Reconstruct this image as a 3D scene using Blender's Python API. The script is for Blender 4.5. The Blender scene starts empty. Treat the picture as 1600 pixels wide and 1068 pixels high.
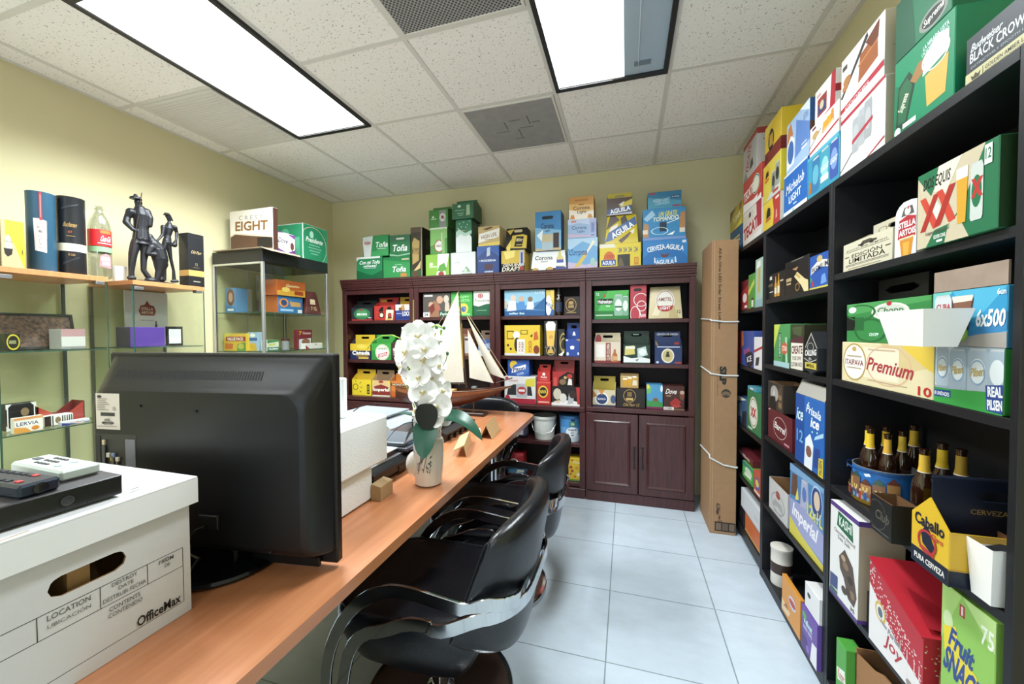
import bpy, math, random
from mathutils import Matrix, Vector, Euler
import numpy as np
random.seed(7)
S = bpy.context.scene
COL = S.collection
PI = math.pi

# ------------------------------------------------------------------ camera
EYE = 1.34                                  # eye height above the floor
FPX, YAW, PITCH, ROLL = 604.8, .28715, -.02563, -.00416
def cam_axes():
    cy, sy = math.cos(YAW), math.sin(YAW)
    fwd = np.array([-sy*math.cos(PITCH), cy*math.cos(PITCH), math.sin(PITCH)])
    rt = np.array([cy, sy, 0.0]); up = np.cross(rt, fwd)
    c, s = math.cos(ROLL), math.sin(ROLL)
    return np.array([c*rt + s*up, -s*rt + c*up, fwd])
RM = cam_axes()
cam_data = bpy.data.cameras.new('camera')
cam_data.sensor_fit = 'HORIZONTAL'; cam_data.sensor_width = 36
cam_data.lens = FPX/1600*36
cam_data.clip_start = .03; cam_data.clip_end = 60
cam = bpy.data.objects.new('camera', cam_data); COL.objects.link(cam)
cam.matrix_world = Matrix(((RM[0][0], RM[1][0], -RM[2][0], 0), (RM[0][1], RM[1][1], -RM[2][1], 0),
                           (RM[0][2], RM[1][2], -RM[2][2], EYE), (0, 0, 0, 1)))
S.camera = cam
def ray(u, v):
    return RM.T @ np.array([(u-800)/FPX, -(v-534)/FPX, 1.0])
def PX(u, v, x): d = ray(u, v); t = x/d[0]; return float(d[1]*t), float(d[2]*t+EYE)      # -> y, z on a plane x = const
def PY(u, v, y): d = ray(u, v); t = y/d[1]; return float(d[0]*t), float(d[2]*t+EYE)      # -> x, z on a plane y = const
def PZ(u, v, z): d = ray(u, v); t = (z-EYE)/d[2]; return float(d[0]*t), float(d[1]*t)    # -> x, y on a plane z = const

# ------------------------------------------------------------------ world, lights, exposure
S.view_settings.view_transform = 'Standard'; S.view_settings.look = 'None'
S.view_settings.gamma = 1; S.view_settings.use_curve_mapping = False
S.view_settings.exposure = 0.35
S.cycles.transparent_max_bounces = 40
S.cycles.max_bounces = 10; S.cycles.diffuse_bounces = 5; S.cycles.glossy_bounces = 4
S.cycles.use_denoising = True
w = bpy.data.worlds.new('world'); S.world = w; w.use_nodes = True
w.node_tree.nodes['Background'].inputs[0].default_value = (.55, .7, 1, 1)
w.node_tree.nodes['Background'].inputs[1].default_value = .6
CEIL = 2.718; XL, XR, YB, YF = -3.0, .955, 3.44, -4.2      # room shell
def area(name, loc, sx, sy, watts, col, spread=180, rot=(0, 0, 0)):
    l = bpy.data.lights.new(name, 'AREA'); l.shape = 'RECTANGLE'; l.size = sx; l.size_y = sy
    l.energy = watts; l.color = col; l.spread = math.radians(spread)
    o = bpy.data.objects.new(name, l); COL.objects.link(o); o.location = loc; o.rotation_euler = rot
    return o
G0X, G0Y, TS = -2.2267, 1.0197, .61        # ceiling grid origin and pitch
LAMP = (.90, .97, 1)
area('troffer_and_fill_lamp', (G0X+TS/2, G0Y+TS, CEIL-.012), .53, 1.14, 62, LAMP, 146)
area('troffer_and_fill_lamp', (G0X+3.28*TS, G0Y+TS, CEIL-.012), .30, 1.14, 36, LAMP, 160)
area('troffer_and_fill_lamp', (G0X+TS/2, G0Y-3*TS, CEIL-.012), .53, 1.14, 24, LAMP, 150)  # added fill lamp behind the viewer, for even brightness
area('troffer_and_fill_lamp', (G0X+3.5*TS, G0Y-5*TS, CEIL-.012), .53, 1.14, 14, LAMP, 165)  # second added fill lamp, farther behind the viewer
WX0, WX1, WZ0, WZ1 = -2.4, .7, .45, 2.4                     # large unseen window, added behind the viewer to even out the brightness
area('added_window_fill', ((WX0+WX1)/2, YF-.04, (WZ0+WZ1)/2), WX1-WX0-.1, WZ1-WZ0-.1, 40, (.80, .91, 1), 180, (PI/2, 0, 0))  # fill light standing in the added window, out of view
# ------------------------------------------------------------------ materials
def lin(h):
    if len(h) == 3: h = ''.join(c*2 for c in h)
    r = []
    for i in (0, 2, 4):
        c = int(h[i:i+2], 16)/255
        r.append(c/12.92 if c <= .04045 else ((c+.055)/1.055)**2.4)
    return (*r, 1)
MATS = {}
def mat(name, hexc, rough=.5, metal=0, spec=.5, emit=0, noise=0, nscale=40, bump=0, bscale=200, coat=0, stretch=None, hex2=None):
    key = (name, hexc, rough)
    if key in MATS: return MATS[key]
    m = bpy.data.materials.new(name); m.use_nodes = True; nt = m.node_tree; N = nt.nodes; L = nt.links
    b = N['Principled BSDF']; c = lin(hexc)
    b.inputs['Base Color'].default_value = c; b.inputs['Roughness'].default_value = rough
    b.inputs['Metallic'].default_value = metal; b.inputs['Specular IOR Level'].default_value = spec
    b.inputs['Coat Weight'].default_value = coat; b.inputs['Coat Roughness'].default_value = .1
    if emit:
        b.inputs['Emission Color'].default_value = c; b.inputs['Emission Strength'].default_value = emit
    if noise or bump:
        tc = N.new('ShaderNodeTexCoord'); mp = N.new('ShaderNodeMapping')
        L.new(tc.outputs['Object'], mp.inputs['Vector'])
        if stretch: mp.inputs['Scale'].default_value = stretch
    if noise:
        t = N.new('ShaderNodeTexNoise'); t.inputs['Scale'].default_value = nscale; t.inputs['Detail'].default_value = 5
        L.new(mp.outputs[0], t.inputs['Vector'])
        r = N.new('ShaderNodeMapRange'); r.inputs['From Min'].default_value = .3; r.inputs['From Max'].default_value = .7
        L.new(t.outputs['Fac'], r.inputs['Value'])
        x = N.new('ShaderNodeMix'); x.data_type = 'RGBA'
        d = lin(hex2) if hex2 else tuple(v*(1-noise) for v in c[:3])+(1,)
        x.inputs[6].default_value = d; x.inputs[7].default_value = c
        L.new(r.outputs[0], x.inputs['Factor']); L.new(x.outputs[2], b.inputs['Base Color'])
    if bump:
        t2 = N.new('ShaderNodeTexNoise'); t2.inputs['Scale'].default_value = bscale; t2.inputs['Detail'].default_value = 3
        L.new(mp.outputs[0], t2.inputs['Vector'])
        bp = N.new('ShaderNodeBump'); bp.inputs['Strength'].default_value = bump; bp.inputs['Distance'].default_value = .004
        L.new(t2.outputs['Fac'], bp.inputs['Height']); L.new(bp.outputs[0], b.inputs['Normal'])
    MATS[key] = m
    return m
INKS = {}
def ink(h):                                  # printed carton board
    if len(h) == 3: h = ''.join(c*2 for c in h)
    if h not in INKS:
        r = [int(h[i:i+2], 16) for i in (0, 2, 4)]; g = .3*r[0]+.59*r[1]+.11*r[2]
        INKS[h] = ''.join('%02x' % round((c*.86+g*.14)*.97) for c in r)
    return mat('printed_board', INKS[h], .42, spec=.45)
def glass_mat(name, hexc, refl=.02):
    m = bpy.data.materials.new(name); m.use_nodes = True; nt = m.node_tree; N = nt.nodes; L = nt.links
    N.remove(N['Principled BSDF']); out = N['Material Output']
    t = N.new('ShaderNodeBsdfTransparent'); t.inputs[0].default_value = lin(hexc)
    g = N.new('ShaderNodeBsdfGlossy'); g.inputs['Roughness'].default_value = .02
    f = N.new('ShaderNodeLayerWeight'); f.inputs[0].default_value = .5
    pw = N.new('ShaderNodeMath'); pw.operation = 'POWER'; pw.inputs[1].default_value = 5; L.new(f.outputs['Facing'], pw.inputs[0])
    ml = N.new('ShaderNodeMath'); ml.operation = 'MULTIPLY_ADD'; ml.inputs[1].default_value = .6; ml.inputs[2].default_value = refl; L.new(pw.outputs[0], ml.inputs[0])
    mx = N.new('ShaderNodeMixShader'); L.new(ml.outputs[0], mx.inputs[0]); L.new(t.outputs[0], mx.inputs[1]); L.new(g.outputs[0], mx.inputs[2])
    L.new(mx.outputs[0], out.inputs[0]); return m

# ------------------------------------------------------------------ mesh builder
class MB:
    def __init__(s): s.v = []; s.f = []; s.mi = []; s.mats = []; s.M = None
    def mat(s, m):
        if m not in s.mats: s.mats.append(m)
        return s.mats.index(m)
    def add(s, vs, fs, m):
        o = len(s.v)
        if s.M is not None: vs = [tuple(s.M @ Vector(p)) for p in vs]
        s.v += [tuple(p) for p in vs]
        if isinstance(m, list):
            for f, mm in zip(fs, m): s.f.append([i+o for i in f]); s.mi.append(s.mat(mm))
        else:
            k = s.mat(m)
            for f in fs: s.f.append([i+o for i in f]); s.mi.append(k)
        return s
    def box(s, x0, x1, y0, y1, z0, z1, m, c=0, sides=None, taper=None):
        """six faces and chamfer; sides: dict of F R L T B K -> material"""
        cx, cy, cz = (x0+x1)/2, (y0+y1)/2, (z0+z1)/2; a, b, h = (x1-x0)/2, (y1-y0)/2, (z1-z0)/2
        c = min(c, a*.45, b*.45, h*.45); vs = []; idx = {}
        if c <= 0:
            P = {}
            for sx in (-1, 1):
                for sy in (-1, 1):
                    for sz in (-1, 1):
                        P[sx, sy, sz] = len(vs); vs.append((cx+sx*a, cy+sy*b, cz+sz*h))
            fs = [[P[-1,-1,-1],P[1,-1,-1],P[1,-1,1],P[-1,-1,1]], [P[1,-1,-1],P[1,1,-1],P[1,1,1],P[1,-1,1]], [P[1,1,-1],P[-1,1,-1],P[-1,1,1],P[1,1,1]],
                  [P[-1,1,-1],P[-1,-1,-1],P[-1,-1,1],P[-1,1,1]], [P[-1,-1,1],P[1,-1,1],P[1,1,1],P[-1,1,1]], [P[-1,1,-1],P[1,1,-1],P[1,-1,-1],P[-1,-1,-1]]]
        else:
            for sx in (-1, 1):
                for sy in (-1, 1):
                    for sz in (-1, 1):
                        for k, q in enumerate(((a, b-c, h-c), (a-c, b, h-c), (a-c, b-c, h))):
                            idx[sx, sy, sz, k] = len(vs); vs.append((cx+sx*q[0], cy+sy*q[1], cz+sz*q[2]))
            g = lambda *k: idx[k]
            fs = [[g(-1,-1,-1,1),g(1,-1,-1,1),g(1,-1,1,1),g(-1,-1,1,1)], [g(1,-1,-1,0),g(1,1,-1,0),g(1,1,1,0),g(1,-1,1,0)],
                  [g(1,1,-1,1),g(-1,1,-1,1),g(-1,1,1,1),g(1,1,1,1)], [g(-1,1,-1,0),g(-1,-1,-1,0),g(-1,-1,1,0),g(-1,1,1,0)],
                  [g(-1,-1,1,2),g(1,-1,1,2),g(1,1,1,2),g(-1,1,1,2)], [g(-1,1,-1,2),g(1,1,-1,2),g(1,-1,-1,2),g(-1,-1,-1,2)]]
            def fix(f):
                p = [Vector(vs[i]) for i in f]; n = (p[1]-p[0]).cross(p[2]-p[0]); ctr = sum(p, Vector())/len(p)-Vector((cx, cy, cz))
                return f if n.dot(ctr) > 0 else f[::-1]
            for s1 in (-1, 1):
                for s2 in (-1, 1):
                    fs.append(fix([g(s1,s2,-1,0),g(s1,s2,-1,1),g(s1,s2,1,1),g(s1,s2,1,0)]))
                    fs.append(fix([g(s1,-1,s2,0),g(s1,-1,s2,2),g(s1,1,s2,2),g(s1,1,s2,0)]))
                    fs.append(fix([g(-1,s1,s2,1),g(-1,s1,s2,2),g(1,s1,s2,2),g(1,s1,s2,1)]))
                    for s3 in (-1, 1): fs.append(fix([g(s1,s2,s3,0),g(s1,s2,s3,1),g(s1,s2,s3,2)]))
        if taper:
            tx, ty = taper
            vs = [(cx+(p[0]-cx)*(1-tx*(p[2]-z0)/(z1-z0)), cy+(p[1]-cy)*(1-ty*(p[2]-z0)/(z1-z0)), p[2]) for p in vs]
        mm = m
        if sides:
            order = 'FRBLTK'; mm = [sides.get(k, m) for k in order]+[m]*(len(fs)-6)
        return s.add(vs, fs, mm)
    def poly(s, pts, m): return s.add(pts, [list(range(len(pts)))], m)
    def prism(s, pts, d, m, cap=None):
        """pts: 3d outline; d: extrusion vector"""
        n = len(pts); d = Vector(d); vs = [tuple(p) for p in pts]+[tuple(Vector(p)+d) for p in pts]
        nrm = Vector()
        for i in range(n): nrm += Vector(pts[i]).cross(Vector(pts[(i+1) % n]))
        up = nrm.dot(d) > 0
        A, B = list(range(n)), list(range(n, 2*n))
        fs = [A[::-1] if up else A, B if up else B[::-1]]
        for i in range(n):
            j = (i+1) % n; q = [i, j, n+j, n+i]; fs.append(q if up else q[::-1])
        return s.add(vs, fs, m if cap is None else [cap, cap]+[m]*n)
    def lathe(s, prof, m, seg=24, c=(0, 0, 0), cap=(True, True), sx=1, sy=1, a0=0):
        vs = []; fs = []; n = len(prof)
        for r, z in prof:
            for k in range(seg):
                a = a0+2*PI*k/seg; vs.append((c[0]+sx*r*math.cos(a), c[1]+sy*r*math.sin(a), c[2]+z))
        mm = []; per = isinstance(m, list)
        for i in range(n-1):
            for k in range(seg):
                j = (k+1) % seg; fs.append([i*seg+k, i*seg+j, (i+1)*seg+j, (i+1)*seg+k]); mm.append(m[i] if per else m)
        if cap[0]: fs.append(list(range(seg))[::-1]); mm.append(m[0] if per else m)
        if cap[1]: fs.append([(n-1)*seg+k for k in range(seg)]); mm.append(m[-1] if per else m)
        return s.add(vs, fs, mm)
    def ball(s, c, r, m, seg=12, rings=8):
        r = (r, r, r) if not hasattr(r, '__len__') else r
        prof = [(max(1e-4, math.sin(PI*i/rings)), -math.cos(PI*i/rings)) for i in range(rings+1)]
        vs = []; fs = []
        for pr, pz in prof:
            for k in range(seg):
                a = 2*PI*k/seg; vs.append((c[0]+r[0]*pr*math.cos(a), c[1]+r[1]*pr*math.sin(a), c[2]+r[2]*pz))
        for i in range(rings):
            for k in range(seg):
                j = (k+1) % seg; fs.append([i*seg+k, i*seg+j, (i+1)*seg+j, (i+1)*seg+k])
        return s.add(vs, fs, m)
    def tube(s, path, r, m, seg=8, closed=False, flat=None, cap=True):
        """round tube; r number or list; flat=(w,t,ref) gives a rectangular strip with its thickness along ref"""
        P = [Vector(p) for p in path]; n = len(P); vs = []; fs = []
        ref = Vector((0, 0, 1)); prev = None
        for i, p in enumerate(P):
            if closed: t = (P[(i+1) % n]-P[i-1]).normalized()
            else: t = (P[min(i+1, n-1)]-P[max(i-1, 0)]).normalized()
            if flat:
                q = Vector(flat[2][i] if isinstance(flat[2], list) else flat[2]); q = (q-t*q.dot(t)).normalized(); u = t.cross(q)
                a, b = flat[0]/2, flat[1]/2; c = min(a, b)*.35
                ring = [(a-c, -b), (a, -b+c), (a, b-c), (a-c, b), (-a+c, b), (-a, b-c), (-a, -b+c), (-a+c, -b)]
                vs += [tuple(p+u*x+q*y) for x, y in ring]; k = 8
            else:
                if prev is None:
                    q = t.cross(ref)
                    if q.length < .1: q = t.cross(Vector((1, 0, 0)))
                else: q = prev-t*prev.dot(t)
                q.normalize(); prev = q; u = t.cross(q); rr = r[i] if hasattr(r, '__len__') else r; k = seg
                vs += [tuple(p+rr*(q*math.cos(2*PI*j/seg)+u*math.sin(2*PI*j/seg))) for j in range(seg)]
        for i in range(n if closed else n-1):
            for j in range(k):
                a, b = i*k, ((i+1) % n)*k; jj = (j+1) % k; fs.append([a+j, a+jj, b+jj, b+j])
        if cap and not closed: fs.append(list(range(k))[::-1]); fs.append([(n-1)*k+j for j in range(k)])
        return s.add(vs, fs, m)
    def grid(s, rows, m, closed=False, cap=False):
        n = len(rows[0]); vs = [p for r in rows for p in r]; fs = []
        for i in range(len(rows)-1):
            for k in range(n if closed else n-1):
                j = (k+1) % n; fs.append([i*n+k, i*n+j, (i+1)*n+j, (i+1)*n+k])
        if cap: fs.append(list(range(n))[::-1]); fs.append([(len(rows)-1)*n+k for k in range(n)])
        return s.add(vs, fs, m)
    def slotted(s, x0, x1, z0, z1, y0, y1, slot, m, edge=None, mb=None):
        """board in the xz plane, thickness y0..y1, with a stadium hole slot=(cx,cz,half_w,half_h)"""
        cx, cz, hw, hh = slot; ang = sorted([2*PI*k/28 for k in range(28)]+[math.atan2(zz-cz, xx-cx) % (2*PI) for xx in (x0, x1) for zz in (z0, z1)])
        O = []; I = []
        for a in ang:
            ca, sa = math.cos(a), math.sin(a)
            t = min(((x1-cx)/ca if ca > 1e-9 else (x0-cx)/ca if ca < -1e-9 else 9), ((z1-cz)/sa if sa > 1e-9 else (z0-cz)/sa if sa < -1e-9 else 9))
            O.append((cx+t*ca, cz+t*sa))
            e = 4; q = (abs(ca)**e+abs(sa)**e)**(-1/e) if hw/hh < 1.5 else 1
            # ray against a stadium
            L = hw-hh
            if abs(sa) > 1e-9 and abs(hh/abs(sa)*ca) <= L: q = hh/abs(sa)
            else:
                sx = math.copysign(L, ca); bb = sx*ca; q = bb+math.sqrt(max(0, bb*bb-(sx*sx-hh*hh)))
            I.append((cx+q*ca, cz+q*sa))
        n = len(ang); vs = [(p[0], y0, p[1]) for p in O]+[(p[0], y0, p[1]) for p in I]+[(p[0], y1, p[1]) for p in O]+[(p[0], y1, p[1]) for p in I]
        fs = []; mm = []; edge = edge or m; mb = mb or m
        for i in range(n):
            j = (i+1) % n
            fs += [[i, j, n+j, n+i], [2*n+j, 2*n+i, 3*n+i, 3*n+j], [j, i, 2*n+i, 2*n+j], [n+i, n+j, 3*n+j, 3*n+i]]; mm += [m, mb, m, edge]
        return s.add(vs, fs, mm)
    def text(s, body, fn, m, offset=0):
        """fn maps (0..1, 0..1) of the text box to a 3d point"""
        V, F = text_mesh(body, offset); return s.add([fn(x, y) for x, y in V], F, m)
    def mesh(s, name, ang=35):
        me = bpy.data.meshes.new(name); me.from_pydata(s.v, [], s.f)
        for m in s.mats: me.materials.append(m)
        me.polygons.foreach_set('material_index', s.mi)
        me.update()
        if ang: me.shade_smooth(); me.set_sharp_from_angle(angle=math.radians(ang))
        return me
    def build(s, name, parent=None, loc=None, rz=0, ang=35):
        o = bpy.data.objects.new(name, s.mesh(name, ang)); COL.objects.link(o)
        if parent: o.parent = parent
        if loc is not None: o.location = loc
        o.rotation_euler[2] = rz
        return o
TEXTS = {}
def text_mesh(body, off=0):
    key = (body, off)
    if key not in TEXTS:
        cu = bpy.data.curves.new('lettering', 'FONT'); cu.body = body; cu.resolution_u = 2; cu.offset = off
        o = bpy.data.objects.new('lettering', cu); me = bpy.data.meshes.new_from_object(o)
        V = [(v.co.x, v.co.y) for v in me.vertices]; F = [list(p.vertices) for p in me.polygons]
        x0 = min(v[0] for v in V); x1 = max(v[0] for v in V); y0 = min(v[1] for v in V); y1 = max(v[1] for v in V)
        V = [((x-x0)/(x1-x0), (y-y0)/(y1-y0)) for x, y in V]
        bpy.data.objects.remove(o); bpy.data.curves.remove(cu); bpy.data.meshes.remove(me)
        TEXTS[key] = (V, F)
    return TEXTS[key]

def tag(o, label, cat=None, group=None, kind=None):
    if label: o['label'] = label
    if cat: o['category'] = cat
    if group: o['group'] = group
    if kind: o['kind'] = kind
    return o
def thing(name, label, cat, loc=(0, 0, 0), rz=0, group=None):
    o = bpy.data.objects.new(name, None); COL.objects.link(o); o.location = loc; o.rotation_euler[2] = rz
    o.empty_display_size = .1
    return tag(o, label, cat, group)
def struct(name, mb, ang=35): return tag(mb.build(name, ang=ang), None, kind='structure')
def copy_thing(root, loc, rz, label):
    r = root.copy(); COL.objects.link(r); r.location = loc; r.rotation_euler[2] = rz; r['label'] = label
    for ch in list(root.children):
        c = ch.copy(); COL.objects.link(c); c.parent = r
        for g in ch.children:
            d = g.copy(); COL.objects.link(d); d.parent = c
    return r

# ------------------------------------------------------------------ printed artwork, one string per face
def clip_x(pts, lim, keep_above):
    out = []
    for i in range(len(pts)):
        a, b = pts[i-1], pts[i]; ia = a[0] >= lim if keep_above else a[0] <= lim; ib = b[0] >= lim if keep_above else b[0] <= lim
        if ia != ib: t = (lim-a[0])/(b[0]-a[0]); out.append((lim, a[1]+t*(b[1]-a[1])))
        if ib: out.append(b)
    return out
def draw(mb, art, fn, W, H, step=.00035, k0=1, curve=0):
    """art: 'r x0 y0 x1 y1 c; e cx cy rx ry c; p c x y ...; t text x0 y0 x1 y1 c [shear rot bold]; n/b/g can, bottle, glass' in percent.
       fn(x, y, k): point on the face, k layers above it"""
    k = k0; fn0 = fn
    def fn(x, y, k): return fn0(min(100, max(0, x)), min(100, max(0, y)), k)
    def P(pts, c):
        nonlocal k
        if curve:                                             # follow a round surface in narrow strips
            for i in range(curve):
                q_ = clip_x(clip_x(pts, 100*i/curve, True), 100*(i+1)/curve, False)
                if len(q_) > 2: mb.poly([fn(x, y, k) for x, y in q_], ink(c))
        else: mb.poly([fn(x, y, k) for x, y in pts], ink(c))
        k += 1
    def E(cx, cy, rx, ry, c, n=20): P([(cx+rx*math.cos(2*PI*i/n), cy+ry*math.sin(2*PI*i/n)) for i in range(n)], c)
    for it in art.split(';'):
        q = it.split()
        if not q: continue
        a = q[0]
        if a == 'r': x0, y0, x1, y1 = map(float, q[1:5]); P([(x0, y0), (x1, y0), (x1, y1), (x0, y1)], q[5])
        elif a == 'e': E(*map(float, q[1:5]), q[5])
        elif a == 'd': P([(float(q[1])+float(q[3])*math.cos(2*PI*i/7), float(q[2])+float(q[4])*math.sin(2*PI*i/7)) for i in range(7)], q[5]); k -= 1
        elif a == 'p': z = list(map(float, q[2:])); P(list(zip(z[::2], z[1::2])), q[1])
        elif a == 'o':
            cx, cy, rx, ry = map(float, q[1:5]); th = float(q[6]); n = 22; c = ink(q[5])
            A = [fn(cx+rx*math.cos(2*PI*i/n), cy+ry*math.sin(2*PI*i/n), k) for i in range(n)]
            B = [fn(cx+rx*(1-th)*math.cos(2*PI*i/n), cy+ry*(1-th)*math.sin(2*PI*i/n), k) for i in range(n)]
            mb.add(A+B, [[i, (i+1) % n, n+(i+1) % n, n+i] for i in range(n)], c); k += 1
        elif a == 't':
            x0, y0, x1, y1 = map(float, q[2:6]); c = q[6]; sh = float(q[7]) if len(q) > 7 else 0; ro = math.radians(float(q[8])) if len(q) > 8 else 0
            bo = float(q[9]) if len(q) > 9 else .018
            cx, cy = (x0+x1)/2, (y0+y1)/2; asp = H/W
            if abs(abs(ro)-PI/2) < .01: q0, q1 = (y1-y0)*asp, (x1-x0)/asp; x0, x1, y0, y1 = cx-q0/2, cx+q0/2, cy-q1/2, cy+q1/2
            def tf(u, v):
                dx = (u-.5)*(x1-x0)*W+sh*(v-.5)*(y1-y0)*H; dy = (v-.5)*(y1-y0)*H
                X = dx*math.cos(ro)-dy*math.sin(ro); Y = dx*math.sin(ro)+dy*math.cos(ro)
                return fn(cx+X/W, cy+Y/H, k)
            mb.text(q[1].replace('_', ' '), tf, ink(c), bo); k += 1
        elif a == 'n':
            cx, y0, wd, hh = map(float, q[1:5]); c, lc = q[5], q[6]; r = wd/2
            P([(cx-r*.8, y0), (cx+r*.8, y0), (cx+r, y0+hh*.06), (cx+r, y0+hh*.9), (cx+r*.75, y0+hh), (cx-r*.75, y0+hh), (cx-r, y0+hh*.9), (cx-r, y0+hh*.06)], c)
            P([(cx-r*.75, y0+hh*.95), (cx+r*.75, y0+hh*.95), (cx+r*.7, y0+hh), (cx-r*.7, y0+hh)], 'c8ccd0'); E(cx, y0+hh*.5, r*.8, hh*.28, lc)
        elif a == 'b':
            cx, y0, wd, hh = map(float, q[1:5]); c, lc = q[5], q[6]; r = wd/2
            P([(cx-r, y0), (cx+r, y0), (cx+r, y0+hh*.55), (cx+r*.42, y0+hh*.75), (cx+r*.36, y0+hh), (cx-r*.36, y0+hh), (cx-r*.42, y0+hh*.75), (cx-r, y0+hh*.55)], c)
            P([(cx-r*.95, y0+hh*.14), (cx+r*.95, y0+hh*.14), (cx+r*.95, y0+hh*.45), (cx-r*.95, y0+hh*.45)], lc)
        elif a == 'g':
            cx, y0, wd, hh = map(float, q[1:5]); r = wd/2
            P([(cx-r*.7, y0), (cx+r*.7, y0), (cx+r*.95, y0+hh*.8), (cx-r*.95, y0+hh*.8)], 'e0a020'); P([(cx-r*.95, y0+hh*.8), (cx+r*.95, y0+hh*.8), (cx+r, y0+hh), (cx-r, y0+hh)], 'f8f2e0')
        elif a == 's':
            cx, cy, wd, hh = map(float, q[1:5]); r = hh/2; rx = r*H/W; L = max(0, wd/2-rx)
            P([(cx+L+rx*math.cos(t), cy+r*math.sin(t)) for t in [-PI/2+PI*i/6 for i in range(7)]]+[(cx-L-rx*math.cos(t), cy-r*math.sin(t)) for t in [-PI/2+PI*i/6 for i in range(7)]], q[5])
def face_fn(kind, W, D, H, taper=(0, 0), z0=0, y=None, st=.00007):
    if y is None: y = -D/2
    tx, ty = taper
    def F(x, z, k): f = z/100; return (W*(x/100-.5)*(1-tx*f), y*(1-ty*f)-st*k, z0+H*f)
    def R(x, z, k): f = z/100; return (W/2*(1-tx*f)+st*k, D*(x/100-.5)*(1-ty*f), z0+H*f)
    def L(x, z, k): f = z/100; return (-W/2*(1-tx*f)-st*k, -D*(x/100-.5)*(1-ty*f), z0+H*f)
    def T(x, z, k): return (W*(x/100-.5), D*(z/100-.5), H+st*k)
    return {'F': F, 'R': R, 'L': L, 'T': T}[kind]
KRAFT = 'b08a60'
def carton(name, label, cat, group, W, D, H, loc, rz, kind='box', col='888', F='', R='', L='', T='', P='', side=None, top=None, inner='5a4632', h1=.6, taper=(0, 0), slot=True):
    """one carton with its base centre at loc; its printed front looks to local -y"""
    mb = MB(); m = ink(col); sd = {}
    if side: sd['R'] = sd['L'] = ink(side)
    if top: sd['T'] = ink(top)
    if kind in ('box', 'gable'):
        tp = taper if kind == 'gable' else (0, 0)
        mb.box(-W/2, W/2, -D/2, D/2, 0, H, m, .0016, sd, tp if kind == 'gable' else None)
        # flap seam along the top and glued edge of the side
        for k, a in (('F', F), ('R', R), ('L', L), ('T', T)):
            if a: draw(mb, a, face_fn(k, W, D, H, tp), W if k in 'FT' else D, H if k != 'T' else D)
        o = mb.build(name, None, loc, rz)
        tag(o, label, cat, group)
    elif kind == 'six':
        hb = H*h1; t = .0025; mi = ink(inner); ms = sd.get('R', m)
        mb.box(-W/2, W/2, -D/2, -D/2+t, 0, hb, m, 0, {'B': mi}); mb.box(-W/2, W/2, D/2-t, D/2, 0, hb, m, 0, {'F': mi})
        mb.box(-W/2, W/2, -D/2+t, D/2-t, 0, .002, mi)
        pk = hb+(H-hb)*.55
        for sx in (-1, 1):                                     # gabled end walls rising to the handle
            x0 = sx*W/2-(t if sx > 0 else 0)
            mb.prism([(x0, -D/2+t, .002), (x0, D/2-t, .002), (x0, D/2-t, hb), (x0, .012, pk), (x0, -.012, pk), (x0, -D/2+t, hb)], (t, 0, 0), ms)
        draw(mb, F, face_fn('F', W, D, hb), W, hb)
        if R: draw(mb, R, face_fn('R', W, D, hb), D, hb)
        o = mb.build(name, None, loc, rz); tag(o, label, cat, group)
        hp = MB(); mh = ink(top or col); wp = W*.5-.003
        if slot: hp.slotted(-wp, wp, .003, H, -.003, .003, (0, H*.9-.006, W*.2, max(.008, H*.045)), mh)
        else: hp.box(-wp, wp, -.003, .003, .003, H, mh)
        if P: draw(hp, P, face_fn('F', wp*2, .006, H-hb, (0, 0), hb), wp*2, H-hb)
        hp.build('handle_panel', o)
    elif kind == 'open':
        t = .003; mi = ink(inner)
        mb.box(-W/2, W/2, -D/2, -D/2+t, 0, H, m, 0, {'B': mi, 'T': mi}); mb.box(-W/2, W/2, D/2-t, D/2, 0, H, m, 0, {'F': mi})
        mb.box(-W/2, -W/2+t, -D/2+t, D/2-t, 0, H, sd.get('L', m), 0, {'R': mi}); mb.box(W/2-t, W/2, -D/2+t, D/2-t, 0, H, sd.get('R', m), 0, {'L': mi})
        mb.box(-W/2+t, W/2-t, -D/2+t, D/2-t, 0, t, mi)
        draw(mb, F, face_fn('F', W, D, H), W, H)
        if R: draw(mb, R, face_fn('R', W, D, H), D, H)
        o = mb.build(name, None, loc, rz); tag(o, label, cat, group)
    return o
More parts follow.
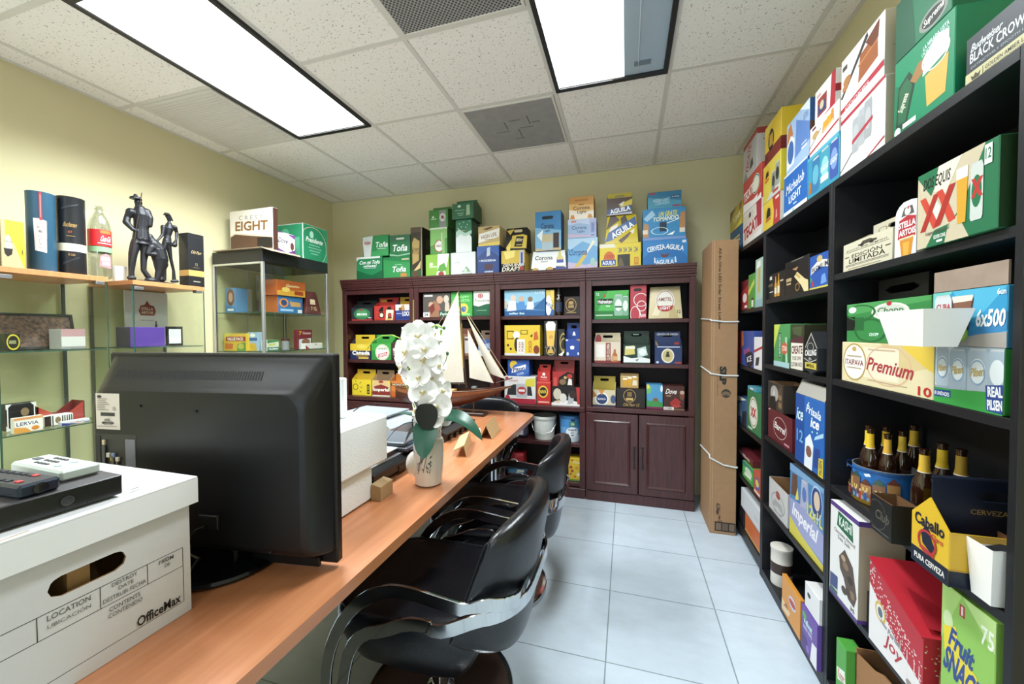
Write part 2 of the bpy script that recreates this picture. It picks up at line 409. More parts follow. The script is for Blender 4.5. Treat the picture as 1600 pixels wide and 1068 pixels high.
# ------------------------------------------------------------------ the room
def wall_paint(name, h):
    return mat(name, h, .75, spec=.25, noise=.03, nscale=3, bump=.12, bscale=260)
WALLP = wall_paint('pale_yellow_paint', 'd8d0a8')
def tile_floor():
    m = bpy.data.materials.new('glazed_floor_tiles'); m.use_nodes = True; nt = m.node_tree; N = nt.nodes; L = nt.links
    b = N['Principled BSDF']; tc = N.new('ShaderNodeTexCoord'); mp = N.new('ShaderNodeMapping'); L.new(tc.outputs['Object'], mp.inputs[0])
    mp.inputs['Location'].default_value = (-TX0/TP, -TY0/TQ, 0); mp.inputs['Scale'].default_value = (1/TP, 1/TQ, 1)
    br = N.new('ShaderNodeTexBrick'); L.new(mp.outputs[0], br.inputs['Vector'])
    br.offset = 0; br.squash = 1
    br.inputs['Scale'].default_value = 1; br.inputs['Brick Width'].default_value = 1; br.inputs['Row Height'].default_value = 1
    br.inputs['Mortar Size'].default_value = .006; br.inputs['Mortar Smooth'].default_value = .2
    br.inputs['Color1'].default_value = lin('c6d3de'); br.inputs['Color2'].default_value = lin('c0cdd9'); br.inputs['Mortar'].default_value = lin('87939a')
    n1 = N.new('ShaderNodeTexNoise'); n1.inputs['Scale'].default_value = 5; n1.inputs['Detail'].default_value = 9; n1.inputs['Roughness'].default_value = .7
    mp2 = N.new('ShaderNodeMapping'); mp2.inputs['Scale'].default_value = (1, 1.8, 1); L.new(tc.outputs['Object'], mp2.inputs[0]); L.new(mp2.outputs[0], n1.inputs['Vector'])
    rr = N.new('ShaderNodeMapRange'); L.new(n1.outputs['Fac'], rr.inputs[0]); rr.inputs[1].default_value = .25; rr.inputs[2].default_value = .75; rr.inputs[3].default_value = .86; rr.inputs[4].default_value = 1.06
    mx = N.new('ShaderNodeMix'); mx.data_type = 'RGBA'; mx.blend_type = 'MULTIPLY'; mx.inputs['Factor'].default_value = 1
    L.new(br.outputs['Color'], mx.inputs[6]); L.new(rr.outputs[0], mx.inputs[7]); L.new(mx.outputs[2], b.inputs['Base Color'])
    b.inputs['Roughness'].default_value = .32; b.inputs['Specular IOR Level'].default_value = .5
    bp = N.new('ShaderNodeBump'); bp.inputs['Strength'].default_value = .25; bp.inputs['Distance'].default_value = .003; bp.invert = True
    L.new(br.outputs['Fac'], bp.inputs['Height']); L.new(bp.outputs[0], b.inputs['Normal'])
    return m
TX0, TY0, TP, TQ = -.0765, 2.486, .49, .452
TX0 -= 3*TP; TY0 -= 6*TQ
def ceiling_tiles():
    m = bpy.data.materials.new('speckled_ceiling_tile'); m.use_nodes = True; nt = m.node_tree; N = nt.nodes; L = nt.links
    b = N['Principled BSDF']; tc = N.new('ShaderNodeTexCoord')
    v = N.new('ShaderNodeTexVoronoi'); v.inputs['Scale'].default_value = 85; L.new(tc.outputs['Object'], v.inputs['Vector'])
    n = N.new('ShaderNodeTexNoise'); n.inputs['Scale'].default_value = 60; L.new(tc.outputs['Object'], n.inputs['Vector'])
    a = N.new('ShaderNodeMath'); a.operation = 'ADD'; L.new(v.outputs['Distance'], a.inputs[0]); L.new(n.outputs['Fac'], a.inputs[1])
    r = N.new('ShaderNodeValToRGB'); L.new(a.outputs[0], r.inputs[0])
    r.color_ramp.elements[0].position = .52; r.color_ramp.elements[0].color = lin('9a958b')
    r.color_ramp.elements[1].position = .74; r.color_ramp.elements[1].color = lin('f1eee8')
    L.new(r.outputs[0], b.inputs['Base Color']); b.inputs['Roughness'].default_value = .9; b.inputs['Specular IOR Level'].default_value = .1
    bp = N.new('ShaderNodeBump'); bp.inputs['Strength'].default_value = .4; bp.inputs['Distance'].default_value = .002
    L.new(a.outputs[0], bp.inputs['Height']); L.new(bp.outputs[0], b.inputs['Normal'])
    return m
struct('floor', MB().box(XL, XR, YF, YB, -.1, 0, tile_floor()))
struct('ceiling', MB().box(XL, XR, YF, YB, CEIL, CEIL+.1, ceiling_tiles()))
struct('wall_left', MB().box(XL-.1, XL, YF-.1, YB+.1, 0, CEIL, WALLP))
struct('wall_right', MB().box(XR, XR+.1, YF-.1, YB+.1, 0, CEIL, WALLP))
struct('wall_back', MB().box(XL, XR, YB, YB+.1, 0, CEIL, WALLP))
wf = MB()                                                   # wall behind the camera, with the opening of the added window
for b in ((XL, WX0, 0, CEIL), (WX1, XR, 0, CEIL), (WX0, WX1, 0, WZ0), (WX0, WX1, WZ1, CEIL)): wf.box(b[0], b[1], YF-.1, YF, b[2], b[3], WALLP)
struct('wall_front', wf)
wm = MB(); white = mat('white_paint', 'e8e8e4', .5)
wxm = (WX0+WX1)/2
for b in ((WX0, WX0+.05, WZ0, WZ1), (WX1-.05, WX1, WZ0, WZ1), (WX0+.05, WX1-.05, WZ0, WZ0+.05), (WX0+.05, WX1-.05, WZ1-.05, WZ1), (wxm-.025, wxm+.025, WZ0+.05, WZ1-.05)): wm.box(b[0], b[1], YF-.08, YF-.03, b[2], b[3], white)
struct('added_window_1', wm)  # frame of the added window, never in view
bar = mat('ceiling_bar_paint', 'd6d3cb', .6)
g = MB(); t = .012
xs = [G0X+TS*k for k in range(-1, 6)]; ys = [G0Y+TS*k for k in range(-8, 4)]
for x in xs: g.box(x-t, x+t, YF, YB, CEIL-.004, CEIL, bar)
for y in ys: g.box(XL, XR, y-t, y+t, CEIL-.0035, CEIL, bar)
for x in (XL, XR-.022): g.box(x, x+.022, YF, YB, CEIL-.005, CEIL, bar)
for y in (YF, YB-.022): g.box(XL, XR, y, y+.022, CEIL-.0045, CEIL, bar)
struct('trim_1', g)
blackm = mat('black_lamp_trim', '1b1c1e', .45)
def troffer(i, j, label, lit, group=None):
    x0, y0 = G0X+TS*i, G0Y+TS*j; x1, y1 = x0+TS, y0+2*TS
    t = thing('ceiling_light', label, 'ceiling light', ((x0+x1)/2, (y0+y1)/2, CEIL), 0, group); f = MB(); w = .03
    a, b = TS/2-.008, TS-.008
    f.box(-a, -a+w*.8, -b, b, -.018, 0, blackm, .002); f.box(a-w*.8, a, -b, b, -.018, 0, blackm, .002)
    f.box(-a+w*.8, a-w*.8, -b, -b+w, -.018, 0, blackm, .002); f.box(-a+w*.8, a-w*.8, b-w, b, -.018, 0, blackm, .002)
    f.build('frame', t)
    a -= w*.8; b -= w
    if lit == 1:
        MB().box(-a, a, -b, b, -.008, -.003, mat('lit_diffuser', 'fffdf8', .4, emit=1.6)).build('diffuser', t)
    else:
        xs = a*.28
        MB().box(-a, xs, -b, b, -.008, -.003, mat('lit_diffuser', 'fffdf8', .4, emit=1.6)).build('diffuser', t)
        q = tag(MB().box(xs, a, -b, b, -.006, -.003, mat('unlit_diffuser', 'a9bccb', .3)).build('diffuser', t), 'unlit bluish grey strip')
        MB().tube([(xs+.07, -b+.05, -.0085), (xs+.07, b-.05, -.0085)], .004, mat('dark_tube', 'c5d3de', .25), 8).build('tube', t)
        MB().box(xs+.05, xs+.13, b-.1, b-.07, -.012, -.006, mat('tube_holder', '6f7f8c', .4)).build('lamp_holder', t)
troffer(0, 0, 'fully lit long ceiling light on the left above the glass cases', 1)
troffer(3, 0, 'ceiling light with a dark bluish strip along its right side', .6)
troffer(0, -4, 'added fill ceiling light behind the viewer, left', 1)  # unseen fixture added for the left fill lamp
troffer(3, -6, 'added fill ceiling light behind the viewer, right', 1)  # unseen fixture added for the right fill lamp
def perf(name, h1, h2, sc):
    m = bpy.data.materials.new(name); m.use_nodes = True; nt = m.node_tree; N = nt.nodes; L = nt.links; b = N['Principled BSDF']
    tc = N.new('ShaderNodeTexCoord'); mp = N.new('ShaderNodeMapping'); mp.inputs['Scale'].default_value = (sc, sc, 0); mp.inputs['Rotation'].default_value = (0, 0, PI/4); L.new(tc.outputs['Object'], mp.inputs[0])
    v = N.new('ShaderNodeTexVoronoi'); v.inputs['Randomness'].default_value = 0; v.inputs['Scale'].default_value = 1; L.new(mp.outputs[0], v.inputs['Vector'])
    r = N.new('ShaderNodeValToRGB'); r.color_ramp.elements[0].position = .33; r.color_ramp.elements[0].color = lin(h1); r.color_ramp.elements[1].position = .4; r.color_ramp.elements[1].color = lin(h2)
    L.new(v.outputs['Distance'], r.inputs[0]); L.new(r.outputs[0], b.inputs['Base Color']); b.inputs['Roughness'].default_value = .6
    return m
def vent(i, j, label, m, dust=False, slats=False):
    t = thing('ceiling_vent', label, 'air vent', (G0X+TS*(i+.5), G0Y+TS*(j+.5), CEIL)); a = TS/2-.014
    f = MB()
    for s in (-1, 1): f.box(min(s*a, s*(a-.014)), max(s*a, s*(a-.014)), -a, a, -.012, 0, bar, .002); f.box(-a+.014, a-.014, min(s*a, s*(a-.014)), max(s*a, s*(a-.014)), -.0115, 0, bar, .002)
    f.build('frame', t)
    p = MB().box(-a+.014, a-.014, -a+.014, a-.014, -.009, -.002, m)
    if slats:
        for k in range(26):
            y = -a+.03+k*(2*a-.06)/25
            p.box(-a+.03, a-.03, y-.004, y+.004, -.0125, -.008, bar)
    o = p.build('grille', t)
    if dust:
        d = MB(); dm = mat('grille_dust', '5f5f60', .8)
        for x, y, sx, sy in ((-.11, .02, .1, .006), (-.07, -.05, .007, .09), (.0, .07, .006, .12), (.06, .0, .09, .006), (.09, -.08, .007, .1), (.13, -.05, .05, .007), (.0, -.1, .08, .006), (-.02, .13, .07, .006)):
            d.box(x-sx/2, x+sx/2, y-sy/2, y+sy/2, -.0098, -.0088, dm)
        d.build('dust_mark', t)
vent(2, 0, 'dark grey perforated vent between the two ceiling lights', perf('perforated_grille', '3a3b3d', '9b9a98', 75))
vent(2, 2, 'grey ceiling vent with smudged dust lines towards the back wall', mat('grey_grille', '9a9997', .6, noise=.15, nscale=14), True)
vent(-1, 1, 'pale slatted vent between left ceiling light and left wall', mat('pale_grille', 'cfcdc6', .6), slats=True)

# ------------------------------------------------------------------ cherry bookcases along the back wall
def wood(name, h, h2, rough=.35, st=(1, 1, 14), sc=7, coat=.2):
    return mat(name, h, rough, noise=.3, hex2=h2, nscale=sc, stretch=st, coat=coat)
CHERRY = wood('cherry_wood', '4e2526', '361819', .38, (30, 30, 2), 3)
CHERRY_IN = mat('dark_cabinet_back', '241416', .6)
BX = [-2.62, -1.845, -1.07, -.31, .492]; BF, BB, BH = 3.13, 3.425, 1.84
SH = [(1.455, 1.082, .735), (1.478, 1.13, .735), (1.475, 1.14, .735), (1.437, 1.09, .745)]     # shelf tops of each unit
iron = mat('antique_pewter', '4a4744', .4, .8)
def bookcase(i, label, doors, lower=()):
    x0, x1 = BX[i]+.002, BX[i+1]-.002; xm = (x0+x1)/2; W = (x1-x0)/2
    t = thing('bookcase', label, 'bookcase', (xm, BF, 0), 0, 'row of dark cherry bookcases')
    D = BB-BF; ft = .045
    for s in (-1, 1):
        b = MB(); a, c = sorted((s*W, s*(W-.02))); b.box(a, c, .0, D, .08, 1.745, CHERRY, .001)
        a, c = sorted((s*W, s*(W-ft))); b.box(a, c, -.016, 0, .08, 1.745, CHERRY, .002); b.build('side_panel', t)
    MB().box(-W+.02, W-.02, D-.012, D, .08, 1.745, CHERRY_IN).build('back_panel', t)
    c = MB()
    prof = [(.0, 1.745), (-.014, 1.745), (-.014, 1.762), (-.022, 1.766), (-.022, 1.780), (-.026, 1.783), (-.026, 1.797), (-.032, 1.800), (-.032, 1.815), (-.038, 1.82), (-.038, BH), (0, BH)]
    c.prism([(-W, y-.008, z) for y, z in prof], (2*W, 0, 0), CHERRY); c.box(-W, W, -.008, D, 1.745, BH, CHERRY)
    c.build('crown', t)
    MB().box(-W, W, -.026, D, 0, .08, CHERRY, .003).build('plinth', t)
    MB().box(-W+ft, W-ft, -.01, 0, 1.70, 1.745, CHERRY, .001).build('top_rail', t)
    for z in SH[i][:2]: MB().box(-W+.02, W-.02, .012, D-.012, z-.03, z, CHERRY, .002).build('shelf', t)
    z = SH[i][2]; MB().box(-W+.001, W-.001, -.024, D-.012, z-.038, z, CHERRY, .005).build('ledge', t)
    if doors:
        for s in (-1, 1):
            x = (s*(W-.008), s*.003); a, b = min(x), max(x); z0, z1 = .085, z-.045; d = MB()
            d.box(a, b, -.036, -.017, z0, z1, CHERRY, .003)
            e = .055; f = .022
            for (p, q) in ((0, 0),):
                A = [(a+e, z0+e), (b-e, z0+e), (b-e, z1-e), (a+e, z1-e)]; B = [(a+e+f, z0+e+f), (b-e-f, z0+e+f), (b-e-f, z1-e-f), (a+e+f, z1-e-f)]
                g = .008; G = [(a+e+g, z0+e+g), (b-e-g, z0+e+g), (b-e-g, z1-e-g), (a+e+g, z1-e-g)]
                vs = [(u, -.0365, v) for u, v in A]+[(u, -.043, v) for u, v in G]+[(u, -.0368, v) for u, v in B]
                fs = [[k, (k+1) % 4, 4+(k+1) % 4, 4+k] for k in range(4)]+[[4+k, 4+(k+1) % 4, 8+(k+1) % 4, 8+k] for k in range(4)]+[[8, 9, 10, 11]]
                d.add(vs, fs, CHERRY)
            o = d.build('door', t, ang=20)
            h = MB(); hx = s*.03; hz = (z0+z1)/2-.02
            h.tube([(hx, -.037, hz+.08), (hx, -.055, hz+.072), (hx+.004, -.06, hz+.04), (hx-.003, -.06, hz), (hx+.004, -.06, hz-.04), (hx, -.055, hz-.072), (hx, -.037, hz-.08)], [.005, .005, .0035, .005, .0035, .005, .005], iron, 8)
            for zz in (hz+.08, hz-.08): h.ball((hx, -.038, zz), (.009, .004, .012), iron)
            h.build('handle', o)
    for z in lower: MB().box(-W+.02, W-.02, .002, D-.012, z-.03, z, CHERRY, .002).build('shelf', t)
bookcase(0, 'dark cherry bookcase at the left end of the row, behind the orchid', True)
bookcase(1, 'dark cherry bookcase right behind the model ship sails', True)
bookcase(2, 'dark cherry bookcase with open lower shelves holding buckets', False, (.435, .115))
bookcase(3, 'dark cherry bookcase beside the tall carton, with two panelled doors', True)

# ------------------------------------------------------------------ black shelving on the right wall
BLK = mat('black_woodgrain_board', '16171b', .45, noise=.3, nscale=30, stretch=(1, 8, 1), bump=.05, bscale=120)
SY = [.965, 1.680, 2.388, 3.10]; SX0, SX1, STOP = .71, XR-.012, 1.875
RSH = [(1.54, 1.168, .785, .415, .06), (1.505, 1.165, .785, .42, .05), (1.475, 1.12, .735, .41, .09)]
def shelving(i, label):
    y0, y1 = SY[i]+.001, SY[i+1]-.001; t = thing('shelving_unit', label, 'shelving unit', (SX0, (y0+y1)/2, 0), 0, 'black shelving along the right wall'); W = (y1-y0)/2; D = SX1-SX0
    for s in (-1, 1):
        a, b = sorted((s*W, s*(W-.018))); MB().box(0, D, a, b, 0, STOP, BLK, .001).build('side_panel', t)
    MB().box(D-.006, D, -W+.018, W-.018, .03, STOP-.02, BLK).build('back_panel', t)
    MB().box(0, D, -W+.018, W-.018, STOP-.026, STOP, BLK, .001).build('top_board', t)
    for z in RSH[i][:-1]: MB().box(.002, D-.006, -W+.018, W-.018, z-.022, z, BLK, .001).build('shelf', t)
    z = RSH[i][-1]; MB().box(.001, D-.006, -W+.018, W-.018, max(.001, z-.06), z, BLK, .001).build('bottom_shelf', t)
shelving(0, 'black shelving unit nearest the viewer, with the bottles on it')
shelving(1, 'black shelving unit in the middle of the right wall')
shelving(2, 'black shelving unit at the far end, beside the tall kraft carton')
# ------------------------------------------------------------------ glass showcases on the left wall
GLASS = glass_mat('clear_glass', 'fafcf9'); GEDGE = mat('green_glass_edge', '36564c', .15, spec=.6)
BEECH = wood('beech_board', 'cd8a5a', 'bd7a4c', .4, (1.5, 18, 1.5), 4, .1)
steel = mat('brushed_steel', 'a9acae', .3, .9); alu = mat('satin_aluminium', 'c9ccce', .35, .85)
def pane(mb, x0, x1, y0, y1, z0, z1):
    d = (x1-x0, y1-y0, z1-z0); k = d.index(min(d)); G = GLASS; E = GEDGE
    s = {0: dict(R=G, L=G), 1: dict(F=G, B=G), 2: dict(T=G, K=G)}[k]
    return mb.box(x0, x1, y0, y1, z0, z1, E, 0, s)
def showcase(y0, y1, label):
    x0, x1 = -2.985, -2.61; xm, ym = (x0+x1)/2, (y0+y1)/2; a, b = (x1-x0)/2, (y1-y0)/2
    t = thing('glass_showcase', label, 'display cabinet', (xm, ym, 0), 0, 'glass cabinets with beech tops'); g = .005; zt, zb = 1.612, .115
    MB().box(-a, a, -b, b, zt, 1.637, BEECH, .001).build('top_board', t)
    MB().box(-a, a, -b, b, .04, zb, BEECH, .001).build('base', t)
    for s in (-1, 1):
        p = MB(); q = sorted((s*b, s*(b-g))); pane(p, -a, a-.008, q[0], q[1], zb, zt); p.build('side_glass', t)
    p = MB(); pane(p, -a, -a+g, -b+g, b-g, zb, zt); p.build('back_glass', t)
    p = MB(); pane(p, a-g, a, -b+.004, b-.004, zb+.006, zt-.006); d = p.build('glass_door', t)
    for z in (zt-.018, zb+.018): MB().box(a-.04, a+.003, -b+.006, -b+.05, z-.008, z+.008, steel, .002).build('hinge', d)
    k = MB().box(a-.035, a+.002, b-.05, b-.015, zt-.016, zt, steel, .002); k.build('catch', t)
    for z in (1.262, .888, .5):
        p = MB(); pane(p, -a+.008, a-.012, -b+.008, b-.008, z-.005, z); p.build('glass_shelf', t)
    pf = MB()
    for s in (-1, 1): pf.box(-a+.001, -a+.013, min(s*b, s*(b-.012)), max(s*b, s*(b-.012)), zb, zt, mat('grey_post', '5d6462', .4, .5))
    pf.build('rear_post', t)
    for sx in (-1, 1):
        for sy in (-1, 1): MB().lathe([(.02, 0), (.02, .04)], steel, 12, (sx*(a-.04), sy*(b-.04), 0)).build('foot', t)
showcase(.975, 1.357, 'beech-topped glass cabinet carrying two round gift tins and a bottle')
showcase(1.462, 1.842, 'beech-topped glass cabinet carrying the dark figures sculpture')
def black_showcase():
    x0, x1, y0, y1 = -2.985, -2.5, 2.165, 2.80; xm, ym = (x0+x1)/2, (y0+y1)/2; a, b = (x1-x0)/2, (y1-y0)/2
    t = thing('glass_showcase', 'glass cabinet with black band top and metal corner posts', 'display cabinet', (xm, ym, 0)); zt = 1.855
    blk = mat('black_laminate', '17181b', .4)
    MB().box(-a, a, -b, b, zt, 1.945, blk, .003).build('top_band', t)
    MB().box(-a, a, -b, b, .02, .32, blk, .003).build('base', t)
    for sx in (-1, 1):
        for sy in (-1, 1):
            MB().box(min(sx*a, sx*(a-.02)), max(sx*a, sx*(a-.02)), min(sy*b, sy*(b-.02)), max(sy*b, sy*(b-.02)), .32, zt, alu, .002).build('corner_post', t)
    r = MB(); r.box(-a+.02, a-.02, -b, -b+.014, zt-.014, zt, alu); r.build('top_rail', t)
    for q in ((-a+.02, a-.02, -b+.006, -b+.011), (-a+.02, a-.02, b-.011, b-.006), (-a+.006, -a+.011, -b+.02, b-.02), (a-.011, a-.006, -b+.02, b-.02)):
        p = MB(); pane(p, *q, .32, zt-.014); p.build('glass_panel', t)
    for z in (1.495, 1.205, .8):
        p = MB(); pane(p, -a+.015, a-.015, -b+.015, b-.015, z-.006, z); p.build('glass_shelf', t)
    for y in (-.05, .2):
        MB().box(-a+.013, -a+.02, y-.004, y+.004, .32, zt, alu).build('shelf_rail', t)
black_showcase()

# ------------------------------------------------------------------ things on and in the cabinets
TOP1 = 1.637
def lw(u0, u1, v1, x, z0):                       # left-wall carton: y centre, width, height from pixels at plane x
    vm = v1+20; ya, yb = PX(u0, vm, x)[0], PX(u1, vm, x)[0]; z = PX((u0+u1)/2, v1, x)[1]
    if z0 < 1.6:
        lo, hi = [(a, b) for a, b in ((.985, 1.347), (1.472, 1.832), (2.19, 2.775)) if a-.1 < (ya+yb)/2 < b+.1][0]; ya, yb = max(ya, lo), min(yb, hi)
    return (ya+yb)/2, yb-ya, z-z0
def left_box(name, label, cat, group, u0, u1, v1, x, z0, D, col, **kw):
    yc, W, H = lw(u0, u1, v1, x, z0)
    carton(name, label, cat, group, W, D, H, (x-D/2, yc, z0+.001), PI/2, col=col, **kw); return z0+.001+H
navy = mat('dark_blue_tube', '2a5068', .45); blk_t = mat('black_tube', '17191d', .4)
def tin(name, label, u0, u1, v1, col, bands, art=()):
    x = -2.72; ya, yb = PX(u0, 380, x)[0], PX(u1, 380, x)[0]; r = (yb-ya)/2-.001; H = PX((u0+u1)/2, v1, x)[1]-TOP1
    mb = MB(); m = mat('printed_tube', col, .4); pts = [(r*.96, 0), (r, .006)]; ms = [m]
    for f0, f1, c in bands: pts += [(r, H*f0), (r*1.012, H*f0+.0005), (r*1.012, H*f1), (r, H*f1+.0005)]; ms += [m, m, mat('printed_tube', c, .45), m]
    pts += [(r, H-.006), (r*1.01, H-.004), (r*1.01, H), (r*.95, H), (r*.94, H-.004)]; ms += [m, m, m, m, m]
    mb.lathe(pts, ms, 40, cap=(True, True))
    def fn(xx, zz, k):
        an = (xx/100-.5)*1.9-.5; rr = r*1.013+.0003*k; return (rr*math.cos(an), rr*math.sin(an), H*zz/100)
    draw(mb, art, fn, 1.9*r, H, curve=20)
    o = mb.build(name, None, (x, (ya+yb)/2, TOP1+.001)); tag(o, label, 'gift tin'); return r, H
tin('gift_tin', 'tall dark blue round gift tin with pale label and red strip', 42, 87, 303, '2c536b', [],
    'p e9dcd8 28 66 48 66 72 64 75 64 72 24 32 26;r 50 64 60 99 b4343c;r 54 68 56 96 dfa6a4;t ENCORE 42 54 66 57 b09088;t VINO 46 48 62 52 5a5a6a;r 44 44 64 44.8 b8a8a8;o 54 38 7 4 a8a0a8 .2;r 46 30 62 31 c0b4b4')
tin('gift_tin', 'tall black round gift tin with cream band, right of the blue tin', 90, 133, 311, '17191d', [(.3, .4, 'e3dcc4')],
    't Buchanan 26 61 74 67 b08a4a .3;t EST 42 53 56 56 b0503a;r 36 49 66 49.8 9a7a48;t de_Luxe 40 24 64 28 9a7a48;p 2a2e36 20 12 80 22 80 24 20 15;p 2a2e36 20 82 80 90 80 92 20 85')
def soda_bottle():
    x = -2.74; yc = PX(156, 380, x)[0]; r = .046; H = PX(155, 322, x)[1]-TOP1; k = H/.27
    t = thing('soda_bottle', 'clear empty plastic bottle with red label beside the black tin', 'bottle', (x, yc, TOP1+.001))
    pl = glass_mat('clear_plastic', 'e6ebe8', .2)
    MB().lathe([(r*.6, 0), (r*.95, .006), (r, .03), (r, .1*k), (r*.96, .115*k), (r, .13*k), (r, .185*k), (r*.8, .215*k), (r*.45, .24*k), (r*.3, .25*k), (r*.3, .254*k), (r*.42, .255*k), (r*.42, .258*k), (r*.28, .259*k), (r*.28, H)], pl, 28, cap=(True, False)).build('body', t)
    q = MB()
    def fn(xx, zz, k_): an = (xx/100-.5)*2.2-.2; rr = r*1.015+.0003*k_; return (rr*math.cos(an), rr*math.sin(an), H*zz/100)
    q.lathe([(r*1.01, H*.44), (r*1.01, H*.66)], [mat('red_label', 'd62a2f', .4)], 28, cap=(False, False))
    draw(q, 't Coca-Cola 42 50 86 58 fff .3;r 40 61 84 65 e8702e;r 30 47 88 48 f2e6e6', fn, 2.2*r, H, curve=20); q.build('label', t)
    q = MB(); q.lathe([(r*1.008, H*.36), (r*1.008, H*.43)], [mat('green_band', '86ab84', .5)], 28, cap=(False, False)); q.build('band', t)
    q = MB(); draw(q, 'p d9828a 34 16 84 14 82 30 60 34 38 30;t STELLA 42 24 78 29 fff;t ARTOIS 44 18 76 22.5 fff', fn, 2.2*r, H, curve=20); q.build('lower_label', t)
soda_bottle()
mb = MB(); mb.lathe([(.024, 0), (.032, .085), (.033, .085), (.0325, .088), (.03, .086)], mat('white_plastic', 'e6e6e2', .4), 24)
tag(mb.build('cup', None, (-2.8, PX(181, 400, -2.8)[0]+.012, TOP1+.001)), 'small white cup behind the clear bottle', 'cup')
left_box('snack_box', 'yellow and kraft box at left edge of the nearer beech top', 'box', None, 1, 38, 345, -2.64, TOP1, .12, 'c9a878', side='6a5a3a',
         F='p d8c81e 18 100 100 100 100 0 96 0 55 50 18 70;e 30 48 14 20 eee4d4;p 2a2622 10 40 48 40 44 28 26 22 14 28;t GRAN 14 52 46 58 554;e 78 40 10 14 e8d410;t R 86 28 94 40 332')
left_box('gift_box', 'slim black gift box with gold band right of the sculpture', 'box', None, 294, 318.5, 366, -2.65, TOP1, .085, '1c1d21',
         F='r 0 20 100 31 c59a50;t Old_Parr 18 62 84 68 b09868 .3;t 12 42 40 58 45 8a7850;r 28 36 70 36.6 8a7850;r 28 9 72 11 9a9282', L='r 0 20 100 31 c59a50', R='r 0 20 100 31 c59a50')

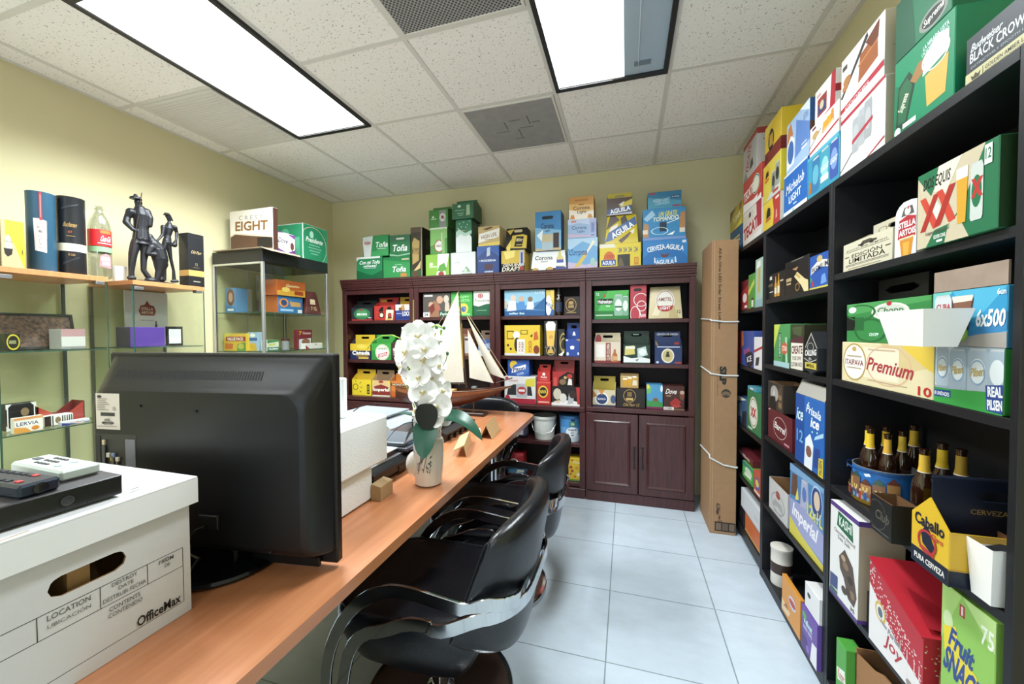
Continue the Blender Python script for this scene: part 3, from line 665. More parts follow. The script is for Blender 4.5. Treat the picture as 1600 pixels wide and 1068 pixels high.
def capsules(chains, voxel):
    """chains of (x, y, z, r): tapered limbs fused into one surface by a voxel remesh"""
    mb = MB(); m = BRONZE
    for ch in chains:
        for (x0, y0, z0, r0), (x1, y1, z1, r1) in zip(ch, ch[1:]):
            mb.tube([(x0, y0, z0), (x1, y1, z1)], [r0, r1], m, 10)
        for x, y, z, r in ch: mb.ball((x, y, z), r, m, 10, 6)
    return mb
BRONZE = mat('dark_bronze', '2b2c30', .42, .55, bump=.25, bscale=300)
def fuse(o, vox):
    md = o.modifiers.new('fuse', 'REMESH'); md.mode = 'VOXEL'; md.voxel_size = vox; md.use_smooth_shade = True
    sm = o.modifiers.new('soften', 'SMOOTH'); sm.factor = .5; sm.iterations = 2
def sculpture():
    x = -2.72; t = thing('sculpture', 'dark metal sculpture of standing hatted figures with a lance', 'sculpture', (x, 0, TOP1+.001)); k = 1
    zf = PX(240, 429, x)[1]-TOP1; zt_ = PX(215, 302, x)[1]-TOP1
    def Q(u, v, dx=0): y, z = PX(u, v, x); return dx, y, .016+(z-TOP1-zf)*(zt_-.016)/(zt_-zf)
    px = abs(PX(240, 400, x)[0]-PX(239, 400, x)[0])
    def ch(*pts): return [(q[3] if len(q) > 3 else 0,)+Q(q[0], q[1])[1:]+(q[2]*px,) for q in pts]
    # zoom frame of the sculpture: pixel = (180 + X*.1685, 280 + Y*.1685)
    def z(X, Y, r, d=0): return (180+X*.1685, 280+Y*.1685, r*.1685*1.18, d)
    a = capsules([ch(z(150, 860, 22), z(148, 800, 20), z(155, 720, 26), z(165, 640, 32), z(190, 560, 38), z(215, 520, 40)),           # left leg
                  ch(z(285, 850, 22, .02), z(245, 790, 20, .015), z(250, 700, 24, .012), z(262, 640, 30, .01), z(265, 560, 38, .008), z(240, 500, 44)),
                  ch(z(240, 530, 62), z(240, 440, 52), z(243, 380, 54), z(240, 320, 58), z(232, 275, 44), z(212, 245, 20), z(212, 215, 24)),    # trunk, neck
                  ch(z(212, 205, 28), z(226, 215, 20), z(236, 238, 9)),                                                                  # head and beard
                  ch(z(160, 290, 38, -.012), z(135, 330, 24, -.02), z(120, 375, 26, -.016), z(150, 440, 17, .012), z(172, 448, 14, .016)),            # arm to the lance
                  ch(z(275, 295, 34, .012), z(290, 350, 24, .03), z(285, 410, 22, .03)),
                  ch(z(110, 850, 14, .012), z(160, 856, 18, .01))], 1)
    a.lathe([(52*.1685*px, 0), (44*.1685*px, .012), (20*.1685*px, .016), (12*.1685*px, .03)], BRONZE, 16, Q(180+190*.1685, 280+182*.1685))      # hat brim and crown
    sk = Q(180+240*.1685, 280+570*.1685); a.lathe([(78*.1685*px, 0), (64*.1685*px, .013), (52*.1685*px, .024)], BRONZE, 20, sk)
    fuse(a.build('knight_figure', t), .0022)
    l = MB(); p0, p1 = Q(180+95*.1685, 280+860*.1685), Q(180+222*.1685, 280+130*.1685); l.tube([(.022, p0[1], .002), (.022, p1[1], p1[2])], .0024, mat('rusty_bronze', '3f2e2a', .45, .5), 8)
    l.build('lance', t)
    b = capsules([ch(z(350, 880, 18, .03), z(375, 800, 30, .03), z(390, 700, 60, .025), z(370, 620, 62, .02), z(330, 570, 50, .02), z(305, 525, 30, .02), z(298, 505, 26, .02)),
                  ch(z(420, 880, 18, .015), z(400, 830, 22, .015), z(405, 740, 52, .02)), ch(z(300, 600, 34, .03), z(265, 650, 22, .035), z(320, 660, 20, .04)),
                  ch(z(390, 872, 20, .03), z(430, 876, 14, .02))], 1)
    fuse(b.build('stooping_figure', t), .0022)
    c = capsules([ch(z(450, 870, 18), z(455, 780, 15), z(440, 690, 16), z(450, 600, 22), z(475, 540, 30)), ch(z(545, 885, 16), z(540, 800, 12), z(515, 700, 14), z(500, 620, 20), z(485, 550, 30)),
                  ch(z(480, 560, 34), z(485, 500, 26), z(495, 440, 38), z(500, 415, 30), z(500, 380, 12), z(498, 350, 20)), ch(z(492, 335, 24), z(510, 350, 16), z(532, 372, 6)),
                  ch(z(440, 425, 22, .005), z(425, 490, 14, .012), z(390, 520, 10, .02), z(340, 560, 9, .025)), ch(z(555, 430, 22, -.005), z(580, 470, 14, -.01), z(560, 540, 10, .005), z(535, 580, 24, .012)),
                  ch(z(520, 890, 14, .006), z(560, 890, 14, .012))], 1)
    c.lathe([(38*.1685*px, 0), (28*.1685*px, .006), (22*.1685*px, .014)], BRONZE, 16, Q(180+480*.1685, 280+325*.1685)); fuse(c.build('squire_figure', t), .0019)
    y0, y1 = Q(180+95*.1685, 400)[1], Q(180+575*.1685, 400)[1]
    s = MB(); s.ball((.01, (y0+y1)/2, .004), (.05, (y1-y0)/2, .012), BRONZE, 24, 8); q = Q(180+270*.1685, 400); s.ball((.03, q[1]+.015, .014), (.025, .035, .02), BRONZE); 
    for v in range(len(s.v)): s.v[v] = (s.v[v][0], s.v[v][1], max(0, s.v[v][2]))
    s.build('base', t)
sculpture()
# inside the nearer glass cabinet
left_box('snack_box', 'small yellow-edged black box lying before the leaning frame', 'box', None, 10, 32, 521, -2.68, 1.263, .06, '26241c', F='o 50 50 48 46 c8b428 .2;r 20 40 70 60 8a8a60')
left_box('snack_box', 'small pink and white box on the upper glass shelf, nearer cabinet', 'box', None, 96, 134, 514, -2.72, 1.263, .1, 'c9c7c4', F='r 0 62 100 100 b98b90;r 0 0 100 12 8a8a8a')
fr = thing('picture_frame', 'dark framed mosaic picture leaning inside the nearer glass cabinet', 'picture frame', (-2.83, 1.165, 1.2635))
f = MB(); pm = mat('mosaic_picture', '8a6a58', .5, noise=.9, nscale=70, hex2='3a3530'); fm = mat('dark_frame', '22261f', .5)
f.M = Matrix.Rotation(-.2, 4, 'Y')
f.box(-.004, .004, -.155, .155, .012, .17, pm); f.build('picture', fr)
f = MB(); f.M = Matrix.Rotation(-.2, 4, 'Y')
for b in ((-.165, .165, 0, .012), (-.165, .165, .17, .182), (-.165, -.153, .012, .17), (.153, .165, .012, .17)): f.box(-.008, .008, b[0], b[1], b[2], b[3], fm, .001)
f.build('frame', fr)
left_box('snack_box', 'black patterned box standing on the lower glass shelf', 'box', None, 9, 57, 630, -2.74, .889, .05, '1e1c1d', F='r 4 8 8 92 ddd;r 92 8 96 92 ddd;e 62 66 14 16 8a7050;t Club_Colombia 30 36 92 46 eee;p ddd 0 100 20 100 0 80;p ddd 0 0 20 0 0 20;p ddd 100 100 80 100 100 80')
mb = MB(); rm = ink('b83a2c'); W2, D2 = .085, .05
mb.prism([(-W2, -D2, 0), (W2, -D2, 0), (W2, -D2, .1), (W2*.25, -D2, .045), (-W2*.25, -D2, .045), (-W2, -D2, .095)], (0, .003, 0), rm); mb.prism([(-W2, D2, 0), (W2, D2, 0), (W2, D2, .1), (W2*.25, D2, .045), (-W2*.25, D2, .045), (-W2, D2, .095)], (0, -.003, 0), ink('8c2a26'))
mb.box(-W2, -W2+.003, -D2, D2, 0, .095, rm); mb.box(W2-.003, W2, -D2, D2, 0, .1, ink('8c2a26')); mb.box(-W2, W2, -D2, D2, 0, .003, rm)
tag(mb.build('open_carton', None, (-2.80, PX(93, 650, -2.80)[0]-.012, .889), PI/2), 'open red carton with notched sides on lower glass shelf', 'box')
left_box('butter_box', 'white and orange box at the front of lower glass shelf', 'box', None, 22, 68, 651, -2.64, .889, .028, 'efe6dc', F='p e89a3c 0 0 60 0 40 30 0 40;r 4 44 86 74 f6f0ea;t LERVIA 8 46 84 70 3a4a78;e 72 22 14 14 e8842c;r 0 84 100 100 e89858')
left_box('snack_box', 'flat black and white striped box behind the white-orange box', 'box', None, 70, 115, 648, -2.70, .889, .05, 'e4e4e0', F='r 0 0 22 100 1c1c1c;r 26 0 30 100 222;e 46 50 10 34 8a7050;r 60 10 64 90 222;r 68 10 72 90 222;r 76 10 80 90 222;r 84 10 88 90 222;r 92 10 96 90 222')
left_box('toothpaste_box', 'thin blue and white box lying at right front of lower shelf', 'box', None, 97, 141, 656, -2.645, .889, .03, 'd9dde4', F='p 2c3c96 0 0 60 0 0 70;t Colgate 30 25 80 65 c23;r 80 10 98 30 2c3c96')
# inside the farther beech-topped cabinet
left_box('sign_card', 'white card with red emblem standing at the rear, second cabinet', 'sign', None, 195, 262, 456, -2.92, 1.263, .012, 'd2d2cf', F='p 8c3b34 30 64 34 74 44 76 50 84 56 76 66 74 70 64 66 56 34 56;t STELLA 36 66 64 71 e8d8b0;t ARTOIS 36 59 64 64 e8d8b0;r 34 46 66 48 b0b0b8;r 28 30 72 31 b8b8bc')
left_box('gift_box', 'purple box on the glass shelf under the sculpture', 'box', None, 197, 258, 511, -2.66, 1.263, .12, '5a3ba0', side='52465f')
left_box('picture_frame', 'small black framed card right of the purple box', 'picture frame', None, 261, 286, 510, -2.68, 1.263, .014, '1b1b1b', F='r 12 12 88 86 c9ccd0;r 18 18 82 45 e8e8e8')
mb = MB(); mb.lathe([(.006, 0), (.006, .022), (.003, .028), (.003, .045)], mat('black_plastic', '17171a', .4), 12)
tag(mb.build('small_bottle', None, (-2.76, PX(244, 505, -2.76)[0], 1.263+.107+.001)), 'tiny black bottle standing on the purple box', 'bottle')
# inside and on the black-banded cabinet
Z1, Z2, Z3 = 1.4955, 1.2055, 1.946
def low_box(name, label, cat, u0, u1, v1, y, z0, D, col, **kw):          # faces the camera side (-y)
    xa, xb = PY(u0, v1+15, y)[0], PY(u1, v1+15, y)[0]
    if z0 < 1.9: xa, xb = max(xa, -2.96), min(xb, -2.525)
    H = PY((u0+u1)/2, v1, y)[1]-z0
    carton(name, label, cat, None, xb-xa, D, H, ((xa+xb)/2, y+D/2, z0+.001), 0, col=col, **kw); return z0+.001+H
low_box('snack_box', 'blue box with brown round face picture, in black-topped cabinet', 'box', 341, 368, 450, 2.24, Z1, .1, '4f8ac0', F='e 52 62 38 34 7a4a38;e 52 62 20 20 c59a80;p 3a78b8 0 30 100 20 100 0 0 0;r 20 8 80 16 dce8f0')
low_box('paper_roll', 'white upright roll beside the blue face box', 'roll', 377, 386, 452, 2.42, Z1, .04, 'd6d8cf')
low_box('snack_box', 'pale grey and pink box at the back behind the white roll', 'box', 386, 404, 430, 2.5, Z1, .12, 'b6b8ae', F='r 0 0 100 36 a0858a;r 60 60 90 84 7a6a6a;r 10 66 40 70 999')
_z = left_box('cookie_box', 'blue snack box under the orange one in black-topped cabinet', 'box', None, 435, 473, 463, -2.57, Z1, .14, '2d6fae', side='b8561e', F='e 22 60 18 26 e8842c;e 22 60 12 18 2d4a80;p c89858 45 70 90 66 92 40 50 40;r 8 12 60 24 9cc4e8;r 78 4 96 24 ddd')
left_box('cookie_box', 'orange snack box stacked on the blue one behind glass', 'box', None, 433, 477, 439, -2.56, _z, .15, 'c1561e', F='p d89a2c 0 0 100 0 100 44 0 30;e 30 40 14 16 e8c458;t Gansito 30 58 78 76 f0d8a0 .3;r 60 10 92 36 a83c18')
left_box('gift_bag', 'dark red tapered bag right of the orange snack box', 'gift bag', None, 478, 508, 456, -2.55, Z1, .1, '5c2422', kind='gable', taper=(.42, .5), F='r 30 44 70 66 e0c8a8;t 7_12 34 18 72 34 d8b878;r 36 50 64 52 a8706a')
low_box('snack_box', 'yellow and green box with red banner at lower shelf corner', 'box', 341, 384, 521, 2.22, Z2, .06, 'e4b82a', F='p 5c9a3c 60 0 100 0 100 50 62 40;p e8d84a 0 70 40 100 0 100;r 10 56 100 82 b02c22;t VALUE_PACK 16 60 90 78 fff;p d86a1e 4 10 40 10 44 40 8 44;e 78 26 14 16 c8c04a')
low_box('snack_box', 'pale blue and yellow box right of the red-banner box', 'box', 387, 403, 519, 2.25, Z2, .05, '9db8d4', F='r 8 54 92 70 2f62a8;p d8b038 10 0 90 0 80 40 20 40;e 50 84 26 10 e8f0f4')
left_box('snack_box', 'green and white striped box in front of dark canister', 'box', None, 418, 436, 531, -2.57, Z2, .06, 'd5dccb', F='p 4a8a4c 0 70 100 84 100 100 0 100;p c8cc4a 10 44 70 54 70 70 10 60;r 0 0 100 34 3a7a58;t TALISMAN 8 8 92 26 fff')
mb = MB(); mb.lathe([(.028, 0), (.028, .07), (.03, .072), (.03, .085), (.027, .088)], [mat('can_grey', '8a8c8e', .4), mat('can_grey', '8a8c8e', .4), mat('lid_maroon', '4c2624', .4), mat('lid_maroon', '4c2624', .4)], 24)
tag(mb.build('canister', None, (-2.62, PX(446, 535, -2.62)[0], Z2+.001)), 'grey canister with maroon lid on lower cabinet shelf', 'canister')
left_box('snack_box', 'tall dark red box with white bowl picture, lower cabinet shelf', 'box', None, 465, 488, 515, -2.6, Z2, .04, '7c2430', F='t 7 8 72 30 92 e8a828;t Granos 34 76 90 90 e8c8c0;p c9d4dc 10 50 90 56 90 0 10 0;e 55 36 28 18 8a5a40')
left_box('snack_box', 'white box with red corner in front of the dark red one', 'box', None, 478, 504, 536, -2.54, Z2, .05, 'e6e3de', F='p b0303a 0 0 24 0 0 70;e 60 78 5 8 b0303a')
# on the black-banded cabinet
fl = MB(); km = mat('kraft_board', 'a5927a', .8, noise=.12, nscale=60); fl.box(-.28, .19, -.235, .1, 0, .004, km); fl.prism([(.19, -.235, .0), (.19, .1, .0), (.235, .06, -.02), (.235, -.2, -.02)], (0, 0, .003), km)
tag(fl.build('cardboard_sheet', None, (-2.66, 2.37, Z3)), 'flat sheet of cardboard under the EIGHT carton', 'cardboard')
mb_z = Z3+.005
low_box('drink_carton', 'white and dark brown carton lettered EIGHT on black-topped cabinet', 'carton', 359, 426, 327, 2.26, mb_z, .045, 'ece6da', side='4a2c22', top='d9d2c4',
        F='r 0 0 100 6 b9a488;p 5a3a28 1 8 99 5 99 30 12 44 1 38;r 64 8 99 32 1a1614;t C_R_E_S_T 22 76 78 86 8a8a86 0 -3 0;t EIGHT 13 50 89 73 8a5a22 0 -2 .03;p cdbb9e 1 38 12 44 99 30 99 33 12 47 1 41')
left_box('chocolate_box', 'white and purple sweet box with brown cup, on black-topped cabinet', 'box', None, 431, 461, 364, -2.53, Z3, .07, 'eee9f0', F='p 6a3a8c 0 26 60 10 100 30 100 0 0 0;p 6a3a8c 0 92 50 100 0 100;p 7a4a9a 60 96 100 80 100 100;t Dove 14 50 62 74 3a2a3c .3;e 84 44 10 18 6a3a30;r 82 20 86 40 6a3a30')
mb = MB(); gm = ink('27a06c'); gl = ink('2f9a66')
xb0, xb1 = -2.93, -2.56; yb0, yb1 = 2.52, 2.86
W, D, H = .27, .37, PY(457, 350, 2.6)[1]-Z3
mb.box(-W/2, W/2, -D/2, D/2, 0, H, ink('e9eee6'), .002, {'F': gm, 'T': gm})
draw(mb, 'p 27a06c 2 2 98 2 98 98 2 98;e 50 72 12 16 5cc098;r 74 6 90 62 5cc098', face_fn('L', W, D, H), D, H)
draw(mb, 'p 1f9060 2 3 84 3 94 20 97 50 90 80 70 97 2 97;e 34 74 8 10 a8dcc4;t Presidente 12 52 80 66 eef6ee .25;r 24 44 68 46 8accae;r 20 36 74 38 8accae;r 24 28 68 30 8accae;r 30 20 60 22 8accae;o 40 42 56 54 d6cfa8 .03', face_fn('F', W, D, H), W, H)
tag(mb.build('drink_carton', None, (-2.74, 2.725, Z3+.001), PI/2), 'large green carton with white arch at right end of black-topped cabinet', 'carton')
# ------------------------------------------------------------------ desk and what stands on it
DZ = .74
DESKW = wood('desk_beech_laminate', 'bd7f58', 'ab6c46', .33, (14, 1.1, 6), 3, .25)
dk = thing('desk', 'long beech desk running towards the back bookcases', 'desk', (-1.12, 1.4, 0))
x0, x1, y0, y1, r = -.48, .48, -1.0, 1.39, .1
pts = [(x0, y0), (x1, y0)]+[(x1-r+r*math.cos(a), y1-r+r*math.sin(a)) for a in [PI/2*k/8 for k in range(9)]]+[(x0+r-r*math.sin(a), y1-r+r*math.cos(a)) for a in [PI/2*k/8 for k in range(9)]]
mb = MB(); c = .003
mb.prism([(x, y, DZ-.032) for x, y in pts], (0, 0, .032), DESKW)
mb.build('tabletop', dk)
dg = mat('dark_grey_laminate', '24262c', .5)
MB().box(-.42, .40, -.98, -.955, 0, DZ-.032, dg, .002).build('end_panel', dk)
MB().box(-.40, -.375, -.95, 1.0, .3, DZ-.032, dg, .002).build('modesty_panel', dk)
CHROME = mat('polished_chrome', 'c9ccd0', .09, 1)
for y in (.95,):
    for x in (-.3, .3): MB().lathe([(.03, 0), (.03, .006), (.02, .01), (.02, DZ-.032)], CHROME, 20, (x, y, 0)).build('leg', dk)

# archive box with lid
wb = mat('white_archive_board', 'c9c9cc', .6, bump=.05, bscale=400); kin = mat('kraft_inside', '8d6c48', .8)
ab = thing('archive_box', 'white lidded archive box with handle hole and printed form', 'storage box', (-1.095, .4325, DZ+.001))
W, D, H = .325, .38, .232                      # printed end looks to +x
mb = MB(); mb.M = Matrix.Rotation(PI/2, 4, 'Z'); t = .004
mb.slotted(-W/2, W/2, 0, H, -D/2, -D/2+t, (0, .178, .052, .017), wb, kin, kin)
mb.slotted(-W/2, W/2, 0, H, D/2-t, D/2, (0, .178, .052, .017), wb, kin, wb)
for s in (-1, 1): mb.box(min(s*W/2, s*(W/2-t)), max(s*W/2, s*(W/2-t)), -D/2+t, D/2-t, 0, H, wb, 0, {'L' if s > 0 else 'R': kin})
mb.box(-W/2+t, W/2-t, -D/2+t, D/2-t, 0, t, kin); mb.box(-.02, .01, -D/2+.02, -D/2+.16, t, .2, mat('manila_file', 'a8845c', .8))
ln = '26262a'
def ab_line(a, b, wd=.5):
    (xa, ya), (xb, yb) = a, b
    return (f'r {xa-wd*.35} {ya} {xa+wd*.35} {yb} {ln};' if xa == xb else f'r {xa} {ya-wd*.5} {xb} {ya+wd*.5} {ln};')
art = ''.join(ab_line(*q) for q in (((6, 12), (95.5, 12)), ((6, 45), (95.5, 45)), ((6, 62), (95.5, 62)), ((95.5, 12), (95.5, 62)), ((6, 12), (6, 62)), ((76, 45), (76, 62)), ((54, 45), (54, 62)), ((30, 45), (30, 62))))
art += ('t LOCATION 33.5 56 50 60 555 0 0 .005;t UBICACIÓN 33.5 50.5 50 54 777 0 0 .005;t DESTROY 59 57.6 71 60.8 555 0 0 .005;t DATE 62 53 69 56 555 0 0 .005;t DESTRUIR_FECHA 55 47.5 75 51 666 0 0 .005;t FROM 82 56.5 90 60 555 0 0 .005;t DE 85 52 88 55 555 0 0 .005;'
        't TO 86.5 57 89.5 60.4 666 0 0 .005;t CONTENTS 57.5 39 72 42.5 555 0 0 .005;t CONTENIDO 57 34 73 37.5 666 0 0 .005;t OfficeMax 70 13.5 93.5 22 1e1e20 0 0 .02')
art = art.replace('86.5 57 89.5', '84.5 57 87.5')
draw(mb, art, face_fn('F', W, D, H), W, H, .0003); mb.build('body', ab)
mb = MB(); mb.M = Matrix.Rotation(PI/2, 4, 'Z'); Wl, Dl = W+.022, D+.024; hz0, hz1 = .233, .289
lid = mat('white_lid_board', 'e2e3e6', .6)
mb.box(-Wl/2, Wl/2, -Dl/2, Dl/2, hz1-.004, hz1, lid, .0015)
for s in (-1, 1):
    mb.box(-Wl/2, Wl/2, min(s*Dl/2, s*(Dl/2-.004)), max(s*Dl/2, s*(Dl/2-.004)), hz0, hz1-.004, lid); mb.box(min(s*Wl/2, s*(Wl/2-.004)), max(s*Wl/2, s*(Wl/2-.004)), -Dl/2+.004, Dl/2-.004, hz0, hz1-.004, lid)
draw(mb, 'p b3905c 78 1.2 90 2.6 90 3.4 79 2.2;p b3905c 18 1 30 2.2 30 3 19 2;p 555 70 8 76 8.6 76 9.4 71 9;p 555 74 12 79 12.6 78 13.4 74 13', face_fn('T', Wl, Dl, hz1), Wl, Dl, .0003)
draw(mb, 'e 68 16 2.2 7 9aa0a8', face_fn('F', Wl, Dl, hz1), Wl, hz1) if 0 else None
mb.build('lid', ab)
LZ = DZ+.001+hz1
# set-top box and two remotes on the lid
bp = mat('black_gloss_plastic', '101114', .25); bg = mat('charcoal_plastic', '2c2c30', .5); btop = mat('dark_grey_top', '3b383a', .5, bump=.1, bscale=500)
st = thing('set_top_box', 'slim black set-top box lying on the white archive box', 'set-top box', (-1.03, .345, LZ+.001))
mb = MB(); mb.M = Matrix.Rotation(PI/2-.05, 4, 'Z'); w2, d2, h2 = .152, .1, .041
mb.box(-w2, w2, -d2, d2, .004, h2, bp, .002, {'T': btop})
mb.box(-w2+.05, w2-.001, -d2+.06, -d2+.0605, h2, h2+.0003, bp); mb.box(w2-.05, w2-.0494, -d2-.0004, -d2+.001, .005, h2-.002, mat('seam', '050506', .6)); mb.build('body', st)
b2 = MB(); b2.M = Matrix.Rotation(PI/2-.05, 4, 'Z'); b2.lathe([(.0085, 0), (.0085, .0018), (.007, .0022), (.0062, .0012), (.001, .0014)], bg, 24)
b2.v = [tuple(Matrix.Rotation(PI/2-.05, 4, 'Z') @ (Matrix.Translation((w2-.075, -d2, .021)) @ Matrix.Rotation(PI/2, 4, 'X') @ (Matrix.Rotation(-(PI/2-.05), 4, 'Z') @ Vector(p)))) for p in b2.v]
b2.build('button', st)
def remote(label, loc, rz, L, Wd, H, body, top, keys, nose=None):
    t = thing('remote_control', label, 'remote control', loc, rz); mb = MB()
    mb.box(-L/2, L/2, -Wd/2, Wd/2, 0, H, body, .004, {'T': top}); mb.build('body', t)
    km = {}
    for x, y, sx, sy, c in keys: km.setdefault(c, MB()).box(x-sx/2, x+sx/2, y-sy/2, y+sy/2, H, H+.002, mat('rubber_key', c, .5), .0008)
    for c, m_ in km.items(): m_.build('buttons', t)
    if nose: nose(t)
S1 = [(-.03+.012*i, y, .008, .005, '45484c') for i in range(4) for y in (-.013, .0, .013)]+[(.038, .01, .012, .007, '9cc4b4'), (.038, -.012, .012, .007, '9cc4b4'), (-.06, .0, .02, .01, '55585c')]
zt = LZ+.001+h2+.0003
px_, py_ = PZ(85, 728, zt+.02)
remote('pale grey remote control on top of the slim black box', (-1.057, .461, zt+.0005), -.04, .17, .055, .02, mat('silver_plastic', 'b9c2bd', .4), mat('silver_face', 'ccd3ce', .4), S1)
S2 = [(-.06+.018*i, y, .012, .007, '20262c') for i in range(6) for y in (-.013, .013)]+[(.055, -.012, .012, .007, 'c23a3a'), (.04, .014, .012, .007, 'c23a3a')]
def nose(t):
    m_ = MB(); m_.lathe([(.009, 0), (.009, .002), (.006, .003)], bp, 20); m_.v = [(v[2]+.083, v[0], v[1]+.011) for v in m_.v]; m_.build('emitter_window', t)
remote('dark remote control with red keys beside the pale remote', (-1.02, .388, zt+.0005), .03, .166, .05, .022, mat('dark_blue_gloss', '1c2836', .15), mat('dark_key_face', '2a2c31', .45), S2, nose)

# television seen from behind
def television():
    a = math.radians(7.5); t = thing('television', 'black flat television seen from behind, on an oval stand', 'television', (-1.03, .757, DZ+.001), a)
    tv = mat('matte_black_plastic', '0a0a0c', .38, spec=.4, bump=.06, bscale=900); gl = mat('gloss_black_plastic', '0c0c0f', .12)
    z0, z1 = .014, .547; W = .346; DP = .064
    mb = MB(); mb.box(-W, W-.012, .0, .024, z0, z1, tv, .004); mb.box(.1, .29, -.012, .0, z0-.006, z0+.02, tv, .003); mb.build('bezel', t)
    mb = MB(); mb.box(-W+.02, W-.032, .0242, .0252, z0+.02, z1-.02, mat('screen_black', '050507', .1)); mb.build('screen', t)
    def ring(x0, x1, zb, zt, d, r, rt):
        out = []
        for cx, cz, q, rr in ((x1-r, zb+r, -PI/2, r), (x1-rt, zt-rt, 0, rt), (x0+rt, zt-rt, PI/2, rt), (x0+r, zb+r, PI, r)):
            for k in range(9): aa = q+PI/2*k/8; out.append((cx+rr*math.cos(aa), -d, cz+rr*math.sin(aa)))
        return out
    R = [ring(-.338, .326, z0+.03, .538, 0, .008, .02), ring(-.336, .324, z0+.031, .533, .006, .008, .03), ring(-.333, .321, z0+.033, .520, .017, .010, .04), ring(-.330, .316, z0+.036, .500, .030, .012, .045),
         ring(-.326, .310, z0+.04, .478, .044, .014, .048), ring(-.322, .303, z0+.045, .464, .055, .016, .05), ring(-.316, .294, z0+.052, .456, .062, .018, .05), ring(-.306, .28, z0+.062, .452, DP, .02, .05)]
    mb = MB(); mb.grid(R, tv, True); mb.poly(R[-1], tv); mb.build('rear_housing', t, ang=50)
    v = MB(); dkm = mat('vent_black', '050506', .7)
    for k in range(58):
        x = -.275+k*.0076
        P = []
        for (zz, d) in ((.503, .0281), (.482, .0414)): P += [(x-.0021+(.004 if zz < .49 else 0), -d-.0006, zz), (x+.0021+(.004 if zz < .49 else 0), -d-.0006, zz)]
        v.add([P[0], P[1], P[3], P[2]], [[0, 1, 2, 3]], dkm)
    v.build('vent_slots', t)
    s = MB(); y = -DP-.0005; s.box(-.302, -.228, y, y+.001, .352, .445, mat('paper_label', 'c2b8a8', .6))
    fn = lambda x, z, k: (-.302+.074*x/100, y-.0002*k, .352+.093*z/100)
    draw(s, 'e 16 91 10 4 26262a;r 20 37 80 47 2a2a2c;r 30 16 70 20 2a2a2c;o 50 18 26 5 444 .2;'+';'.join(f'r 8 {84-5*k} {40+random.randint(0, 25)} {85.5-5*k} 7a7268' for k in range(7))+';t UL 74 54 88 64 6a6258;r 40 24 60 30 7a7268;r 8 8 92 10 8a8278', fn, .074, .093)
    s.build('label', t)
    p = MB(); p.box(-.306, -.18, y, y+.001, .2, .34, mat('port_panel', '26251f', .5)); p.build('port_panel', t)
    MB().box(-.305, -.29, y-.0012, y, .21, .335, mat('port_recess', '08080a', .5)).build('port_recess', t)
    for x0_, z0_, w_, h_, c_ in ((-.287, .215, .01, .06, '3a3a3c'), (-.286, .277, .008, .013, 'b8a888'), (-.282, .172, .013, .022, 'a8988c'), (-.274, .245, .011, .012, 'c0b8a8'), (-.259, .245, .011, .012, '6a7a9a'), (-.262, .236, .011, .01, 'a89a2c'), (-.259, .2, .009, .05, '4a4640'), (-.246, .236, .011, .011, 'c0b8a8'), (-.245, .195, .006, .04, '5a564e')):
        MB().box(x0_+.006, x0_+.006+w_, y-.005, y, z0_+.035, z0_+.035+h_, mat('port', c_, .45), .001).build('port', t)
    p = MB(); p.box(-.213, -.183, y-.0006, y, .258, .328, mat('grey_label', '6b6b6e', .6)); p.build('label', t)
    for x_, z_ in ((-.165, .415), (-.0, .406), (-.17, .15), (.2, .07)):
        p = MB(); p.lathe([(.004, 0), (.0035, .002), (.0015, .001)], dkm, 10); p.v = [(q[0]+x_, y-q[2], q[1]+z_) for q in p.v]; p.build('screw', t)
    n = MB(); n.box(-.07, .07, -.03, .0, .006, .05, gl, .008); n.build('neck', t)
    b = MB(); b.lathe([(.1, 0), (.152, .002), (.155, .008), (.15, .014), (.1, .02), (.03, .024)], gl, 48, (.0, -.0, 0), sx=1.0, sy=.93); b.build('base', t)
    s = MB(); s.box(.005, .06, y-.006, y+.002, .115, .15, mat('socket_black', '0a0a0b', .5), .003); s.build('power_socket', t)
    c = MB(); c.tube([(.03, y-.01, .125), (.012, y-.02, .118), (-.008, y-.026, .09), (-.012, y-.03, .05), (-.02, y-.035, .028), (-.03, y-.04, .024), (-.06, y-.03, .028), (-.07, y-.0, .03), (-.03, y+.0, .045), (.02, y-.02, .05), (.02, y-.045, .03), (-.04, y-.06, .027), (-.09, y-.02, .027), (-.12, y+.04, .01)], .0035, mat('black_cable', '0d0d0e', .5), 8)
    c.build('power_cable', t)
television()

# polystyrene packing blocks
foam = mat('white_polystyrene', 'e9ecee', .7, bump=.25, bscale=160)
tag(MB().box(-.21, .21, -.13, .13, 0, .118, foam, .008).build('foam_block', None, (-1.085, 1.055, DZ+.001)), 'white polystyrene block on the desk, under the wider one', 'packing foam', 'polystyrene packing')
tag(MB().box(-.22, .22, -.155, .155, 0, .175, foam, .01).build('foam_block', None, (-1.082, 1.107, DZ+.12)), 'white polystyrene block on top of the lower one', 'packing foam', 'polystyrene packing')
x_, z_ = PY(541, 590, 1.15)
tag(MB().box(-.13, .13, -.012, .012, 0, z_-DZ-.296, foam, .004).build('foam_sheet', None, (x_-.135, 1.15, DZ+.2955)), 'upright white foam sheet peeking out beside the television', 'packing foam')
kb = mat('kraft_block', 'b0936c', .8, noise=.1, nscale=60)
tag(MB().prism([(-.02, -.02, 0), (.018, -.02, 0), (.018, -.02, .05), (-.02, -.02, .058)], (0, .08, 0), kb).build('cardboard_block', None, (-.853, 1.19, DZ+.001), .05), 'small kraft cardboard corner piece against the polystyrene block', 'cardboard')

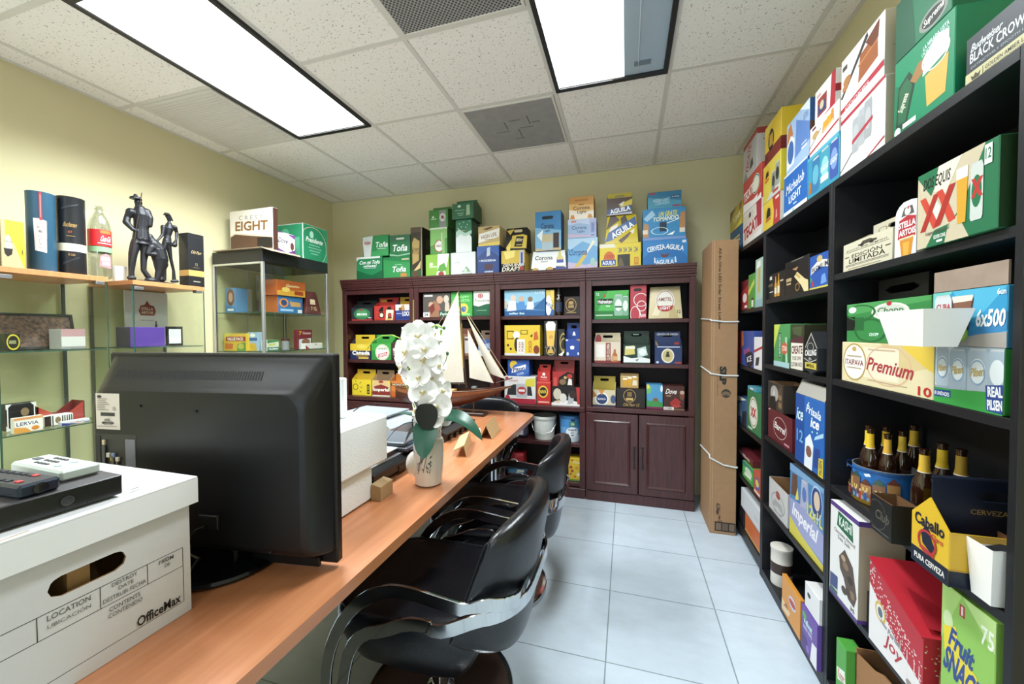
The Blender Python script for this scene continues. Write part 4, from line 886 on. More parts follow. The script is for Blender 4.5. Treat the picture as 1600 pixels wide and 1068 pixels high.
# black case with slate, mouse; laptop, printer
cs = thing('equipment_case', 'long black case with pale top lying behind the vase', 'case', (-1.08, 1.455, DZ+.001), -.03)
mb = MB(); cb = mat('black_case_plastic', '151518', .4)
W2, D2 = .165, .2
mb.prism([(-W2, -D2, 0), (W2-.02, -D2, 0), (W2, -D2, .02), (W2, -D2, .05), (W2-.03, -D2, .068), (-W2, -D2, .068)], (0, 2*D2, 0), cb)
mb.build('body', cs)
MB().box(-W2+.004, W2-.032, -D2+.006, D2-.006, .068, .072, mat('pale_grey_top', 'a9afb6', .3), .001).build('lid', cs)
MB().box(W2-.004, W2+.004, -.04, .02, .012, .04, mat('case_latch', '08080a', .4), .002).build('latch', cs)
sl = thing('external_drive', 'flat silver drive box with black edge on the pale case lid', 'drive', (-1.08, 1.40, DZ+.0745), .0)
MB().box(-.12, .12, -.075, .075, 0, .018, mat('drive_black', '121318', .3), .002).build('body', sl)
MB().box(-.121, .121, -.076, .076, .018, .023, mat('drive_silver', 'd4dae0', .3, .3), .002).build('top_plate', sl)
mo = thing('computer_mouse', 'small white computer mouse on the silver drive box', 'mouse', (-1.0, 1.39, DZ+.0985), .4)
m_ = MB(); m_.ball((0, 0, .006), (.03, .019, .014), mat('white_gloss', 'e8eaec', .2), 20, 10); m_.v = [(p[0], p[1], max(0, p[2])) for p in m_.v]; m_.build('shell', mo)
MB().box(.006, .018, -.0015, .0015, .016, .0195, bg, .0005).build('wheel', mo)
sv = mat('silver_laptop', '7c838c', .35, .5)
for k, (zz, lb, dx) in enumerate(((.0745, 'closed silver laptop on the far half of the case, lower one', 0), (.0965, 'closed silver laptop lying on top of the other laptop', -.015))):
    lt = thing('laptop', lb, 'laptop', (-1.07+dx, 1.565, DZ+zz), .02, 'closed laptops')
    MB().box(-.15, .15, -.088, .088, 0, .011, mat('laptop_base', '23262d', .4), .003).build('base', lt)
    MB().box(-.15, .15, -.088, .088, .0115, .02, sv, .003).build('lid', lt)
    MB().box(.1505, .152, -.06, .0, .004, .009, mat('blue_edge', '3f6ea6', .35)).build('port_strip', lt)
pr = thing('printer', 'silver and black desktop printer behind the orchid', 'printer', (-1.38, 1.93, DZ+.001), -.05)
mb = MB(); mb.prism([(-.2, -.16, 0), (.2, -.16, 0), (.2, -.16, .09), (.15, -.16, .125), (-.18, -.16, .135), (-.2, -.16, .09)], (0, .3, 0), mat('printer_silver', 'aab0b8', .35, .3)); mb.build('body', pr)
MB().box(-.17, .14, -.12, .1, .136, .148, mat('printer_cover', '8f969e', .4), .003).build('cover', pr)
MB().box(-.18, .18, -.25, -.161, .01, .03, mat('printer_tray', 'c9ced4', .4), .003).build('paper_tray', pr)
MB().tube([(-.1, -.1, .15), (-.03, -.12, .19), (.05, -.1, .21), (.1, -.02, .19)], .003, bp, 6).build('cable', pr)
fp = thing('desk_phone', 'black sloping desk device right of the orchid flowers', 'desk device', (-1.04, 2.1, DZ+.001), -.04)
mb = MB(); mb.prism([(-.1, -.2, 0), (.1, -.2, 0), (.115, -.2, .045), (.07, -.2, .06), (.0, -.2, .085), (-.02, -.2, .115), (-.1, -.2, .115)], (0, .38, 0), cb); mb.build('body', fp)
for k in range(4): MB().box(.104, .1185, -.16+.07*k, -.13+.07*k, .012, .03, mat('port_black', '030304', .4), .001).build('port', fp)
MB().box(.02, .06, -.18, .14, .066, .082, bg, .004).build('ridge', fp)
# cardboard corner protectors
kraft2 = mat('corner_protector_kraft', 'c9a878', .75, noise=.08, nscale=70)
def angle_piece(label, loc, rz, L, w_, h_, roll=0):
    mb = MB(); t_ = .004
    mb.prism([(-w_, 0, 0), (-w_+t_, 0, 0), (0, 0, h_-t_), (w_-t_, 0, 0), (w_, 0, 0), (0, 0, h_+.002)], (0, L, 0), kraft2); mb.M = None
    if roll: mb.v = [tuple(Matrix.Rotation(roll, 3, 'Y') @ Vector(p)) for p in mb.v]; z_ = min(p[2] for p in mb.v); mb.v = [(p[0], p[1], p[2]-z_) for p in mb.v]
    tag(mb.build('corner_protector', None, loc, rz, 20), label, 'cardboard')
angle_piece('kraft cardboard corner strip standing tent-like near desk end', (-.755, 2.03, DZ+.001), .12, .22, .038, .078)
angle_piece('kraft cardboard corner strip overhanging the desk edge', (-.765, 1.70, DZ+.001), .30, .26, .036, .045, .45)
tag(MB().tube([(-.02, 0, .012), (.02, 0, .012)], .012, mat('tan_tape', 'c89a5c', .6), 14).build('tape_roll', None, (-.868, 2.0, DZ+.001), .3), 'small tan tape roll beside the black desk device', 'tape')
tag(MB().box(-.012, .012, -.02, .02, 0, .03, mat('white_board', 'e4e2de', .6), .003).build('packing_piece', None, (-.835, 2.12, DZ+.001), .5), 'small white piece between the two kraft corner strips', 'packing')
# ------------------------------------------------------------------ orchid in a vase
def orchid():
    cx, cy = -.752, 1.37; t = thing('orchid', 'white artificial orchid in a painted white vase on the desk', 'plant', (cx, cy, DZ+.001))
    cer = mat('white_ceramic', 'e4ded6', .18, coat=.5)
    v = MB(); v.lathe([(.044, 0), (.052, .006), (.054, .03), (.057, .06), (.059, .1), (.060, .15), (.060, .165), (.057, .178), (.050, .185), (.050, .218), (.053, .222), (.053, .227), (.047, .227), (.046, .2), (.046, .19)], cer, 36, cap=(True, True))
    def fn(x, z, k): an = -PI/2-.05+(x/100-.5)*2.0; r = .0606+.0001*k-max(0, .1-z/100*.23)*.045; return (r*math.cos(an), r*math.sin(an), .23*z/100)
    g = []
    random.seed(3)
    for i in range(26):
        x = 52+random.uniform(-2, 40)*.8; z = 26+random.uniform(0, 40); a = random.uniform(0, 3.1); l = random.uniform(3, 6)
        g.append(f"p {random.choice(['3c5a48','56735a','2e4a3c','7a8a72'])} {x-l*math.cos(a):.1f} {z-l*math.sin(a):.1f} {x+1.5*math.sin(a):.1f} {z-1.5*math.cos(a):.1f} {x+l*math.cos(a):.1f} {z+l*math.sin(a):.1f} {x-1.5*math.sin(a):.1f} {z+1.5*math.cos(a):.1f}")
    g.append('p 6a6a58 40 24 42 24 48 40 60 52 59 54 46 42;p 6a6a58 60 30 62 30 74 58 72 59;o 44 36 6 7 8a7a9a .2')
    draw(v, ';'.join(g), fn, .11, .23, curve=16); vo = v.build('vase', t)
    b = MB(); b.ball((-.05, -.02, .08), (.036, .034, .05), cer, 20, 12); b.build('handle', vo)
    leafm = mat('orchid_leaf_green', '1f5440', .35, noise=.2, nscale=20, stretch=(1, 1, 1)); lfd = mat('orchid_leaf_dark', '141d16', .5)
    def leaf(base, direc, L, W, up, droop, m, roll=0, n=12):
        d = Vector(direc).normalized(); side = d.cross(Vector((0, 0, 1))).normalized() if abs(d.z) < .95 else Vector((1, 0, 0)); mb = MB(); rows = []; rows2 = []
        side = (Matrix.Rotation(roll, 3, d) @ side)
        for i in range(n+1):
            s = i/n; p = Vector(base)+d*(L*s)+Vector((0, 0, up*math.sin(PI*s*.6)-droop*s*s)); wd = W*(math.sin(PI*min(1, s*.93+.07))**.5)+.0006
            r = [p+side*wd*q+Vector((0, 0, .28*wd*abs(q)**1.5)) for q in (-1, -.6, -.25, 0, .25, .6, 1)]
            rows.append([tuple(x) for x in r]); rows2.append([tuple(x-Vector((0, 0, .0012))) for x in r])
        mb.grid(rows, m); mb.grid([r[::-1] for r in rows2], m); mb.build('leaf', t, ang=60)
    B = (0, 0, .235)
    leaf((.02, -.045, .262), (.12, -.42, -.8), .15, .046, .025, .02, leafm)           # broad leaf hanging down the front
    leaf((.03, -.01, .25), (.96, .05, .05), .2, .04, .05, .12, leafm, .35)              # arching right
    leaf((-.02, .02, .245), (-.55, .6, .5), .15, .034, .05, .02, leafm)
    leaf((-.02, .0, .25), (-1, .15, 0), .17, .02, .03, .03, leafm)
    leaf((-.03, -.04, .25), (-1, -.3, -.35), .13, .006, .03, .07, leafm)
    leaf((.035, -.075, .235), (.02, -.1, 1), .10, .042, 0, 0, lfd, .3)
    leaf((-.03, -.02, .235), (-.4, -.3, -.6), .085, .028, .02, .02, lfd)
    leaf((.0, -.05, .26), (-.3, -.1, .8), .085, .04, 0, 0, lfd, .3)
    stem = mat('orchid_stem', '8aa83c', .5); wire = mat('yellow_stake', 'a89a3c', .5)
    def q(u, v_, dy=0): x, z = PY(u, v_, cy+dy); return (x-cx, dy, z-DZ-.001)
    for k in range(7):
        a = 2*PI*k/7; s = MB(); s.tube([(.015*math.cos(a), .015*math.sin(a), .2), (.022*math.cos(a), .022*math.sin(a), .29), (.03*math.cos(a)+.01, .02*math.sin(a), .33)], [.0045, .004, .003], stem, 8); s.build('stem', t)
    s = MB(); s.tube([q(662, 680), q(650, 640), q(635, 600, .02), q(640, 560, .04), q(655, 520, .04), q(680, 508, .02), q(692, 512, .02)], .0035, stem, 8); s.build('stem', t)
    s = MB(); s.tube([q(668, 680, .02), q(676, 620, .03), q(680, 560, .04), q(690, 515, .05)], .0045, stem, 8); s.build('stem', t)
    s = MB(); s.tube([q(646, 468, -.02), q(646, 520, -.02), q(649, 592, -.05)], .0022, wire, 6); s.build('stake', t)
    s = MB(); s.tube([q(574, 545, .06), q(583, 532, .06), q(597, 524, .05), q(612, 523, .03), q(630, 530, 0)], .0022, stem, 6); s.build('stem', t)
    pet = mat('orchid_petal_white', 'fafaf9', .55, spec=.3, noise=.04, nscale=60); cen = mat('orchid_centre', 'cfc08a', .6)
    random.seed(11)
    def flower(u, v_, dy, size, face, roll, first=[None]):
        p = q(u, v_, dy)
        if first[0] is None:
            mb = MB()
            def petal(ang, L, W, lift, cup):
                rows = []
                for i in range(8):
                    s = i/7; wd = W*math.sin(PI*min(1, .08+s*.88))**.55; rows.append([])
                    for j in (-1, -.6, -.2, .2, .6, 1):
                        x = L*s; y = wd*j; z = lift*s*s-.35*L*s*s*s+cup*abs(j)**2*wd+.05*math.sin(9*s+3*j)*wd
                        c_, s_ = math.cos(ang), math.sin(ang); rows[-1].append((x*c_-y*s_, x*s_+y*c_, z))
                mb.grid(rows, pet); mb.grid([[(a_, b_, c_-.0012/.05) for a_, b_, c_ in r[::-1]] for r in rows], pet)
            for an in (PI/2, PI/2+2.2, PI/2-2.2): petal(an, 1, .46, .30, .2)
            for an in (.12, PI-.12): petal(an, 1.02, .72, .42, .25)
            o = mb.build('flower', t, ang=70)
            c = MB(); c.ball((0, .02, .16), (.13, .15, .12), pet, 10, 6); c.ball((0, -.1, .2), (.09, .16, .1), cen, 10, 6)
            for sx in (-1, 1): c.ball((sx*.13, -.02, .18), (.07, .12, .12), cen, 8, 6); c.tube([(sx*.03, -.2, .2), (sx*.09, -.36, .3), (sx*.16, -.34, .36)], [.03, .018, .008], cen, 6)
            c.build('flower_centre', o); first[0] = o
            tgt = o
        else:
            tgt = first[0].copy(); COL.objects.link(tgt)
            for ch in first[0].children: d = ch.copy(); COL.objects.link(d); d.parent = tgt
        tgt.location = p; n = Vector(face).normalized(); tgt.rotation_mode = 'QUATERNION'
        tgt.rotation_quaternion = n.to_track_quat('Z', 'Y') @ Euler((0, 0, roll)).to_quaternion(); tgt.scale = (size,)*3
    F = [(653, 524, -.03, .062, (.4, -1, .1)), (636, 549, -.04, .062, (-.3, -1, .0)), (660, 560, -.05, .058, (.5, -1, -.1)), (628, 572, .0, .05, (-.8, -.6, .0)), (640, 588, .0, .052, (-.3, -.7, -.4)), (676, 522, .02, .05, (.8, -.5, .3)),
         (672, 590, .01, .055, (.7, -.6, .1)), (662, 612, -.045, .06, (.1, -1, .2)), (680, 634, -.05, .062, (.35, -1, .05)), (652, 640, -.01, .052, (-.7, -.7, 0)), (668, 660, -.03, .055, (.1, -1, -.3)), (690, 610, .02, .05, (.9, -.3, .1)),
         (645, 512, .03, .052, (-.2, -.4, .8)), (668, 535, .05, .06, (.5, .6, .3)), (640, 560, .07, .06, (-.5, .8, .2)), (670, 630, .06, .06, (.3, .9, 0)), (684, 570, .03, .045, (.9, -.2, .2)), (655, 590, -.05, .05, (.0, -1, .3)), (641, 535, -.02, .055, (-.5, -1, .3)), (664, 545, -.05, .055, (.2, -1, .2)), (672, 650, -.05, .055, (.2, -1, .1)), (690, 650, .0, .048, (.9, -.6, 0))]
    for u, v_, dy, s_, f in F: flower(u, v_, dy, s_, f, random.uniform(-.3, .3))
    bud = mat('orchid_bud', '3c6a48', .5)
    for u, v_ in ((682, 511), (694, 512), (699, 552)): b = MB(); b.ball(q(u, v_, .02), (.006, .006, .008), bud, 10, 6); b.build('bud', t)
    b = MB(); b.tube([q(692, 572, .02), q(697, 562, .02), q(699, 553, .02)], .0014, bud, 6); b.build('stem', t)
orchid()

# ------------------------------------------------------------------ model sailing ship
def ship():
    Y = 2.6; cx, cz = -1.2, DZ+.001; t = thing('model_ship', 'wooden model sailing ship with cream sails at the desk end', 'model ship', (cx, Y, cz))
    def q(u, v, dy=0): x, z = PY(u, v, Y+dy); return (x-cx, dy, z-cz)
    hullm = wood('varnished_hull', '8a5636', '6d3f28', .28, (2, 20, 20), 3, .4); hull2 = wood('dark_hull', '5c3020', '4a2418', .35, (2, 20, 20), 3, .3); deckm = mat('planked_deck', 'b98f62', .5, noise=.25, nscale=30, stretch=(2, 30, 2)); trim = mat('ship_trim', '5a3522', .4)
    stern, bow = q(618, 612)[0], q(798, 594)[0]; L = bow-stern; n = 18
    def sec(s):                                       # half-breadth, sheer height, keel depth
        b = .075*(1-abs(2*s-.92)**2.6)**.8 if 0 < s < 1 else 0; b = max(b if not isinstance(b, complex) else 0, .002)
        sheer = .168+.06*max(0, s-.5)**1.6*2.6+.02*(1-s)**2; keel = .036+.185*max(0, (s-.3)/.7)**2.1+.06*(1-s)**6
        return b, sheer, min(keel, sheer-.008)
    up, lo, dk_ = [], [], []
    for i in range(n+1):
        s = i/n; x = stern+L*s; b, sh, ke = sec(s); wl = sh-(sh-ke)*.32
        prof = [(1, sh), (1.0, sh-(sh-wl)*.5), (.97, wl)]; low = [(.97, wl), (.85, wl-(wl-ke)*.3), (.5, wl-(wl-ke)*.7), (.12, wl-(wl-ke)*.95), (.03, ke)]
        up.append([(x, -b*k, z) for k, z in prof]+[(x, b*k, z) for k, z in prof[::-1]]); lo.append([(x, -b*k, z) for k, z in low]+[(x, b*k, z) for k, z in low[::-1]])
        dk_.append([(x, -b*.94, sh-.012), (x, 0, sh-.008), (x, b*.94, sh-.012)])
    h = MB()
    for rows in ([r[:3] for r in up], [r[3:] for r in up]): h.grid(rows, hullm)
    h.grid(lo, hull2); ho = h.build('hull', t, ang=50)
    MB().grid(dk_, deckm).build('deck', ho)
    for k in (-1, 1): r_ = MB(); r_.tube([(stern+L*i/n, k*sec(i/n)[0], sec(i/n)[1]) for i in range(n+1)], .0035, trim, 6); r_.build('rail', ho)
    d = MB(); x = q(700, 606)[0]; d.box(x-.1, x+.06, -.03, .03, .155, .182, mat('ship_cabin', 'c9a068', .45), .003); d.build('cabin', t)
    m = mat('dark_mast', '38221b', .45); mb = MB(); a, b = q(729, 606), q(717, 451); mb.tube([a, b], [.0065, .0035], m, 10); mb.build('mast', t)
    MB().tube([q(728, 599), q(640, 600)], .004, m, 8).build('boom', t); MB().tube([q(775, 598), (bow+.012, 0, q(798, 590)[2])], .004, m, 8).build('bowsprit', t)
    MB().tube([q(721, 505, -.004), q(724, 575, -.006)], .003, mat('brass_spar', 'b8942c', .4, .4), 6).build('spar', t)
    sail = mat('cream_sailcloth', 'c6c2b6', .8, noise=.06, nscale=30, bump=.15, bscale=90); rope = mat('rigging_cord', 'cdbb90', .8)
    def tri(name, A, B, C, belly, m_=10):
        mb = MB(); A, B, C = map(Vector, (A, B, C)); rows = []
        for i in range(m_+1):
            s = i/m_; P, R = A.lerp(B, s), A.lerp(C, s); rows.append([])
            for j in range(m_+1): u = j/m_; p = P.lerp(R, u); p = p+Vector((0, -belly*math.sin(PI*u)*math.sin(PI*min(1, s*.8+.1))*s, 0)); rows[-1].append(tuple(p))
        mb.grid(rows, sail); mb.grid([[(p[0], p[1]+.0015, p[2]) for p in r[::-1]] for r in rows], sail)
        o = mb.build(name, t, ang=80); r_ = MB(); r_.tube([A, B], .0016, rope, 5); r_.tube([A, C], .0016, rope, 5); r_.build('bolt_rope', o)
    tri('sail', q(715, 457), q(650, 597), q(725, 597), .03)
    tri('sail', q(730, 494, .01), q(765, 583, .03), q(790, 592, .01), .02)
    tri('sail', q(731, 515, -.01), q(734, 590, -.03), q(771, 598, -.01), .025)
    r_ = MB(); r_.tube([q(718, 470), q(796, 592)], .0012, rope, 5); r_.tube([q(717, 455), q(622, 608)], .0012, rope, 5); r_.tube([q(719, 480), (q(712, 604)[0], .06, .2)], .0012, rope, 5); r_.build('rigging', t)
    s = MB(); s.box(q(670, 648)[0], q(759, 640)[0], -.045, .045, 0, .022, mat('dark_stand', '2e1d18', .35), .003); so = s.build('stand', t)
    x = q(740, 620)[0]; MB().lathe([(.014, .022), (.014, .03), (.006, .034), (.006, .105)], mat('stand_post', '6a5038', .3, .5), 14, (x, 0, 0)).build('post', so)
    x = q(670, 620)[0]; MB().lathe([(.014, .022), (.014, .03), (.006, .034), (.006, .06)], mat('stand_post', '6a5038', .3, .5), 14, (x, 0, 0)).build('post', so)
ship()
# ------------------------------------------------------------------ black leather chairs with chrome arm bands
def chair():
    t = thing('desk_chair', 'black leather chair with chrome arm bands, nearest the viewer', 'chair', (0, 0, 0), 0, 'leather chairs around the desk')
    lea = mat('black_leather', '0d0f15', .3, bump=.18, bscale=130, spec=.5); pipe = mat('leather_piping', '1c1c20', .4); dkc = mat('smoked_top', '4a3a34', .15, .3)
    MB().lathe([(.262, 0), (.27, .004), (.27, .024), (.266, .028), (.25, .029)], CHROME, 64, cap=(True, False)).build('base', t)
    MB().lathe([(.2505, .027), (.2505, .0285), (.03, .030)], dkc, 64).build('base_cover', t)
    MB().lathe([(.05, .029), (.05, .04), (.032, .05), (.032, .2), (.09, .205), (.09, .215)], CHROME, 28).build('pedestal', t)
    mb = MB(); rows = []
    def outl(k, z, off=0):
        out = []
        for i in range(48):
            a = 2*PI*i/48; e = 2/5.5; c, s = math.cos(a), math.sin(a)
            x = math.copysign(abs(c)**e, c); y = math.copysign(abs(s)**e, s)
            fr = 1 if x < 0 else 1-.06*x
            out.append((-.035+(.265)*x*k+off, .245*y*k*fr, z+(.012*(x-1)*.5 if z > .4 else 0)))
        return out
    for k, z in ((.5, .20), (.66, .215), (.80, .25), (.92, .31), (.985, .36), (1.0, .41), (.985, .432), (.94, .447), (.84, .455), (.6, .452), (.3, .447), (.02, .445)): rows.append(outl(k, z))
    mb.grid(rows, lea, True, True); so = mb.build('seat', t, ang=60)
    p = MB(); p.tube(outl(.955, .4465), .0035, pipe, 6, closed=True); p.build('piping', so)
    # wrap-around back
    mb = MB(); n = 30; rows = []; top_edge = []
    for i in range(n+1):
        y = -.255+.51*i/n; f = abs(y)/.255; xb = .335-.085*f**2.4; zt = .80-.05*f**3; zb = .33+.09*f**3
        sl = math.copysign(.085*2.4*f**1.4/.255, y); nx, ny = 1, sl; l = math.hypot(nx, ny); nx, ny = nx/l, ny/l
        taper = (1-f**10*.75)
        ring = []
        for j in range(20):
            a = 2*PI*j/20; c, s = math.cos(a), math.sin(a)
            zc = (zt+zb)/2; hz = (zt-zb)/2*(1 if f < 1 else .96); z = zc+hz*math.copysign(abs(s)**.45, s)
            h = (z-zb)/(zt-zb); th = (.026+.018*max(0, h-.55)/.45)*taper; lean = .055*h-.02-(.07*f**3)*(1-h)
            o = th*math.copysign(abs(c)**.7, c)
            ring.append((xb+lean+o*nx, y+o*ny, z))
        rows.append(ring)
    mb.grid(rows, lea, True, True); bo = mb.build('backrest', t, ang=60)
    for i_ in (0, n): MB().tube([tuple(v) for v in rows[i_]], .0035, pipe, 6, closed=True).build('piping', bo)
    # two chrome bands each side joined round the back
    for hh, fx, ztop, w_ in ((0, -.30, .56, .262), (1, -.225, .48, .272)):
        half = []
        R = [(fx+.16, .04), (fx+.10, .055), (fx+.045, .10), (fx+.02, .17), (fx+.025, .26), (fx+.05, .35), (fx+.10, .44-.03*hh), (fx+.17, ztop-.05), (fx+.25, ztop-.008), (fx+.33, ztop), (.13-.03*hh, ztop-.012), (.22-.07*hh, ztop-.02+.012*hh)]
        zz = .55-.055*hh
        for x, z in R: half.append(((x, -w_, z), (0, -1, 0)))
        rr = .10+.07*hh; x0 = .235-.05*hh
        for k in range(1, 7): a = PI/2*k/6; half.append(((x0+.02+rr*math.sin(a), -w_+rr*(1-math.cos(a)), zz+.004*(6-k)+.045*hh*(k/6)-.0*hh), (math.sin(a), -math.cos(a), 0)))
        pts = half+[((p[0], -p[1], p[2]), (n_[0], -n_[1], n_[2])) for p, n_ in half[::-1]]
        # smooth the polyline once
        P = [Vector(p) for p, _ in pts]; Nn = [Vector(q) for _, q in pts]; P2, N2 = [P[0]], [Nn[0]]
        for i in range(len(P)-1):
            P2 += [P[i].lerp(P[i+1], .25), P[i].lerp(P[i+1], .75)]; N2 += [Nn[i].lerp(Nn[i+1], .25), Nn[i].lerp(Nn[i+1], .75)]
        P2.append(P[-1]); N2.append(Nn[-1])
        b = MB(); b.tube(P2, 0, CHROME, flat=(.04, .009, N2)); b.build('arm_band', t, ang=40)
    return t
ch = chair(); ch.location = (-.655, 1.27, 0)
copy_thing(ch, (-.665, 1.93, 0), .03, 'black leather chair with chrome arm bands, second along the desk side')
copy_thing(ch, (-1.08, 2.70, 0), PI/2, 'black leather chair at the far end of the desk, its top showing')
# ------------------------------------------------------------------ cartons on the back bookcases
def B(z0, u0, u1, v0, label, col, y=3.15, D=.2, kind='box', name=None, cat=None, group=None, gap=.0015, **kw):
    xa, xb = PY(u0, v0+15, y)[0]+gap, PY(u1, v0+15, y)[0]-gap
    if z0 < 1.6: i_ = max(q for q in range(4) if BX[q] < (xa+xb)/2); xa, xb = max(xa, BX[i_]+.0235), min(xb, BX[i_+1]-.0235)
    H = PY((u0+u1)/2, v0, y)[1]-z0
    if z0 < 1.6: H = min(H, min(q for q in (SH[i_][1]-.034, SH[i_][0]-.034, 1.697) if q > z0+.05)-z0)
    if kind == 'six': name = name or 'bottle_carrier'; cat = cat or 'bottle carrier'
    carton(name or 'drink_carton', label, cat or 'carton', group, xb-xa, D, H, ((xa+xb)/2, y+D/2, z0+.001), 0, kind, col, **kw)
    return z0+.001+H
GT, G1, G2, G3 = 'cartons on top of the bookcases', 'cartons on the bookcase upper shelves', 'cartons on the bookcase middle shelves', 'cartons on the bookcase lower shelves'
T = BH
k = dict(group=GT, y=3.16)
# on top of the bookcases, left to right
z = B(T, 557, 597.5, 401, 'green carton with white handwriting at left end of bookcase tops', '1f8a50', F='p 0f6a3c 0 0 100 0 100 40 60 20 40 26 0 44;r 0 92 92 100 e8f0ea;p e8d8d8 0 100 14 100 0 80;t Con_mi_Toña 12 68 92 84 fff .3;t niñaaa! 28 55 78 66 fff .3;r 30 50 76 51.5 fff', **k)
B(z, 567, 607, 368, 'green carton with white glass picture, upper left of the left-end group', '2c9450', F='p 3aa858 0 0 100 0 100 40 0 10;p d8dcd8 0 96 40 100 36 60 30 0 4 0 0 60;e 18 66 14 10 c8a8a4;t TONA 6 62 30 70 b03030;t Toña 50 42 99 68 fff .2;r 56 34 90 37 cfe8d4', **k)
z = B(T, 598.5, 641, 401, 'green carton with small orange badge, right half of left-end group', '2e9a4e', F='p 1f8446 0 100 100 100 100 70 0 90;t Toña 34 30 86 56 fff .2;r 70 84 96 90 d8c89c;p d8843a 64 8 88 8 86 24 66 24;r 44 62 70 64 cfe8d4', **k)
B(z, 608.5, 641, 367, 'dark green carton with slotted top band, upper right of left-end group', '2a7d48', F='r 0 70 100 100 2f6a48;s 52 83 40 9 c8c8b8;t Toña 14 24 88 56 fff .2;p 8cc49c 0 6 40 0 100 8 100 14 40 6 0 14', **k)
B(T, 641.5, 660, 355, 'tall dark carton with gold label, standing like a tower', '3a3222', D=.22, side='221c14', F='p b89a54 14 26 68 34 76 72 30 80 12 70;p d8b878 16 12 60 24 88 34 80 18 40 14;t COSTENA 22 42 70 64 5a4420 0 80;r 0 0 100 14 2f5a34;r 20 0 60 12 6a4028;r 0 90 100 100 5a4a3c;r 90 0 96 100 a89a7a', R='r 4 55 96 96 2c241c;r 4 4 96 50 1c1812;r 30 60 80 80 5a4a34', **k)
z = B(T, 665, 702, 397, 'lime green carton at the bottom of the green stack of three', '8cc43c', F='p e8f0e8 50 30 90 40 100 100 52 100;e 66 12 20 18 f0ece0;e 66 10 12 12 b03a30;e 24 56 8 8 dcecc8;r 16 42 48 47 e8f4d8;p 5aa83c 50 26 70 20 90 30 80 60 60 50', **k)
z = B(z, 672, 699, 355.5, 'green carton with oval emblem, middle of the green stack of three', '4a9a3c', side='3a7a34', F='p 7ac05a 0 30 100 60 100 100 0 100;r 0 94 100 100 d8e4c8;p e8e8e0 28 38 50 52 74 42 76 20 56 6 30 18;o 52 30 28 24 b84a34 .15;t Alpina 34 24 72 36 8a2a2a .2;r 64 20 72 80 b8d8a0;p 8ac070 70 2 84 2 86 96 72 96', **k)
B(z, 670, 700, 320, 'green carton topping the left green stack, grey can picture', '3f8f38', y=3.16, group=GT, kind='six', h1=.78, D=.16, top='3a7f36', inner='2c5a2a', F='r 54 0 90 96 8a8f8c;e 72 56 16 24 d8dcd8;e 72 58 8 8 a83030;t mid 62 46 84 54 36a;e 22 60 6 6 dff0d8;r 10 46 40 52 b8dca8', P='r 20 40 60 50 b8dca8', slot=False)
z = B(T, 704, 743, 394, 'white carton with faint green drawing under the snowy green one', 'dfe6e4', F='p 9cc0a0 44 14 64 40 84 12;p 4a8a54 52 20 64 34 76 18;r 46 6 88 8 6a8a6a;r 14 54 38 57 a8b8b0;e 60 22 8 8 c8d8c4;p c4d0d0 0 0 6 0 4 100 0 100', **k)
z = B(z, 712, 737, 343, 'emerald and white snow-patterned carton, middle of its stack', '1e7c50', side='2a5a44', F='p e6efee 0 0 100 0 100 44 80 58 50 50 20 60 0 50;p b0d8c8 0 44 30 56 60 48 100 56 100 66 60 58 20 72 0 62;e 24 88 3 2 bfe8cc;e 50 92 3 2 bfe8cc;e 74 84 3 2 bfe8cc;e 36 78 3 2 bfe8cc;e 64 76 3 2 bfe8cc;e 86 94 3 2 bfe8cc;e 14 74 3 2 bfe8cc;e 50 70 14 6 1f6a48;r 40 66 60 68 c0a060', **k)
B(z, 706, 740, 308, 'dark green carton highest of all on the bookcase tops', '2c7048', y=3.14, D=.2, side='1f5a38', group=GT, kind='six', h1=.72, top='2a6a44', inner='244', F='p a8c89a 66 20 84 24 82 90 68 86;e 34 82 8 8 cfe4cc;t Dosequis 16 50 58 62 9cc8a8 .3;r 24 34 54 40 86b894;r 30 22 52 27 86b894', P='r 26 40 70 50 9cc8a8', slot=False)
z = B(T, 745, 780, 384, 'royal blue carton under the cream slanted-label one', '1c3f8a', F='p 2a5ab0 0 100 100 100 100 60 50 90 0 60;p b8c4d4 44 62 60 66 60 96 46 92;t MODERNA 20 44 86 52 dfe6f4;r 10 47 16 49 fff;r 34 16 72 36 4a2a3a;t estabel 34 6 72 13 dfe6f4;r 30 2 70 3 9ab', **k)
B(z, 747, 781, 353, 'cream carton with slanted white label, on the royal blue one', 'c8aa6a', F='p efeae2 0 16 96 42 100 86 4 62;t HIGH_LIFE 14 40 86 60 8a6a3a 0 9;r 30 30 70 33 a88a5a;p e8c84a 0 0 100 0 100 20 0 8;p 6a4a2a 20 86 60 96 70 90 40 80', **k)
z = B(T, 783, 820, 391, 'yellow and black carton under the black slotted one', 'd6b338', F='r 0 0 100 42 141310;t GENUINE 8 28 88 42 efe6cc .15;t DRAFT 4 8 84 26 efe6cc .15;p f0dc70 10 96 60 100 56 70 20 60;r 78 30 98 98 b8bcc4;r 84 40 92 88 3a4a9a;r 80 10 96 28 a8322c', **k)
B(z, 789, 824, 355, 'black and yellow carton with arched slot, top of its pair', '16130f', y=3.165, D=.16, group=GT, kind='gable', taper=(.06, .3), F='p d8b83c 22 10 96 6 100 62 80 70 30 66;p 16130f 40 16 76 14 84 60 50 62;p e8d04a 8 0 22 0 26 50 4 14;t Miller 50 38 80 54 e8d8a0 .3;s 58 86 40 12 c8b888;p caa83a 4 90 40 96 20 70;r 50 22 76 25 d8c060')
